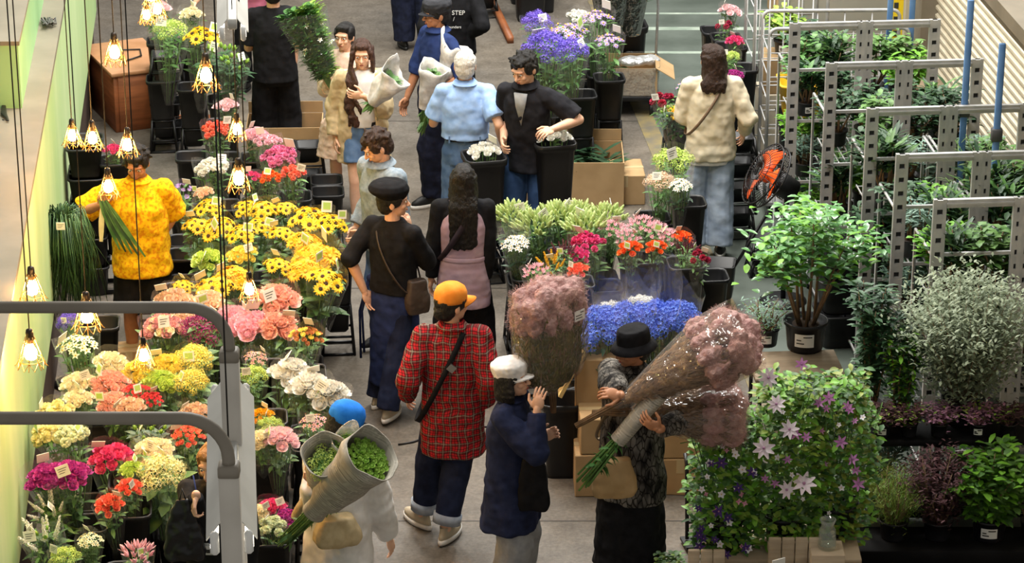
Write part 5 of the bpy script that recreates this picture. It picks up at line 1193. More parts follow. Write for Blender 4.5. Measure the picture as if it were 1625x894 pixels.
def smoke(R_, seed=0, olive=True, flat=1.0, pl=(.80, .99), low=.26, conic=False):
    def f(t, L):
        rg = random.Random(seed)
        prof = [(0, .10), (low, .14), (low+.07, .66), (low+.15, .92), (low+.28, 1.0), (.74, 1.0), (.93, 1.0)]
        if conic: prof = [(0, .10), (low, .14), (low+.2, .52), (low+.40, .84), (.80, 1.0), (.93, 1.0)]
        def rad(q):
            for (a, ra), (b, rb) in zip(prof, prof[1:]):
                if q <= b: return ra + (rb-ra)*max(0, q-a)/(b-a)
            return 1.0
        st = M()
        for i in range(9):
            a = 2*pi*i/9; st.tube([(cos(a)*.012, sin(a)*.012, -.02), (cos(a)*.02, sin(a)*.02, L*low), (cos(a)*R_*.5, sin(a)*R_*.5*flat, L*.75)], .006, 5)
        st.build('stems', mat('woody_stem', '6b543c', '84694c', 20, .7), t)
        core = M(); sg = 22; core.loft([[V((cos(2*pi*i/sg)*rad(q)*R_*.86, sin(2*pi*i/sg)*rad(q)*R_*.86*flat, L*q)) for i in range(sg)] for q in (low, low+.08, low+.18, low+.32, .70, .82)])
        pu = M(); cs = []
        for k in range(34):
            a = k*2.39996; r = R_*.84*sqrt((k+.5)/34); c = V((cos(a)*r, sin(a)*r*flat, L*(pl[0] + (pl[1]-pl[0])*(.55*(1-(r/R_)**2) + .45*rg.random())))); e = R_*rg.uniform(.17, .26); cs.append((c, e)); pu.ell(c, (e, e, e*1.15), 12)
        for k in range(12):
            a = 2*pi*k/12; c = V((cos(a)*R_*.84, sin(a)*R_*.84*flat, L*(pl[0]-.03))); e = R_*.2; cs.append((c, e)); pu.ell(c, (e, e*.9, e*1.6), 12)
        ob = vox(core, 'foliage_mass', SMKC if olive else SMKD, .010, 2, .05, .05, t); op = vox(pu, 'smoke_plumes', SMK1, .009, 2, .03, .03, t)
        fz, lo = M(), M()
        for c, e in cs:
            for i in range(330):
                u = V((rg.gauss(0,1), rg.gauss(0,1), rg.gauss(0,1))).normalized(); p = c + V((u.x*e, u.y*e, u.z*e*1.1))*rg.uniform(.9, 1.22)
                fz.strip(p, u*.8 + V((rg.uniform(-1,1), rg.uniform(-1,1), rg.uniform(-.6,1))), V((rg.uniform(-1,1), rg.uniform(-1,1), 1)), .026, .0024, 0, .6, 1, .5)
        for i in range(1500):
            h = rg.uniform(low+.05, .84); rr = R_*rad(h)*rg.uniform(.8, .95); a = rg.uniform(0, 6.28); p = V((cos(a)*rr, sin(a)*rr*flat, L*h))
            lo.strip(p, (cos(a)*.3+rg.uniform(-.6,.6), sin(a)*.3+rg.uniform(-.6,.6), 1), (cos(a), sin(a), .2), .06, .010, 0 if rg.random() < .6 else 1, .4, 2, .2)
        fz.build('plume_fuzz', SMK1, t); lo.build('leaves', [SMK2 if olive else SMKB, SMKB], t)
        w_ = M(); rings = []; sg = 30
        for q_ in (low*.8, low+.04, low+.12, low+.24, low+.4, .82, .93, .97):
            rr = R_*rad(q_)*1.02 + .006
            rings.append([V((cos(2*pi*i/sg)*rr*(1+.035*sin(7*2*pi*i/sg+q_*9)), sin(2*pi*i/sg)*rr*flat*(1+.035*cos(6*2*pi*i/sg+q_*7)), L*q_ + (.03*sin(3*2*pi*i/sg) if q_ > .95 else 0))) for i in range(sg)])
        w_.loft(rings, 0, cap=False); w_.build('wrapper', cello('smoke_wrap', 'f6f0ea', .93, .10, .9), t)
        lb = M(); lb.box((.09, -R_*flat*1.03, L*.77), (.085, .004, .062)); o = lb.build('label', WHITEP, t, smooth=False)
        lb = M(); 
        for k, (dx, w_) in enumerate(((.02,.03),(-.01,.05),(-.008,.055))): lb.box((.09+dx, -R_*flat*1.03-.003, L*.77+.018-.016*k), (w_, .001, .005))
        lb.build('label_print', INK, o, smooth=False)
    return f
yM = PM_.loc.y; held('smoke_bush_bunch', 'tall pink smoke bunch with a white label held above the white cap', Q(878, 650, yM+.16), Q(868, 452, yM+.20), smoke(.265, 1, True, .62, low=.16), roll=pi)
yK = PK.loc.y; held('smoke_bush_bunch', 'upper of two pink smoke bunches in shiny wrap held by the black hat', Q(918, 674, yK-.44), Q(1192, 526, yK-.34), smoke(.275, 2, False, .72, conic=True))
held('smoke_bush_bunch', 'lower, darker of two smoke bunches in shiny wrap held by the black hat', Q(945, 655, yK-.30), Q(1178, 655, yK-.20), smoke(.245, 3, False, .7, conic=True, low=.2))
NEWS = None
def newsprint():
    m = bpy.data.materials.new('newsprint'); m.use_nodes = True; nt = m.node_tree; N = nt.nodes; L = nt.links; b = N['Principled BSDF']; b.inputs['Roughness'].default_value = .8
    tc = N.new('ShaderNodeTexCoord'); br = N.new('ShaderNodeTexBrick'); br.inputs['Scale'].default_value = 15; br.inputs['Color1'].default_value = lin('86837b'); br.inputs['Color2'].default_value = lin('a29e95'); br.inputs['Mortar'].default_value = lin('bcb7ac'); br.inputs['Mortar Size'].default_value = .07; br.inputs['Brick Width'].default_value = .8; br.inputs['Row Height'].default_value = .24
    mp = N.new('ShaderNodeMapping'); mp.inputs['Rotation'].default_value = (pi/2, 0, 0); L.new(tc.outputs['Object'], mp.inputs[0]); L.new(mp.outputs[0], br.inputs['Vector'])
    nz = N.new('ShaderNodeTexNoise'); nz.inputs['Scale'].default_value = 9; L.new(tc.outputs['Object'], nz.inputs['Vector']); rp = N.new('ShaderNodeValToRGB'); rp.color_ramp.elements[0].position = .45; rp.color_ramp.elements[1].position = .6; L.new(nz.outputs['Fac'], rp.inputs[0])
    mx = N.new('ShaderNodeMix'); mx.data_type = 'RGBA'; L.new(rp.outputs[0], mx.inputs[0]); mx.inputs[6].default_value = lin('a9a499'); L.new(br.outputs['Color'], mx.inputs[7])
    b2 = N.new('ShaderNodeTexBrick'); b2.inputs['Scale'].default_value = 10; b2.inputs['Color1'].default_value = lin('dedad0'); b2.inputs['Color2'].default_value = lin('85827a'); b2.inputs['Mortar'].default_value = lin('f0ece2'); b2.inputs['Mortar Size'].default_value = .035; b2.inputs['Brick Width'].default_value = .62; b2.inputs['Row Height'].default_value = .42; b2.inputs['Bias'].default_value = -.25; L.new(mp.outputs[0], b2.inputs['Vector'])
    m2 = N.new('ShaderNodeMix'); m2.data_type = 'RGBA'; m2.blend_type = 'MULTIPLY'; m2.inputs[0].default_value = .5; L.new(mx.outputs[2], m2.inputs[6]); L.new(b2.outputs['Color'], m2.inputs[7]); L.new(m2.outputs[2], b.inputs['Base Color']); return m
NEWS = newsprint()
def news(R_, kind, cmat, n=16, wm=None, tip=.10, stems=.34, leaf=LEAFG, seed=0, sc=1.0, inner=.80, crump=.01):
    def f(t, L):
        rg = random.Random(seed); m = M(); rings = []; sg = 22
        sg = 40; ns = lambda v: noise.noise(v*9 + V((seed*3.1, 0, 0)))
        for q_ in (.0, .12, .25, .38, .5, .62, .75, .88, 1.0):
            rr = R_*(.42 + .58*q_**.9); rings.append([V((cos(2*pi*i/sg)*rr*(1+.03*sin(3*2*pi*i/sg)), sin(2*pi*i/sg)*rr*(1+.03*cos(4*2*pi*i/sg)), stems*L + (1-stems)*L*q_ + (tip*max(0, cos(2*pi*i/sg-1.0))**3 if q_ == 1.0 else 0))) for i in range(sg)])
        rings = [[p + V((p.x, p.y, 0)).normalized()*crump*2.2*ns(p) + V((0, 0, crump*1.5*ns(p*1.3) if k == len(rings)-1 else 0)) for p in r] for k, r in enumerate(rings)]
        outer = rings; innr = [[p*1.0 - V((p.x*.04, p.y*.04, 0)) for p in r] for r in reversed(rings)]
        m.loft(outer + innr, 0, cap=False); m.build('paper_wrap', wm or NEWS, t)
        fl = M()
        for i in range(16):
            a = i*2.4; r = R_*.3*sqrt((i+.5)/16); fl.tube([(cos(a)*r*.7+rg.uniform(-.01,.01), sin(a)*r*.7, rg.uniform(-.05,.03)), (cos(a)*r, sin(a)*r, L*.5), (cos(a)*r*1.6, sin(a)*r*1.6, L*inner)], .005, 5, 1)
        leaf_cluster(fl, rg, (0,0,L*.05), (0,0,stems*L), 26, .10, .025, 0, .5, .6, -.6); leaf_cluster(fl, rg, (0,0,L*.7), (0,0,L*inner), 50, .09, .04, 0, .8, .5, .7)
        fl.build('stems_and_leaves', [leaf, STEMG], t)
        if kind:
            me = heads(kind, rg).mesh('bloom', [cmat, GRNC, LEAFG])
            for i in range(n):
                a = i*2.39996; r = R_*.82*sqrt((i+.5)/n); o = link('bloom', me, t, (cos(a)*r, sin(a)*r, L*inner + .04*(1-(r/R_)**2)), (rg.uniform(-.3,.3), rg.uniform(-.3,.3), a), sc)
    return f
yW = PWH.loc.y
held('wrapped_bunch', 'newspaper cone of green rosebuds on the arm of the loose white shirt', Q(452, 858, yW-.24), Q(590, 722, yW-.60), news(.155, 'berry', PMn('greenf'), 40, seed=1, tip=.05, inner=.93, crump=.012))
held('wrapped_bunch', 'smaller newspaper cone of pale green flowers left of the larger cone', Q(520, 800, yW-.20), Q(516, 722, yW-.46), news(.13, 'cluster', PMn('lime'), 9, stems=.1, seed=2, inner=.80, tip=.04, crump=.012))
held('wrapped_bunch', 'small clear-topped wrap with a green tag in front of the blue cap', Q(533, 752, yW-.22), Q(551, 702, yW-.36), news(.075, 'cluster', PMn('greenf'), 5, stems=.1, seed=3, inner=.8, wm=cello('frost_wrap', 'f4f4f0', .5, .25)))
WPAP = mat('white_wrapping_paper', 'b9b5ad', 'dedad4', 16, .75, bump=.5, bscale=12)
yP = PW.loc.y; held('wrapped_bunch', 'white paper-wrapped bunch held by the long wavy-haired person', Q(588, 166, yP-.30), Q(628, 118, yP-.34), news(.12, None, None, wm=WPAP, stems=.06, seed=4, tip=.12, crump=.022))
yN = PN.loc.y; held('wrapped_bunch', 'newspaper-wrapped bunch with green leaves pointing down, held by the flat cap', Q(670, 205, yN-.42), Q(690, 108, yN-.44), news(.125, None, None, wm=WPAP, stems=.34, seed=5, tip=.05, inner=.93, crump=.014))
held('wrapped_bunch', 'crumpled white paper bunch at the shoulder of the flat cap', Q(706, 140, yN-.20), Q(724, 74, yN-.16), news(.14, None, None, wm=WPAP, stems=.08, seed=6, tip=.12, inner=.7, crump=.026))
# the big leafy bunch carried by the pale pink dress
yD = yP + .45
def leafy(t, L):
    rg = random.Random(11); f = M()
    for i in range(12):
        a = i*2.4; r = .13*sqrt((i+.5)/12); f.tube([(0,0,0), (cos(a)*r*.5, sin(a)*r*.5, L*.5), (cos(a)*r, sin(a)*r, L*1.0)], .005, 5, 1); leaf_cluster(f, rg, (cos(a)*r*.5, sin(a)*r*.5, L*.22), (cos(a)*r*1.35, sin(a)*r*1.35, L*1.1), 120, .085, .05, 0 if i % 3 else 2, 1.0, .5, .5)
    f.build('foliage', [LEAFG, STEMG, LLEAF], t)
    fl = heads('star', rg).mesh('bloom', [PMn('white'), YELC, LEAFG])
    for i in range(26): a = i*2.4; r = .17*sqrt((i+.5)/26); link('bloom', fl, t, (cos(a)*r, sin(a)*r, L*rg.uniform(.5, 1.0)), (rg.uniform(-1,1), rg.uniform(-1,1), 0), .9)
    wrap_m(.2, L*.92, rg, .0, .05, 1.05, .06).build('wrapper', cello('leafy_wrap', 'f4faf6', .95, .12, .9), t)
held('leafy_bunch', 'big leafy green bunch in clear wrap carried over the shoulder of the pale pink dress', Q(530, 152, yD-.25), Q(480, 26, yD-.1), leafy)
# things held by others
m = M(); rg = random.Random(5); yy = PY.loc.y
a, b = Q(162, 318, yy-.34), Q(205, 405, yy-.40); d = b-a
for i in range(5): m.strip((.012*i-.02, 0, 0), d + V((.02*(i-2), 0, .01*i)), (0,-1,.2), d.length*(.9+.06*i), .035, i % 2, .2, 4, .3, .3, .3)
t = thing('leaf_bundle', 'bundle of long green leaves held in front of the yellow shirt', 'leaves', a); m.build('leaves', [LEAFG, DLEAF], t)
m = M(); c_ = Q(160, 385, yy-.36)-a; m.strip((0,0,0), c_, (0,-1,.2), c_.length, .04, 0, .1, 4, .6, .2); m.build('pale_leaf', mat('pale_leaf', 'd8cf9a', 'e6dfb4'), t)
# green stems and paper sleeve under the smoke bunches
def stems(t, L):
    rg = random.Random(6); f = M()
    for i in range(14): a = i*2.4; r = .035*sqrt((i+.5)/14); f.tube([(cos(a)*r*1.6, sin(a)*r*1.6, rg.uniform(-.05,.03)), (cos(a)*r*.8, sin(a)*r*.8, L*.5), (cos(a)*r, sin(a)*r, L)], .007, 6, 1)
    leaf_cluster(f, rg, (0,0,L*.15), (0,0,L*.5), 40, .09, .03, 0, .8, .5, .2); f.build('stems_and_leaves', [LEAFG, STEMG], t)
    m = M(); sg = 16; m.loft([[V((cos(2*pi*i/sg)*r*(1+.06*sin(5*i)), sin(2*pi*i/sg)*r, z)) for i in range(sg)] for r, z in ((.05, L*.48), (.052, L*.7), (.06, L*1.05), (.056, L*1.05), (.048, L*.7))], 0, cap=False); m.build('paper_sleeve', NEWS, t)
held('wrapped_bunch', 'green stems in a newspaper sleeve held low by the black hat', Q(925, 765, yK-.46), Q(1040, 630, yK-.44), stems)
def sling(t, b): pouch(t, b, Q(975, 758, yK-.30), (.13, .06, .12), mat('tan_paper_cloth', 'a98a5e', 'b9996c', 8, .8), .1)
strap_bag('rounded tan bag hanging in front of the patterned jacket', PK.strap_pts((.09, 1.45), (-.22, .92), .185), .02, mat('tan_strap', '6b5a40'), sling)
# black tote at the side of the navy jacket
q = Q(846, 770, yM-.16); t = thing('tote_bag', 'black cloth tote hanging at the side of the navy jacket', 'bag', q)
m = M(); m.sq([(.085,-.16),(.10,-.12),(.085,.06),(.06,.17)], (0,0,0), rd=.4, ay=.45); vox(m, 'bag_body', C_BLACK, .008, 3, .02, .08, t)
m = M(); m.tube([(-.03,-.01,.16), (-.02,-.02,.36), (.0,0,.42), (.03,-.02,.36), (.04,-.01,.16)], .010, 5); m.build('strap', mat('tan_strap_cloth', '8d7a55'), t)
# black carrier bag and badge of the ginger-haired person
yd = PD.loc.y; q = Q(292, 842, yd-.30); t = thing('carrier_bag', 'black plastic carrier bag in the hand of the ginger-haired person', 'bag', q)
m = M(); m.sq([(.10,-.17),(.115,-.13),(.09,.05),(.035,.19)], (0,0,0), rd=.4, ay=.4); vox(m, 'bag_body', mat('black_film', '141417', '1f1f23', 6, .3), .008, 2, .03, .06, t)
m = M(); m.tube([(-.02,0,.17), (.0,0,.25), (.02,0,.17)], .006, 5); m.build('handle', BLK, t)
q = Q(327, 872, yd-.22); t = thing('name_badge', 'clear badge holder hanging on a blue cord at the black clothes', 'badge', q)
m = M(); m.box((0,0,0), (.085,.004,.075), bev=.002); m.build('holder', mat('badge_plastic', 'a7aaa6', rough=.2), t); m = M(); m.box((0,-.003,-.005), (.07,.002,.05)); m.build('card', WHITEP, t, smooth=False)
m = M(); m.box((.012,-.0045,-.012), (.02,.001,.022)); m.box((-.015,-.0045,.008), (.03,.001,.004)); m.box((-.015,-.0045,.0), (.03,.001,.004)); m.build('card_print', INK, t, smooth=False)
m = M(); m.tube([(-.02,0,.035), (-.03,.02,.26), (-.06,.06,.42)], .004, 5); m.tube([(.02,0,.035), (.03,.02,.26), (.06,.06,.42)], .004, 5); m.build('cord', mat('blue_cord', '2c3f7a'), t)
# long trailing grass hanging in front of the left wall
q = P(95, 352, 1.25); t = thing('trailing_grass', 'large bunch of long trailing grass beside the yellow shirt', 'grass bunch', q)
f = M(); rg = random.Random(21)
for i in range(520):
    a = rg.uniform(0, 6.28); r = rg.uniform(.03, .22); d = V((cos(a), sin(a)*.7, 0)); L = rg.uniform(.25, .74); b = V((cos(a)*.03, sin(a)*.03, rg.uniform(-.05,.06)))
    pts = [b, b + d*r*.7 + V((0,0,.05)), b + d*r + V((0,0,-L*.35)), b + d*r*1.08 + V((rg.uniform(-.09,.09), rg.uniform(-.05,.05), -L))]; f.tube(pts, [.004, .0045, .004, .0015], 3, 0)
f.build('blades', mat('grass_dark', '2c4a2e', '4a6e40', 9, .5), t)
m = M(); m.tube([(0,0,-1.25), (0,0,.02)], .012, 6); m.lathe([(.12, -1.25), (.11, -1.22), (.02, -1.2)], (0,0,0), 14); m.build('stand', BLK, t)
o = tag_m(.06, .055).build('price_tag', [TAGP, TAGG, STEMG, INK], t, smooth=False); o.location = (.03, -.16, .0)
# cables
m = M(); a = [(P(632,706,.006)), (P(655,702,.006)), (P(690,690,.006)), (P(760,678,.006)), (P(800,676,.006)), (P(900,690,.006))]; m.tube(a, .008, 5); tag(m.build('floor_cable', BLK), 'black cable lying across the aisle floor', 'cable')
m = M(); 
for i in range(5):
    m.tube([P(3+1.5*i, 20, 2.2+.02*i), P(10-1*i, 60, 2.15), P(2+2*i, 110, 2.118), P(10-2*i, 180, 2.118), P(14, 192, 2.115), P(3, 190, 2.115)], .006, 5)
tag(vox(m, 'cable_bundle', BLK, .006, 1), 'black cables lying on the ledge at the left edge', 'cable')
m = M(); rg = random.Random(4)
m.tube([P(70+8*sin(i*1.3)+i*.6, 34-6*cos(i*1.9), 2.125+.01*(i % 3)) for i in range(24)], .007, 5); tag(m.build('cable_coil', mat('grey_cable', '4a4a46')), 'tangled grey cable on the ledge beside the taller green block', 'cable')
# ---------------------------------------------------------------- potted plants
POTM = mat('black_pot', '17171a', '222226', 8, .4); SOIL = mat('soil', '2e2219', '41301f', 30, .9); BARK = mat('bark', '6f5a44', '8a7258', 24, .8)
def pot(t, r, h, label=True, lw=.6):
    m = M(); m.lathe([(r*.82, 0), (r*.86, h*.1), (r*.98, h*.88), (r*1.06, h*.88), (r*1.08, h), (r*1.0, h), (r*.95, h*.86)], (0,0,0), 24); m.build('pot', POTM, t)
    m = M(); m.lathe([(r*.95, h*.84), (r*.5, h*.87), (.002, h*.88)], (0,0,0), 20); m.build('soil', SOIL, t)
    if label:
        m = M(); n = 8; w_ = lw; zz = (h*.28, h*.72); a0 = -pi/2 - .15
        rr = r*.955
        m.loft([[V((cos(a0+w_*(i/n-.5)*1.6)*(rr+.004), sin(a0+w_*(i/n-.5)*1.6)*(rr+.004), z)) for i in range(n+1)] for z in zz], 0, False, False); o = m.build('pot_label', WHITEP, t)
        m = M()
        for j, (f0, f1) in enumerate(((.45,.9),(.1,.35),(.1,.5))):
            z = zz[1] - (zz[1]-zz[0])*(.2+.25*j); a1, a2 = a0+w_*(f0-.5)*1.6, a0+w_*(f1-.5)*1.6
            m.loft([[V((cos(a1+(a2-a1)*i/4)*(rr+.006), sin(a1+(a2-a1)*i/4)*(rr+.006), q)) for i in range(5)] for q in (z-.004, z+.004)], 0, False, False)
        m.build('label_print', INK, o)
def shrub(label, loc, H, W, leafm, n=500, L=.06, lw=.035, potr=.12, poth=.2, canes=7, seed=1, name='potted_shrub', cat='potted plant', up=.4, droop=.5, z0=.35, plabel=True, stem=None, seg=3, spread=.9, shape='round', caner=.006, group=None, leafm2=None, mixk=.35):
    t = thing(name, label, cat, loc, 0, group); rg = random.Random(seed)
    pot(t, potr, poth, plabel)
    f, s = M(), M(); per = n//canes
    for c in range(canes):
        a = c*2.39996 + rg.uniform(-.3,.3); r = W*.5*sqrt((c+.5)/canes); hh = H*(1 - .25*(r/(W*.5))**2)*rg.uniform(.85, 1.03)
        if shape == 'column': hh = H*rg.uniform(.8, 1.0)
        base = V((cos(a)*potr*.4, sin(a)*potr*.4, poth*.85)); top = V((cos(a)*r, sin(a)*r, hh)); mid = base.lerp(top, .5) + V((rg.uniform(-.03,.03), rg.uniform(-.03,.03), .04*H))
        s.tube([base, mid, top], [caner*1.4, caner, caner*.4], 5)
        for i in range(per):
            q = z0 + (1-z0)*rg.random()**.85; p = base.lerp(mid, q*2) if q < .5 else mid.lerp(top, q*2-1)
            p = p + V((rg.gauss(0,1), rg.gauss(0,1), rg.gauss(0,.6)))*W*.09; aa = rg.uniform(0, 6.28)
            f.strip(p, (cos(aa)*spread, sin(aa)*spread, up + rg.uniform(-.4,.4)), (0,0,1), L*rg.uniform(.65,1.2), lw*rg.uniform(.8,1.2), 1 if (leafm2 and rg.random() < mixk) else 0, droop, seg, .08, .2 if seg > 2 else 0)
    s.build('stems', stem or BARK, t); f.build('foliage', [leafm, leafm2 or leafm], t); return t
GLOSSY = mat('leaf_glossy', '4f8a46', '86b47c', 9, .28, spec=.7, trans=.15); SILV = mat('leaf_silver', '75836a', '9fab8e', 14, .6, trans=.15); FRESH = mat('leaf_fresh', '5f9a2c', '86bd44', 9, .45, trans=.2); DKRED = mat('leaf_dark_red', '3d2a2c', '5e3d42', 12, .6); BLUEG = mat('leaf_blue_green', '5d7d6c', '86a393', 12, .6, trans=.1); OLIV = mat('leaf_olive', '6f7f2c', '93a145', 12, .5, trans=.15); PURPL = mat('leaf_mauve', '8a5f78', 'a97a90', 14, .6)
BLKS = mat('black_shelf', '0a0a0b', '121213', 6, .8, spec=.15)
TIMB = mat('worn_board', '8a7862', '9f8d76', 3, .7, stretch=(1, 6, 1), bump=.15)
# ---------------------------------------------------------------- steel plant racks
def rack_meshes(w=.53, d=.80, h=2.0):
    post = M(); 
    # a folded post with punched slots: strips of steel between the holes
    pw = .085; zz = 0.0; hole = .035; gap = .062
    m = post; m.box((-pw/2+.012, 0, h/2), (.024, .03, h)); m.box((pw/2-.012, 0, h/2), (.024, .03, h)); z = .12
    m.box((0,.006,h/2), (pw*.9,.004,h), 1)
    while z < h:
        m.box((0, 0, z), (pw*.5, .028, gap)); z += gap+hole
    return post.mesh('post', [GREYM, mat('slot_dark', '2d2e30')], smooth=False)
POSTME = rack_meshes()
def rack(label, loc, rz, group, w=.52, d=.62, h=2.0, shelves=(.22,.72,1.22)):
    t = thing('plant_rack', label, 'rack', loc, rz, group)
    for sx in (0, 1):
        link('post', POSTME, t, (sx*w, 0, 0))
        m = M(); m.tube([(sx*w, .02, .07), (sx*w, d, .07), (sx*w, d, 1.56), (sx*w, .02, 1.56)], .011, 6); m.build('side_loop', GREYM, t)
    m = M(); m.box((w/2, 0, h-.03), (w-.09, .035, .055)); m.box((w/2, 0, h-.03), (w-.08, .05, .012)); m.build('top_bar', GREYM, t, smooth=False)
    for z in shelves:
        m = M()
        for k in range(9): m.box((.04+(w-.08)*k/8, d/2, z-.016), (.008, d-.02, .008))
        for k in range(5): m.box((w/2, .02+(d-.04)*k/4, z-.024), (w-.07, .008, .008))
        m.box((w/2, .01, z-.015), (w-.085, .015, .022)); m.build('shelf', GREYM, t, smooth=False)
    m = M(); m.box((w/2, 0, 1.62), (w-.085, .02, .022)); m.build('cross_bar', GREYM, t, smooth=False)
    for sx in (0, 1):
        for sy in (0, 1): m = M(); m.lathe([(.04,-.012),(.045,-.008),(.045,.008),(.04,.012)], (sx*w, .06+sy*(d-.12), .046), 12, 0, True, Matrix.Rotation(pi/2, 3, 'Y')); m.build('wheel', BLK, t)
    return t
corners = [(1262,36),(1320,99),(1385,171),(1432,244),(1492,316)]
ORD = ('farthest', 'second', 'third', 'fourth', 'nearest'); SHELFPL = []
rz = AIS*.9; proto_r = None
for i, (px, py) in enumerate(corners):
    q = P(px, py, 2.0)
    for j in (0, 1):
        base = V((q.x, q.y, 0)) + Matrix.Rotation(rz, 3, 'Z') @ V((j*.56, 0, 0))
        lab = '%s grey steel plant rack, %s of its pair' % (('farthest', 'second farthest', 'middle', 'second nearest', 'nearest')[i], ('left', 'right')[j])
        if i == 4: lab = 'nearest grey steel plant rack behind the silvery shrub, %s of its pair' % ('left', 'right')[j]
        if proto_r is None: proto_r = rack(lab, base, rz, 'steel plant racks on the right')
        else: place(proto_r, lab, base, rz, 'steel plant racks on the right')
        SHELFPL.append((base, i, j))
# plants on the rack shelves
kinds = []
def shelfkind(key, **k):
    kinds.append([shrub('x', (0,0,0), potr=.075, poth=.11, seed=len(kinds)+40, plabel=len(kinds) % 2 == 0, name='potted_plant', **k), False])
shelfkind('a', H=.42, W=.32, leafm=LEAFG, n=260, L=.07, lw=.04, canes=6)
shelfkind('b', H=.40, W=.34, leafm=DLEAF, n=300, L=.06, lw=.03, canes=7)
shelfkind('c', H=.38, W=.28, leafm=FRESH, n=240, L=.06, lw=.035, canes=6)
shelfkind('d', H=.36, W=.26, leafm=BLUEG, n=360, L=.05, lw=.014, canes=8, seg=2)
shelfkind('e', H=.42, W=.22, leafm=DLEAF, n=150, L=.15, lw=.03, canes=6, up=1.0, leafm2=LEAFG)
shelfkind('f', H=.40, W=.32, leafm=DLEAF, n=280, L=.055, lw=.04, canes=6)
rg = random.Random(77)
for base, i, j in SHELFPL:
    for si, z in enumerate((.22, .72, 1.22)):
        if i >= 3 and z < .5: continue
        for (dx, dy) in ((.14, .16), (.38, .18), (.15, .45), (.38, .47)):
            if rg.random() < .05: continue
            k = kinds[rg.randrange(6)]; p = base + Matrix.Rotation(rz, 3, 'Z') @ V((dx, dy, z-.012)); sc = rg.uniform(1.05, 1.35)
            lb = 'small potted plant on the %s shelf of the %s pair of grey racks' % (('bottom','middle','top')[si], ORD[i])
            if not k[1]: k[1] = True; o = k[0]; o.location = p; o.rotation_euler = (0,0,rg.uniform(0,6)); o['label'] = lb; o['group'] = lb
            else: place(k[0], lb, p, rg.uniform(0, 6), lb, sc)
for k in kinds:
    if not k[1]: bpy.data.objects.remove(k[0])
# blue poles standing among the racks
BLUEP = mat('blue_steel', '4a6f9c', '5b80ab', 6, .45)
for px, py, z, lab in ((1449, -8, 2.65, 'blue steel pole behind the second pair of racks'), (1541, 0, 2.75, 'tallest blue steel pole at the corner of the ribbed wall'), (1591, 69, 2.6, 'blue steel pole nearest the camera against the ribbed wall'), (1414, -8, 2.3, 'dark blue post at the top edge beside the yellow board')):
    q = P(px, py, z) if py > -5 else Q(px, py, 22.2); zt = max(q.z, z)
    t = thing('steel_pole', lab, 'pole', (q.x, q.y, 0)); m = M(); m.box((0,0,zt/2), (.045,.03,zt), bev=.004); m.build('pole', BLUEP, t); m = M(); m.box((0,0,.01), (.14,.14,.02)); m.build('foot_plate', GREYM, t, smooth=False)
    m = M(); m.box((0,-.0,1.95), (.075,.06,.09), bev=.006); m.build('clamp', mat('dark_clamp', '4a4a4c'), t)
# roll cages behind the racks
def cage(label, loc, rz, w=.75, d=.6, h=1.75):
    t = thing('roll_cage', label, 'roll cage', loc, rz)
    for sy in (0, 1):
        y = sy*d; m = M(); r = .06
        m.tube([(0,y,.12), (0,y,h-r)] + [(r-r*cos(a), y, h-r+r*sin(a)) for a in [pi/2*k/5 for k in range(6)]] + [(w-r+r*sin(a), y, h-r+r*cos(a)) for a in [pi/2*k/5 for k in range(6)]] + [(w,y,.12)], .016, 6); m.build('frame', GREYM, t)
        m = M()
        for k in range(1, 5): m.tube([(w*k/5, y, .14), (w*k/5, y, h)], .007, 5)
        for k in range(1, 8): m.tube([(0, y, h*k/8), (w, y, h*k/8)], .006, 5)
        m.build('wire_grid', GREYM, t)
    m = M(); 
    for k in range(1, 8): m.tube([(0,0,h*k/8), (0,d,h*k/8)], .006, 5)
    m.build('side_wires', GREYM, t)
    m = M(); m.box((w/2, d/2, .12), (w, d, .03)); m.build('base', GREYM, t, smooth=False)
    for sx in (.06, w-.06):
        for sy in (.06, d-.06): m = M(); m.lathe([(.045,-.015),(.05,-.01),(.05,.01),(.045,.015)], (sx,sy,.052), 12, 0, True, Matrix.Rotation(pi/2, 3, 'Y')); m.build('wheel', BLK, t)
    return t
q = P(1190, 292, 0); cage('galvanised roll cage with pale cartons right of the cream knit top', (q.x, q.y, 0), AIS*.5, .60, .6, 1.75)
q2 = P(1222, 46, 1.62); cage('galvanised roll cage with a rounded top frame behind the farthest racks', (q2.x, q2.y, 0), AIS*.3, 1.12, .5, 1.62)
CRW = mat('pale_carton', 'c8bda8', 'd6ccb8', 4, .8)
def on(q, dx, dy, z): return (q.x+dx, q.y+dy, z)
carton('pale carton at the bottom of the roll cage', on(q, .28, .3, .138), (.42, .4, .32), .05, mt=CRW); carton('pale carton stacked second in the roll cage', on(q, .28, .3, .46), (.40, .38, .30), .12, mt=CRW); carton('brown carton on top in the roll cage', on(q, .27, .3, .763), (.36, .36, .3), .0)
for k, (px, py, lab) in enumerate(((1205,150,'light leafy plant on the cartons in the roll cage'),(1222,20,'leafy plant behind the roll cage at the top edge'))):
    pass
t = shrub('light green leafy plant on top of the cartons in the roll cage', on(q, .28, .3, 1.068), .40, .4, LLEAF, 200, .08, .05, .09, .12, 7, 5)
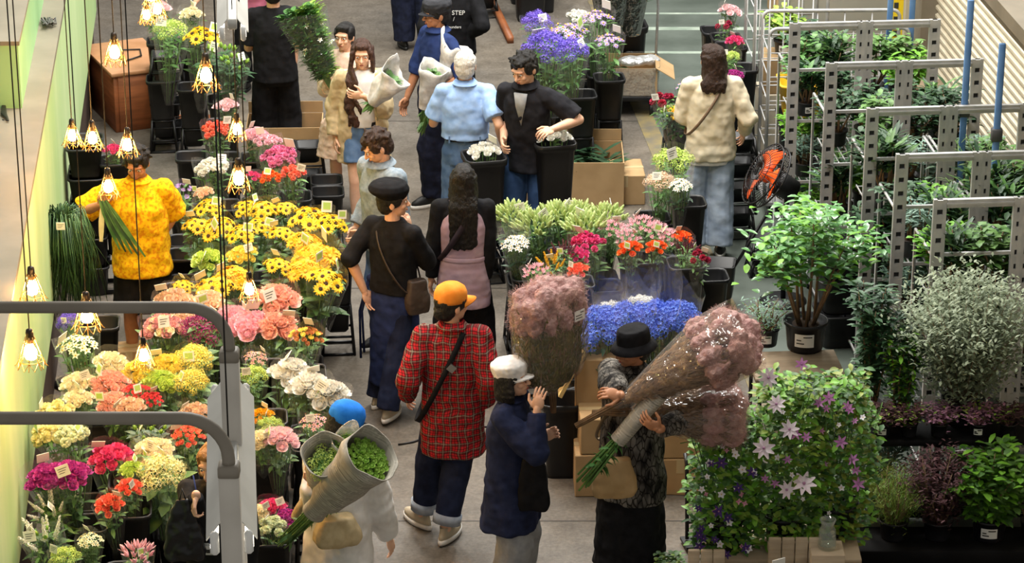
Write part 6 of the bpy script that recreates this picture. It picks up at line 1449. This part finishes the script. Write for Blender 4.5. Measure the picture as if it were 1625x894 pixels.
# crates and boxes in the cage behind
YCR = mat('yellow_crate', 'e0b21a', 'eac034', 5, .5)
bucket('black crate at the bottom of the round-topped roll cage', on(q2, .30, .25, .138), 0, None, (1.5, 1.5, 1.0), name='plastic_crate', cat='crate')
bucket('second black crate stacked in the round-topped roll cage', on(q2, .30, .25, .50), 0, None, (1.5, 1.5, .9), name='plastic_crate', cat='crate')
bucket('yellow plastic crate on top of two black crates in the round-topped cage', on(q2, .30, .25, .827), 0, None, (1.5, 1.5, .8), name='plastic_crate', cat='crate', me=bucket_m().mesh('plastic_crate', YCR))
shrub('dark leafy plant in the left of the round-topped roll cage', on(q2, .30, .25, 1.12), .5, .34, DLEAF, 240, .08, .045, .1, .14, 7, 6); shrub('green leafy plant in the right of the round-topped roll cage', on(q2, .85, .25, .135), .95, .42, LEAFG, 300, .09, .05, .12, .2, 8, 7)
# yellow measuring board and a pale brace at the far door
YB = mat('yellow_board', 'e8c81c', 'f0d42e', 4, .5)
q = Q(1421, 30, 23.0); t = thing('yellow_board', 'yellow board with black marks beside the grey door', 'board', (q.x, q.y, 0)); m = M(); m.box((0,0,1.25), (.12,.02,2.5)); m.build('board', YB, t, smooth=False)
m = M()
for k in range(10): m.box((.0,-.012,1.2+.12*k), (.035,.004,.05)); 
m.build('black_marks', INK, t, smooth=False)
q = P(1265, 40, 0); carton('brown carton standing on the floor at the top edge behind the cages', (q.x+.05, q.y+.4, 0), (.55, .5, .7), .1, handle=True)
q = Q(1462, 95, 22.6); t = thing('folded_trolley', 'dark folded trolley leaning at the grey door', 'trolley', (q.x, q.y, 0)); m = M(); m.box((0,0,.5), (.34,.12,.9), bev=.03); m.build('body', mat('dark_grey_plastic', '3c3c3f', '4a4a4d', 5, .5), t); m = M(); m.box((0,-.03,1.0), (.42,.2,.05), bev=.01); m.build('wooden_top', TIMB, t)
# airy fern on the fourth rack, spreading in front of the ribbed wall
q = P(1585, 330, 1.35); t = thing('airy_fern', 'feathery green fern spreading in front of the ribbed wall', 'potted plant', (q.x+.02, q.y+.02, .71)); pot(t, .09, .14, False)
f, s = M(), M(); rg = random.Random(31)
for i in range(30):
    a = rg.uniform(0, 6.28); r = rg.uniform(.12, .42); hh = rg.uniform(.55, 1.15); top = V((cos(a)*r, sin(a)*r*.7, hh)); mid = V((cos(a)*r*.3, sin(a)*r*.2, hh*.65)); s.tube([(0,0,.12), mid, top], .003, 4)
    for k in range(48):
        u = .35 + .65*rg.random(); p = V((0,0,.12)).lerp(mid, u*2) if u < .5 else mid.lerp(top, u*2-1); aa = rg.uniform(0, 6.28); f.strip(p, (cos(aa), sin(aa), rg.uniform(-.2,.6)), (0,0,1), .085, .008, 0, .3, 2, .3)
s.build('stems', STEMG, t); f.build('fronds', mat('fern_green', '5c7a44', '86a068', 10, .6, trans=.3), t)
# ---------------------------------------------------------------- industrial fan with orange blades
q = Q(1216, 279, 20.3); t = thing('pedestal_fan', 'black pedestal fan with orange blades beside the racks', 'fan', (q.x, q.y, 0))
FA = Matrix.Translation((0, 0, q.z)) @ V((-.82, -.178, .547)).to_track_quat('Z', 'Y').to_matrix().to_4x4()
FZ = q.z
def fb(name, m, mt): return m.xf(FA).build(name, mt, t)
g = M(); Rf = .25
for i in range(36): a = 2*pi*i/36; g.tube([(cos(a)*.04, sin(a)*.04, .085), (cos(a)*Rf*.7, sin(a)*Rf*.7, .075), (cos(a)*Rf, sin(a)*Rf, .03), (cos(a)*Rf, sin(a)*Rf, -.03), (cos(a)*.06, sin(a)*.06, -.075)], .0028, 4)
for r, z in ((Rf, .03), (Rf, -.03), (Rf*.6, .078), (Rf*.3, .083)): g.tube([(cos(2*pi*i/40)*r, sin(2*pi*i/40)*r, z) for i in range(41)], .007 if r == Rf else .0035, 5)
fb('guard', g, BLK)
ORB = mat('orange_blade', 'f0561c', 'f8692c', 6, .35)
for k in range(3):
    b = M(); n = 7; rr = []
    for j in range(n):
        u = j/(n-1); r = .05 + .17*u; wv = .5*(.6+.6*u); rr.append([V((cos(a)*r, sin(a)*r, .03*sin((a-2*pi*k/3)/wv*1.3) + dz)) for dz, sgn in ((-.004, 1), (.004, -1)) for a in [2*pi*k/3 + sgn*wv*(2*i/5-1) for i in range(6)]])
    b.loft(rr, 0); fb('blade', b, ORB)
h = M(); h.lathe([(.05,-.03),(.055,0),(.05,.04),(.01,.055)], (0,0,0), 16); fb('hub', h, ORB)
h = M(); h.lathe([(.03,-.28),(.085,-.26),(.095,-.12),(.07,-.08)], (0,0,0), 16); fb('motor', h, BLK)
h = M(); h.box((0,-.098,-.19), (.06,.004,.05)); fb('motor_label', h, WHITEP)
bk = FA @ V((0,0,-.2)); h = M(); h.tube([(bk.x,bk.y,.02), (bk.x,bk.y,bk.z-.02)], .02, 8); h.lathe([(.18,0),(.18,.015),(.03,.03)], (bk.x,bk.y,0), 20); h.ell(bk, (.05,.05,.06), 10); h.build('stand', BLK, t)
# black box cart with its long handle
q = P(1143, 500, 0); t = thing('hand_cart', 'black box on wheels with a long black pull handle', 'cart', (q.x, q.y+.15, 0), -.15)
m = M(); m.sq([(.09,.1),(.10,.12),(.115,.36),(.118,.37),(.105,.37),(.09,.14)], rd=.2); m.build('box', BLK, t)
m = M(); m.tube([(.09,.02,.30), (.33,.15,.72)], .012, 6); m.tube([(.33,.09,.72), (.33,.21,.72)], .014, 6); m.build('pull_handle', BLK, t)
for sx in (-.07,.07):
    for sy in (-.07,.07): m = M(); m.lathe([(.045,-.012),(.05,0),(.045,.012)], (sx,sy,.05), 12, 0, True, Matrix.Rotation(pi/2, 3, 'Y')); m.build('wheel', BLK, t)
# ---------------------------------------------------------------- low table with the leafy shrub
q = P(1262, 578, .48); t = thing('low_table', 'low table with a worn board top under the big leafy shrub', 'table', (q.x, q.y, 0), .08)
m = M(); m.box((0,0,.465), (.62,.46,.03), bev=.004); m.build('board_top', TIMB, t)
for sx in (-.27,.27):
    for sy in (-.19,.19): m = M(); m.tube([(sx,sy,0), (sx,sy,.45)], .014, 6); m.build('leg', BLK, t)
m = M(); m.tube([(-.27,-.19,.2), (.27,-.19,.2)], .009, 5); m.build('stretcher', BLK, t)
pz = .48; qp = P(1278, 556, pz)
shrub('big glossy green shrub with several bare canes in a black pot with a white label', (qp.x, qp.y+.04, pz), 1.12, .86, GLOSSY, 1150, .085, .05, .145, .215, 9, 3, z0=.45, caner=.009, leafm2=FRESH, mixk=.3, name='potted_shrub')
qp = P(1224, 552, pz); shrub('small feathery herb in a black pot with a label beside the big shrub', (qp.x-.03, qp.y+.06, pz), .34, .42, BLUEG, 520, .035, .010, .085, .13, 12, 4, seg=2, leafm2=LEAFG, z0=.15)
q = P(1338, 560, 0)
for i in range(3): bucket('black crate in the stack between the low table and the plant shelf', (q.x, q.y+.2, .27*i), .1, 'crates behind the low table', (1.5, 1.3, .74), name='plastic_crate', cat='crate')
q = P(1195, 560, 0)
# ---------------------------------------------------------------- black plant shelves on the right
q = P(1495, 694, .72); wsh = 1.25
t = thing('plant_shelf', 'long black two-level plant shelf on the right', 'shelf', (q.x+.05, q.y+.2, 0), .02)
for z, nm in ((.70,'upper_board'),(.20,'lower_board')): m = M(); m.box((0,0,z), (wsh,.5,.04), bev=.005); m.build(nm, BLKS, t)
for sx in (-wsh/2+.04, 0, wsh/2-.04):
    for sy in (-.22,.22): m = M(); m.box((sx,sy,.35), (.035,.035,.70)); m.build('upright', BLK, t, smooth=False)
X0, Y0 = q.x+.05, q.y+.2
def shelf(label, px, py, z, dy, *a, **k):
    p = Q(px, py, Y0+dy); return shrub(label, (max(X0-wsh/2+.09, min(X0+wsh/2-.08, p.x)), Y0+dy, z), *a, **k)
shelf('large silvery shrub filling the right side', 1530, 600, .72, .05, 1.0, .92, SILV, 11000, .036, .019, .13, .16, 44, 11, seg=2, z0=.10, caner=.003, plabel=False, name='silver_shrub', up=.9)
shelf('tall dark green leafy plant behind the bright one', 1385, 600, .72, .08, .92, .30, DLEAF, 800, .085, .034, .07, .12, 7, 12, shape='column', z0=.1, plabel=False)
shelf('upright bright green plant left of the silvery shrub', 1428, 600, .72, -.02, .68, .22, DLEAF, 520, .08, .030, .07, .12, 6, 13, shape='column', z0=.1, leafm2=FRESH, mixk=.45)
for i, (px, mm, lab, pl) in enumerate(((1400,DKRED,'dark red low plant at the left end of the upper black shelf',1),(1442,DKRED,'dark brown red low plant on the upper black shelf, second from left',0),(1490,PURPL,'mauve leaved low plant in the middle of the upper black shelf',0),(1552,PURPL,'mauve leaved low plant with a white pot label on the upper black shelf',1),(1600,DKRED,'dark low plant at the right end of the upper black shelf',0))):
    shelf(lab, px, 680, .72, -.17, .22, .27, mm, 420, .034, .020, .055, .09, 9, 60+i, seg=2, z0=.2, plabel=bool(pl), leafm2=LLEAF, mixk=.12)
shelf('blue green plant low behind the clematis', 1398, 760, .22, -.05, .52, .36, BLUEG, 800, .05, .016, .08, .13, 10, 70, seg=2, z0=.15, plabel=False)
def plinth(label, px, dx, *a, **k): shrub(label, (Q(px, 800, Y0-.40).x + dx, Y0-.40, .12), *a, **k)
plinth('dark purple leaved shrub on the low plinth between the olive and the bright green plants', 1490, 0, .64, .54, DKRED, 2400, .04, .015, .09, .13, 16, 71, seg=2, z0=.1, plabel=False)
plinth('bright green leafy plant on the low plinth at the right', 1572, 0, .66, .50, FRESH, 1300, .078, .044, .11, .15, 14, 72, z0=.05, leafm2=LEAFG, mixk=.5)
plinth('olive green rosemary-like plant at the left of the low plinth', 1420, 0, .50, .46, OLIV, 6500, .032, .008, .09, .13, 24, 73, seg=1, z0=.05, plabel=False, up=.9, leafm2=FRESH, mixk=.3)
plinth('pale silvery herb at the right edge of the low plinth', 1640, 0, .45, .30, SILV, 900, .03, .012, .07, .12, 14, 74, seg=2, plabel=False)
m = M(); m.box((0,0,.06), (1.3,.34,.12), bev=.006); tag(m.build('black_plinth', BLKS, loc=(X0+.02, Y0-.42, 0)), 'low black plinth in front of the plant shelf', 'plinth')
# ---------------------------------------------------------------- clematis in flower
CLP = petalmat('clematis_pink', 'f0d8e6', 'fbf2f7', .06, .1); CLM = petalmat('clematis_mauve', 'b86ab0', 'd69ace'); CLD = petalmat('clematis_dark', '38235e', '523682'); CLW = petalmat('clematis_white', 'e9e3ec', 'f8f5f8'); CLR = petalmat('clematis_rose', 'd68aa2', 'e8aebd'); CLE = mat('clematis_eye', '8d5a86', 'c9a0bc', 40, .8)
rg = random.Random(55)
CLB = star_m(rg, 8, .062, .48, .14, .2, .3, .25).mesh('flower_head', [CLP, CLE]); CLMm = star_m(rg, 6, .034, .45, .15, .3).mesh('flower_head', [CLM, CLE]); CLDm = star_m(rg, 6, .036, .5, .15, .3).mesh('flower_head', [CLD, CLE]); CLWm = star_m(rg, 5, .024, .8, .15, .5).mesh('flower_head', [CLW, YELC]); CLRm = star_m(rg, 4, .022, .7, .15, .6).mesh('flower_head', [CLR, CLE])
CRATE = mat('weathered_wood', '9c8b74', 'b1a088', 3, .8, stretch=(1, 1, 7), bump=.2)
def clem(label, loc, H, W, D, n, seed, flowers, leafm=LEAFG, leaf2=LLEAF):
    t = thing('clematis', label, 'flowering plant', loc); rg = random.Random(seed); pot(t, .12, .2, False); f, s = M(), M()
    for c in range(16):
        a = c*2.4; p = V((cos(a)*.06, sin(a)*.06, .18)); q = V((rg.uniform(-.5,.5)*W, rg.uniform(-.5,.5)*D, H*rg.uniform(.6, 1.0))); mid = p.lerp(q, .5) + V((rg.uniform(-.08,.08), rg.uniform(-.08,.08), .05)); end = q + V((rg.uniform(-.1,.1), rg.uniform(-.12,.04), rg.uniform(-.25,.1))); s.tube([p, mid, q, end], .003, 4)
    for i in range(n):
        u = rg.random(); a = rg.uniform(0, 6.28); r = rg.random()**.5; zz = -.02 + u*(H+.02); wr_ = (1-.55*abs(u-.45)**1.6*1.8); p = V((cos(a)*r*W*.5*wr_, sin(a)*r*D*.5*wr_, zz)) + V((0,0,.04*sin(a*3)))
        aa = rg.uniform(0, 6.28); f.strip(p, (cos(aa), sin(aa)-.25, rg.uniform(-.3,.7)), (0,-.3,1), .062*rg.uniform(.6,1.2), .036*rg.uniform(.7,1.2), (1 if rg.random() < .3 else 2 if rg.random() < .5 else 0), .5, 3, .08, .2)
    s.build('stems', STEMG, t); f.build('foliage', [leafm, leaf2, FRESH], t)
    for me, px, py, sc in flowers:
        wv = Q(px, py, loc[1] - D*.50) - V(loc); o = link('flower_head', me, t, wv, None, sc); o.rotation_euler = (R(rg.uniform(35, 75)), R(rg.uniform(-30, 30)), rg.uniform(-.5, .5))
    return t
zt = .30
qc = P(1150, 880, zt); qd = P(1245, 872, zt); qe = P(1330, 860, zt)
rf = lambda me, n, x0, x1, y0, y1, sc, sd: [(me, random.Random(sd*99+i).uniform(x0, x1), random.Random(sd*57+i*3).uniform(y0, y1), sc*random.Random(i).uniform(.8, 1.2)) for i in range(n)]
clem('clematis with dark violet and small white flowers, left of the pair', (qc.x, qc.y+.12, zt), .86, .48, .44, 1900, 1, [(CLWm,1124,735,1.1),(CLWm,1167,722,1.1),(CLWm,1178,746,1.2),(CLWm,1145,785,1.1),(CLWm,1188,872,1.2),(CLDm,1135,660,1.0),(CLDm,1145,735,1.1),(CLDm,1140,812,1.2),(CLDm,1155,822,1),(CLDm,1172,775,1),(CLDm,1110,850,1),(CLRm,1158,680,1.1),(CLRm,1150,705,1),(CLRm,1178,786,1)] + rf(CLWm, 8, 1110, 1200, 690, 870, .9, 3) + rf(CLDm, 9, 1105, 1200, 680, 885, .9, 4) + rf(CLRm, 7, 1110, 1200, 680, 880, .9, 5), leafm=LEAFG)
clem('clematis with large pale pink star flowers in the centre', (qd.x, qd.y+.10, zt), 1.10, .56, .44, 2300, 2, [(CLB,1220,600,1.0),(CLB,1232,642,.95),(CLB,1253,682,1.0),(CLB,1212,712,1.15),(CLB,1248,778,.95),(CLB,1276,768,1.25),(CLMm,1272,578,1.2),(CLMm,1262,690,1.2),(CLMm,1280,694,1),(CLMm,1250,730,.9),(CLMm,1230,768,.9),(CLMm,1214,760,.8)] + rf(CLWm, 4, 1210, 1290, 620, 800, .8, 8))
clem('clematis with small mauve flowers nearest the black shelf', (qe.x, qe.y+.14, zt), 1.04, .52, .44, 1900, 3, [(CLMm,1315,632,1.3),(CLMm,1300,640,1.1),(CLMm,1335,702,1.3),(CLMm,1354,730,1.2),(CLMm,1362,769,1.3),(CLMm,1345,645,1)] + rf(CLWm, 4, 1300, 1370, 660, 850, .8, 9) + rf(CLMm, 6, 1300, 1360, 640, 780, .8, 10), leaf2=OLIV)
# the table and crates the clematis stand on
q = P(1240, 872, zt); t = thing('display_table', 'grey low display table under the clematis', 'table', (q.x, q.y+.12, 0)); m = M(); m.box((.0,0,zt-.02), (.95,.5,.035), bev=.004); m.build('board_top', CRATE, t)
for sx in (-.42,.42):
    for sy in (-.2,.2): m = M(); m.tube([(sx,sy,0), (sx,sy,zt-.03)], .016, 6); m.build('leg', BLK, t)
fy = q.y - .28
q = Q(1262, 850, fy); t = thing('wooden_crate', 'weathered wooden crate panel under the large pale pink clematis', 'crate', (q.x, fy, 0)); 
for i in range(4): m = M(); m.box((-.12+.08*i, 0, .26), (.074, .03, .52), bev=.004); m.build('slat', CRATE, t)
m = M(); m.box((0,.03,.1), (.32,.03,.05)); m.box((0,.03,.45), (.32,.03,.05)); m.build('batten', CRATE, t, smooth=False)
q = Q(1122, 850, fy); t = thing('wooden_crate', 'weathered wooden crate panel under the violet clematis', 'crate', (q.x, fy, 0)); 
for i in range(3): m = M(); m.box((-.075+.075*i, 0, .22), (.07, .03, .44), bev=.004); m.build('slat', CRATE, t)
GLASS = cello('clear_glass', 'eef4f0', .86, .05, .2)
q = Q(1312, 870, fy-.02); m = M(); m.lathe([(.05,0),(.055,.02),(.05,.12),(.035,.15),(.05,.19),(.047,.19),(.032,.15),(.046,.12),(.05,.025),(.002,.012)], (0,0,0), 20, 0, False)
m2 = M(); m2.box((0,0,q.z/2-.02), (.2,.2,q.z-.0), bev=.004); tag(m2.build('wooden_block', CRATE, loc=(q.x, fy-.02, .02)), 'weathered wooden block under the glass jar', 'block')
tag(m.build('glass_jar', GLASS, loc=(q.x, fy-.02, q.z)), 'clear glass jar on the wooden block below the clematis', 'jar')
q = Q(1236, 880, fy-.12); t = thing('picture_card', 'white picture card standing at the bottom edge below the clematis', 'card', (q.x, fy-.12, 0), .5); m = M(); m.box((0,0,.22), (.09,.008,.44)); m.build('card', WHITEP, t, smooth=False); m = M(); m.box((0,-.005,.30), (.075,.002,.2)); m.build('picture', mat('grey_photo', '6f6a64', 'b9b2a8', 14, .5), t, smooth=False)
# black folding trolley frame left of the clematis
q = P(1098, 872, 0); t = thing('trolley_frame', 'black upright trolley frame left of the clematis', 'trolley', (q.x, q.y+.05, 0), .2)
for sx in (-.03,.07): m = M(); m.tube([(sx,0,.05), (sx,.05,.55), (sx+.0,.1,.60)], .013, 6); m.build('upright', BLK, t)
m = M(); 
for z in (.15,.3,.45): m.tube([(-.03,.02+.06*z,z), (.07,.02+.06*z,z)], .01, 5)
m.build('rung', BLK, t)
m = M(); m.box((.02,-.02,.03), (.16,.16,.02)); m.build('foot_plate', BLK, t, smooth=False)
q = P(1065, 884, .3); t = shrub('small leafy pot in a clear tray at the bottom edge by the trolley frame', (q.x, q.y, .0), .36, .22, LEAFG, 160, .05, .03, .08, .12, 7, 90, plabel=False, leafm2=LLEAF)
# timber rail and chairs of dark stock at the top of the aisle
q, q_ = P(792, 14, 0), P(815, 62, 0); m = M(); d = q_-q; m.box(((q+q_)/2 + V((-.05,0,.035))), (.06, d.length+.3, .07), rz=-math.atan2(d.x, d.y)); tag(m.build('timber_beam', PLY), 'long timber beam lying on the floor at the top of the aisle', 'timber')
for i, (px, py) in enumerate(((822,34),(838,20),(812,6))): q = P(px, py, 0); q.x += .12; bucket(('black bin beside the timber beam, nearest', 'black bin beside the timber beam, middle', 'black bin beside the timber beam, at the top edge')[i], (q.x, q.y+.1, 0), .1, None, (1.3,1.3,1.6), name='flower_bin', cat='bin')
# ---------------------------------------------------------------- wire pendant lamps
BULB = glow('lit_bulb', 'ffbf70', 340); SOCK = mat('lamp_socket', '2a2520', rough=.4, metal=.5); WIRE = mat('brass_wire', 'b98c4a', 'd0a562', 20, .35, metal=.8); CORD = mat('lamp_cord', '17140f', rough=.7)
def lamp_meshes():
    b = M(); b.lathe([(.010, .0), (.014, -.012), (.027, -.04), (.031, -.06), (.024, -.082), (.004, -.092)], (0,0,-.05), 12)
    s = M(); s.lathe([(.006, .02), (.016, .015), (.019, 0), (.019, -.05), (.015, -.055)], (0,0,0), 12)
    c = M(); n = 8
    for i in range(n):
        a = 2*pi*i/n; pts = [(cos(a)*r, sin(a)*r, z) for r, z in ((.020, -.02), (.030, -.05), (.046, -.10), (.058, -.14), (.072, -.165), (.080, -.172))]
        c.tube(pts, .0026, 4)
        a2 = 2*pi*(i+.5)/n; a3 = 2*pi*(i+1)/n
        c.tube([(cos(a)*.058, sin(a)*.058, -.14), (cos(a2)*.066, sin(a2)*.066, -.178), (cos(a3)*.058, sin(a3)*.058, -.14)], .0024, 4)
    for r, z in ((.031, -.052), (.058, -.14)): c.tube([(cos(2*pi*i/24)*r, sin(2*pi*i/24)*r, z) for i in range(25)], .0024, 4)
    return b.mesh('bulb', BULB), s.mesh('socket', SOCK), c.mesh('wire_cage', WIRE)
LB, LS, LC = lamp_meshes()
for px, py, wpx, z, lab in (
 (250, 16, 34, 2.7, 'lit wire lamp at the top edge above the lime green bunch'), (233, 25, 30, 2.6, 'lit wire lamp just left of another at the top edge'), (240, -4, 30, 2.8, 'lit wire lamp cut by the top edge of the picture'),
 (182, 85, 42, 2.6, 'lit wire lamp in front of the wooden cabinet'), (327, 122, 48, 2.6, 'large lit wire lamp hanging alone left of the black t-shirt'),
 (115, 217, 36, 2.4, 'leftmost of three lit wire lamps in a row beside the green wall'), (147, 221, 38, 2.4, 'middle of three lit wire lamps in a row beside the green wall'), (203, 232, 38, 2.4, 'lit wire lamp right in front of the head above the yellow shirt'),
 (172, 298, 40, 2.3, 'lit wire lamp in front of the yellow shirt and the raised hand'), (376, 207, 36, 2.3, 'lit wire lamp among the coral and pink bunches at the back'), (379, 285, 44, 2.3, 'lit wire lamp just above the sunflowers'),
 (396, 461, 38, 2.2, 'lit wire lamp above the pink and salmon roses'), (228, 566, 40, 2.1, 'lit wire lamp above the yellow roses'), (51, 460, 48, 2.1, 'lit wire lamp in front of the pale wall above the upper rail'), (138, 503, 52, 2.1, 'lit wire lamp just under the upper rail beside the lime bunch'), (49, 562, 52, 2.0, 'lowest lit wire lamp at the left edge beside the brown post')):
    q = P(px, py, z); dep = q.y*cos(PITCH) + (CAMH-z)*sin(PITCH); s = max(.8, min(1.35, wpx*dep/FPX/.155))
    t = thing('pendant_lamp', lab, 'lamp', (q.x, q.y, q.z + .11*s), rnd.uniform(0, 1), 'wire pendant lamps over the left stall')
    link('bulb', LB, t, scale=s); link('socket', LS, t, scale=s); link('wire_cage', LC, t, scale=s)
    m = M(); m.tube([(0,0,.015*s), (0,0,5.6 - t.location.z)], .0038, 6); m.build('cord', CORD, t)
# the conduit the lamps hang from, above the frame
m = M()
for x0 in (-2.3, -1.5): m.tube([(AX(12, x0+.3, 16), 12, 5.62), (AX(22, x0+.3, 16), 22, 5.62)], .02, 6)
struct(m.build('trim_12', GREYM))
# ---------------------------------------------------------------- fluorescent fittings seen from above
FITW = mat('fitting_white', 'b9b8b2', 'c6c5bf', 4, .4); TUBE = glow('fluorescent_tube', 'fff4e0', 7); CAPW = mat('socket_white', 'e9e9e6', rough=.3)
def fitting(label, c, L=1.22):
    t = thing('fluorescent_fitting', label, 'ceiling light', c, AIS, 'twin fluorescent fittings')
    m = M(); m.box((0,0,.0), (.05, L, .06), bev=.006); m.build('spine', FITW, t)
    for sg in (-1, 1):
        m = M(); m.add([V((sg*.027,-L/2+.04,.02)), V((sg*.027,L/2-.04,.02)), V((sg*.085,L/2-.04,-.055)), V((sg*.085,-L/2+.04,-.055)), V((sg*.027,-L/2+.04,.016)), V((sg*.027,L/2-.04,.016)), V((sg*.083,L/2-.04,-.06)), V((sg*.083,-L/2+.04,-.06))], [(0,1,2,3) if sg < 0 else (3,2,1,0), (7,6,5,4) if sg < 0 else (4,5,6,7), (0,3,7,4), (1,5,6,2), (2,6,7,3)]); m.build('reflector', FITW, t, smooth=False)
        m = M(); m.tube([(sg*.058,-L/2+.02,-.075), (sg*.058,L/2-.02,-.075)], .014, 8); m.build('tube', TUBE, t)
        for e in (-1, 1):
            m = M(); m.box((sg*.056, e*(L/2-.015), -.055), (.03, .03, .085), bev=.01); m.build('tube_socket', CAPW, t)
    for e in (-1, 1):
        m = M(); m.tube([(0, e*L*.35, .03), (0, e*L*.35, 5.62-c[2])], .003, 5); m.build('hanger', CORD, t)
    return t
q = P(366, 715, 4.08); fitting('white twin fluorescent fitting hanging behind the grey rail posts', q)
q = P(368, -12, 3.9); fitting('white twin fluorescent fitting at the top edge beside the black t-shirt', q)
# ---------------------------------------------------------------- bent pipe rails in the foreground
RAILM = mat('grey_rail_paint', '7f776b', '8c8478', 6, .5); RAILP = mat('grey_post_paint', 'c4beb4', 'd0cac0', 6, .5)
def rail(label, pyr, z, pxp):
    q = P(pxp, pyr, z); t = thing('handrail', label, 'handrail', (q.x, q.y, 0), 0, None); r = .14; dep = q.y*cos(PITCH)+(CAMH-z)*sin(PITCH); k = FPX/dep
    zt = z - .165
    m = M(); m.box((0, 0, (zt-.01)/2), (.064, .064, zt-.01), bev=.006); m.build('post', RAILP, t)
    m = M(); m.sq([(.034, zt-.03), (.034, zt), (.030, zt+.008)], rd=.3); m.build('collar', RAILM, t)
    pts = [(0, 0, zt-.02), (0, 0, zt+.02)] + [(-r + r*cos(a), 0, z - r + r*sin(a)) for a in [pi/2*i/8 for i in range(9)]] + [(-1.6, 0, z)]
    m = M(); m.tube(pts, .021, 12); m.build('bent_pipe', RAILM, t)
rail('grey bent pipe rail with its post, the farther and higher of the pair', 488, 4.6, 361)
rail('grey bent pipe rail with its post, the nearer and lower of the pair', 664, 4.6, 360)
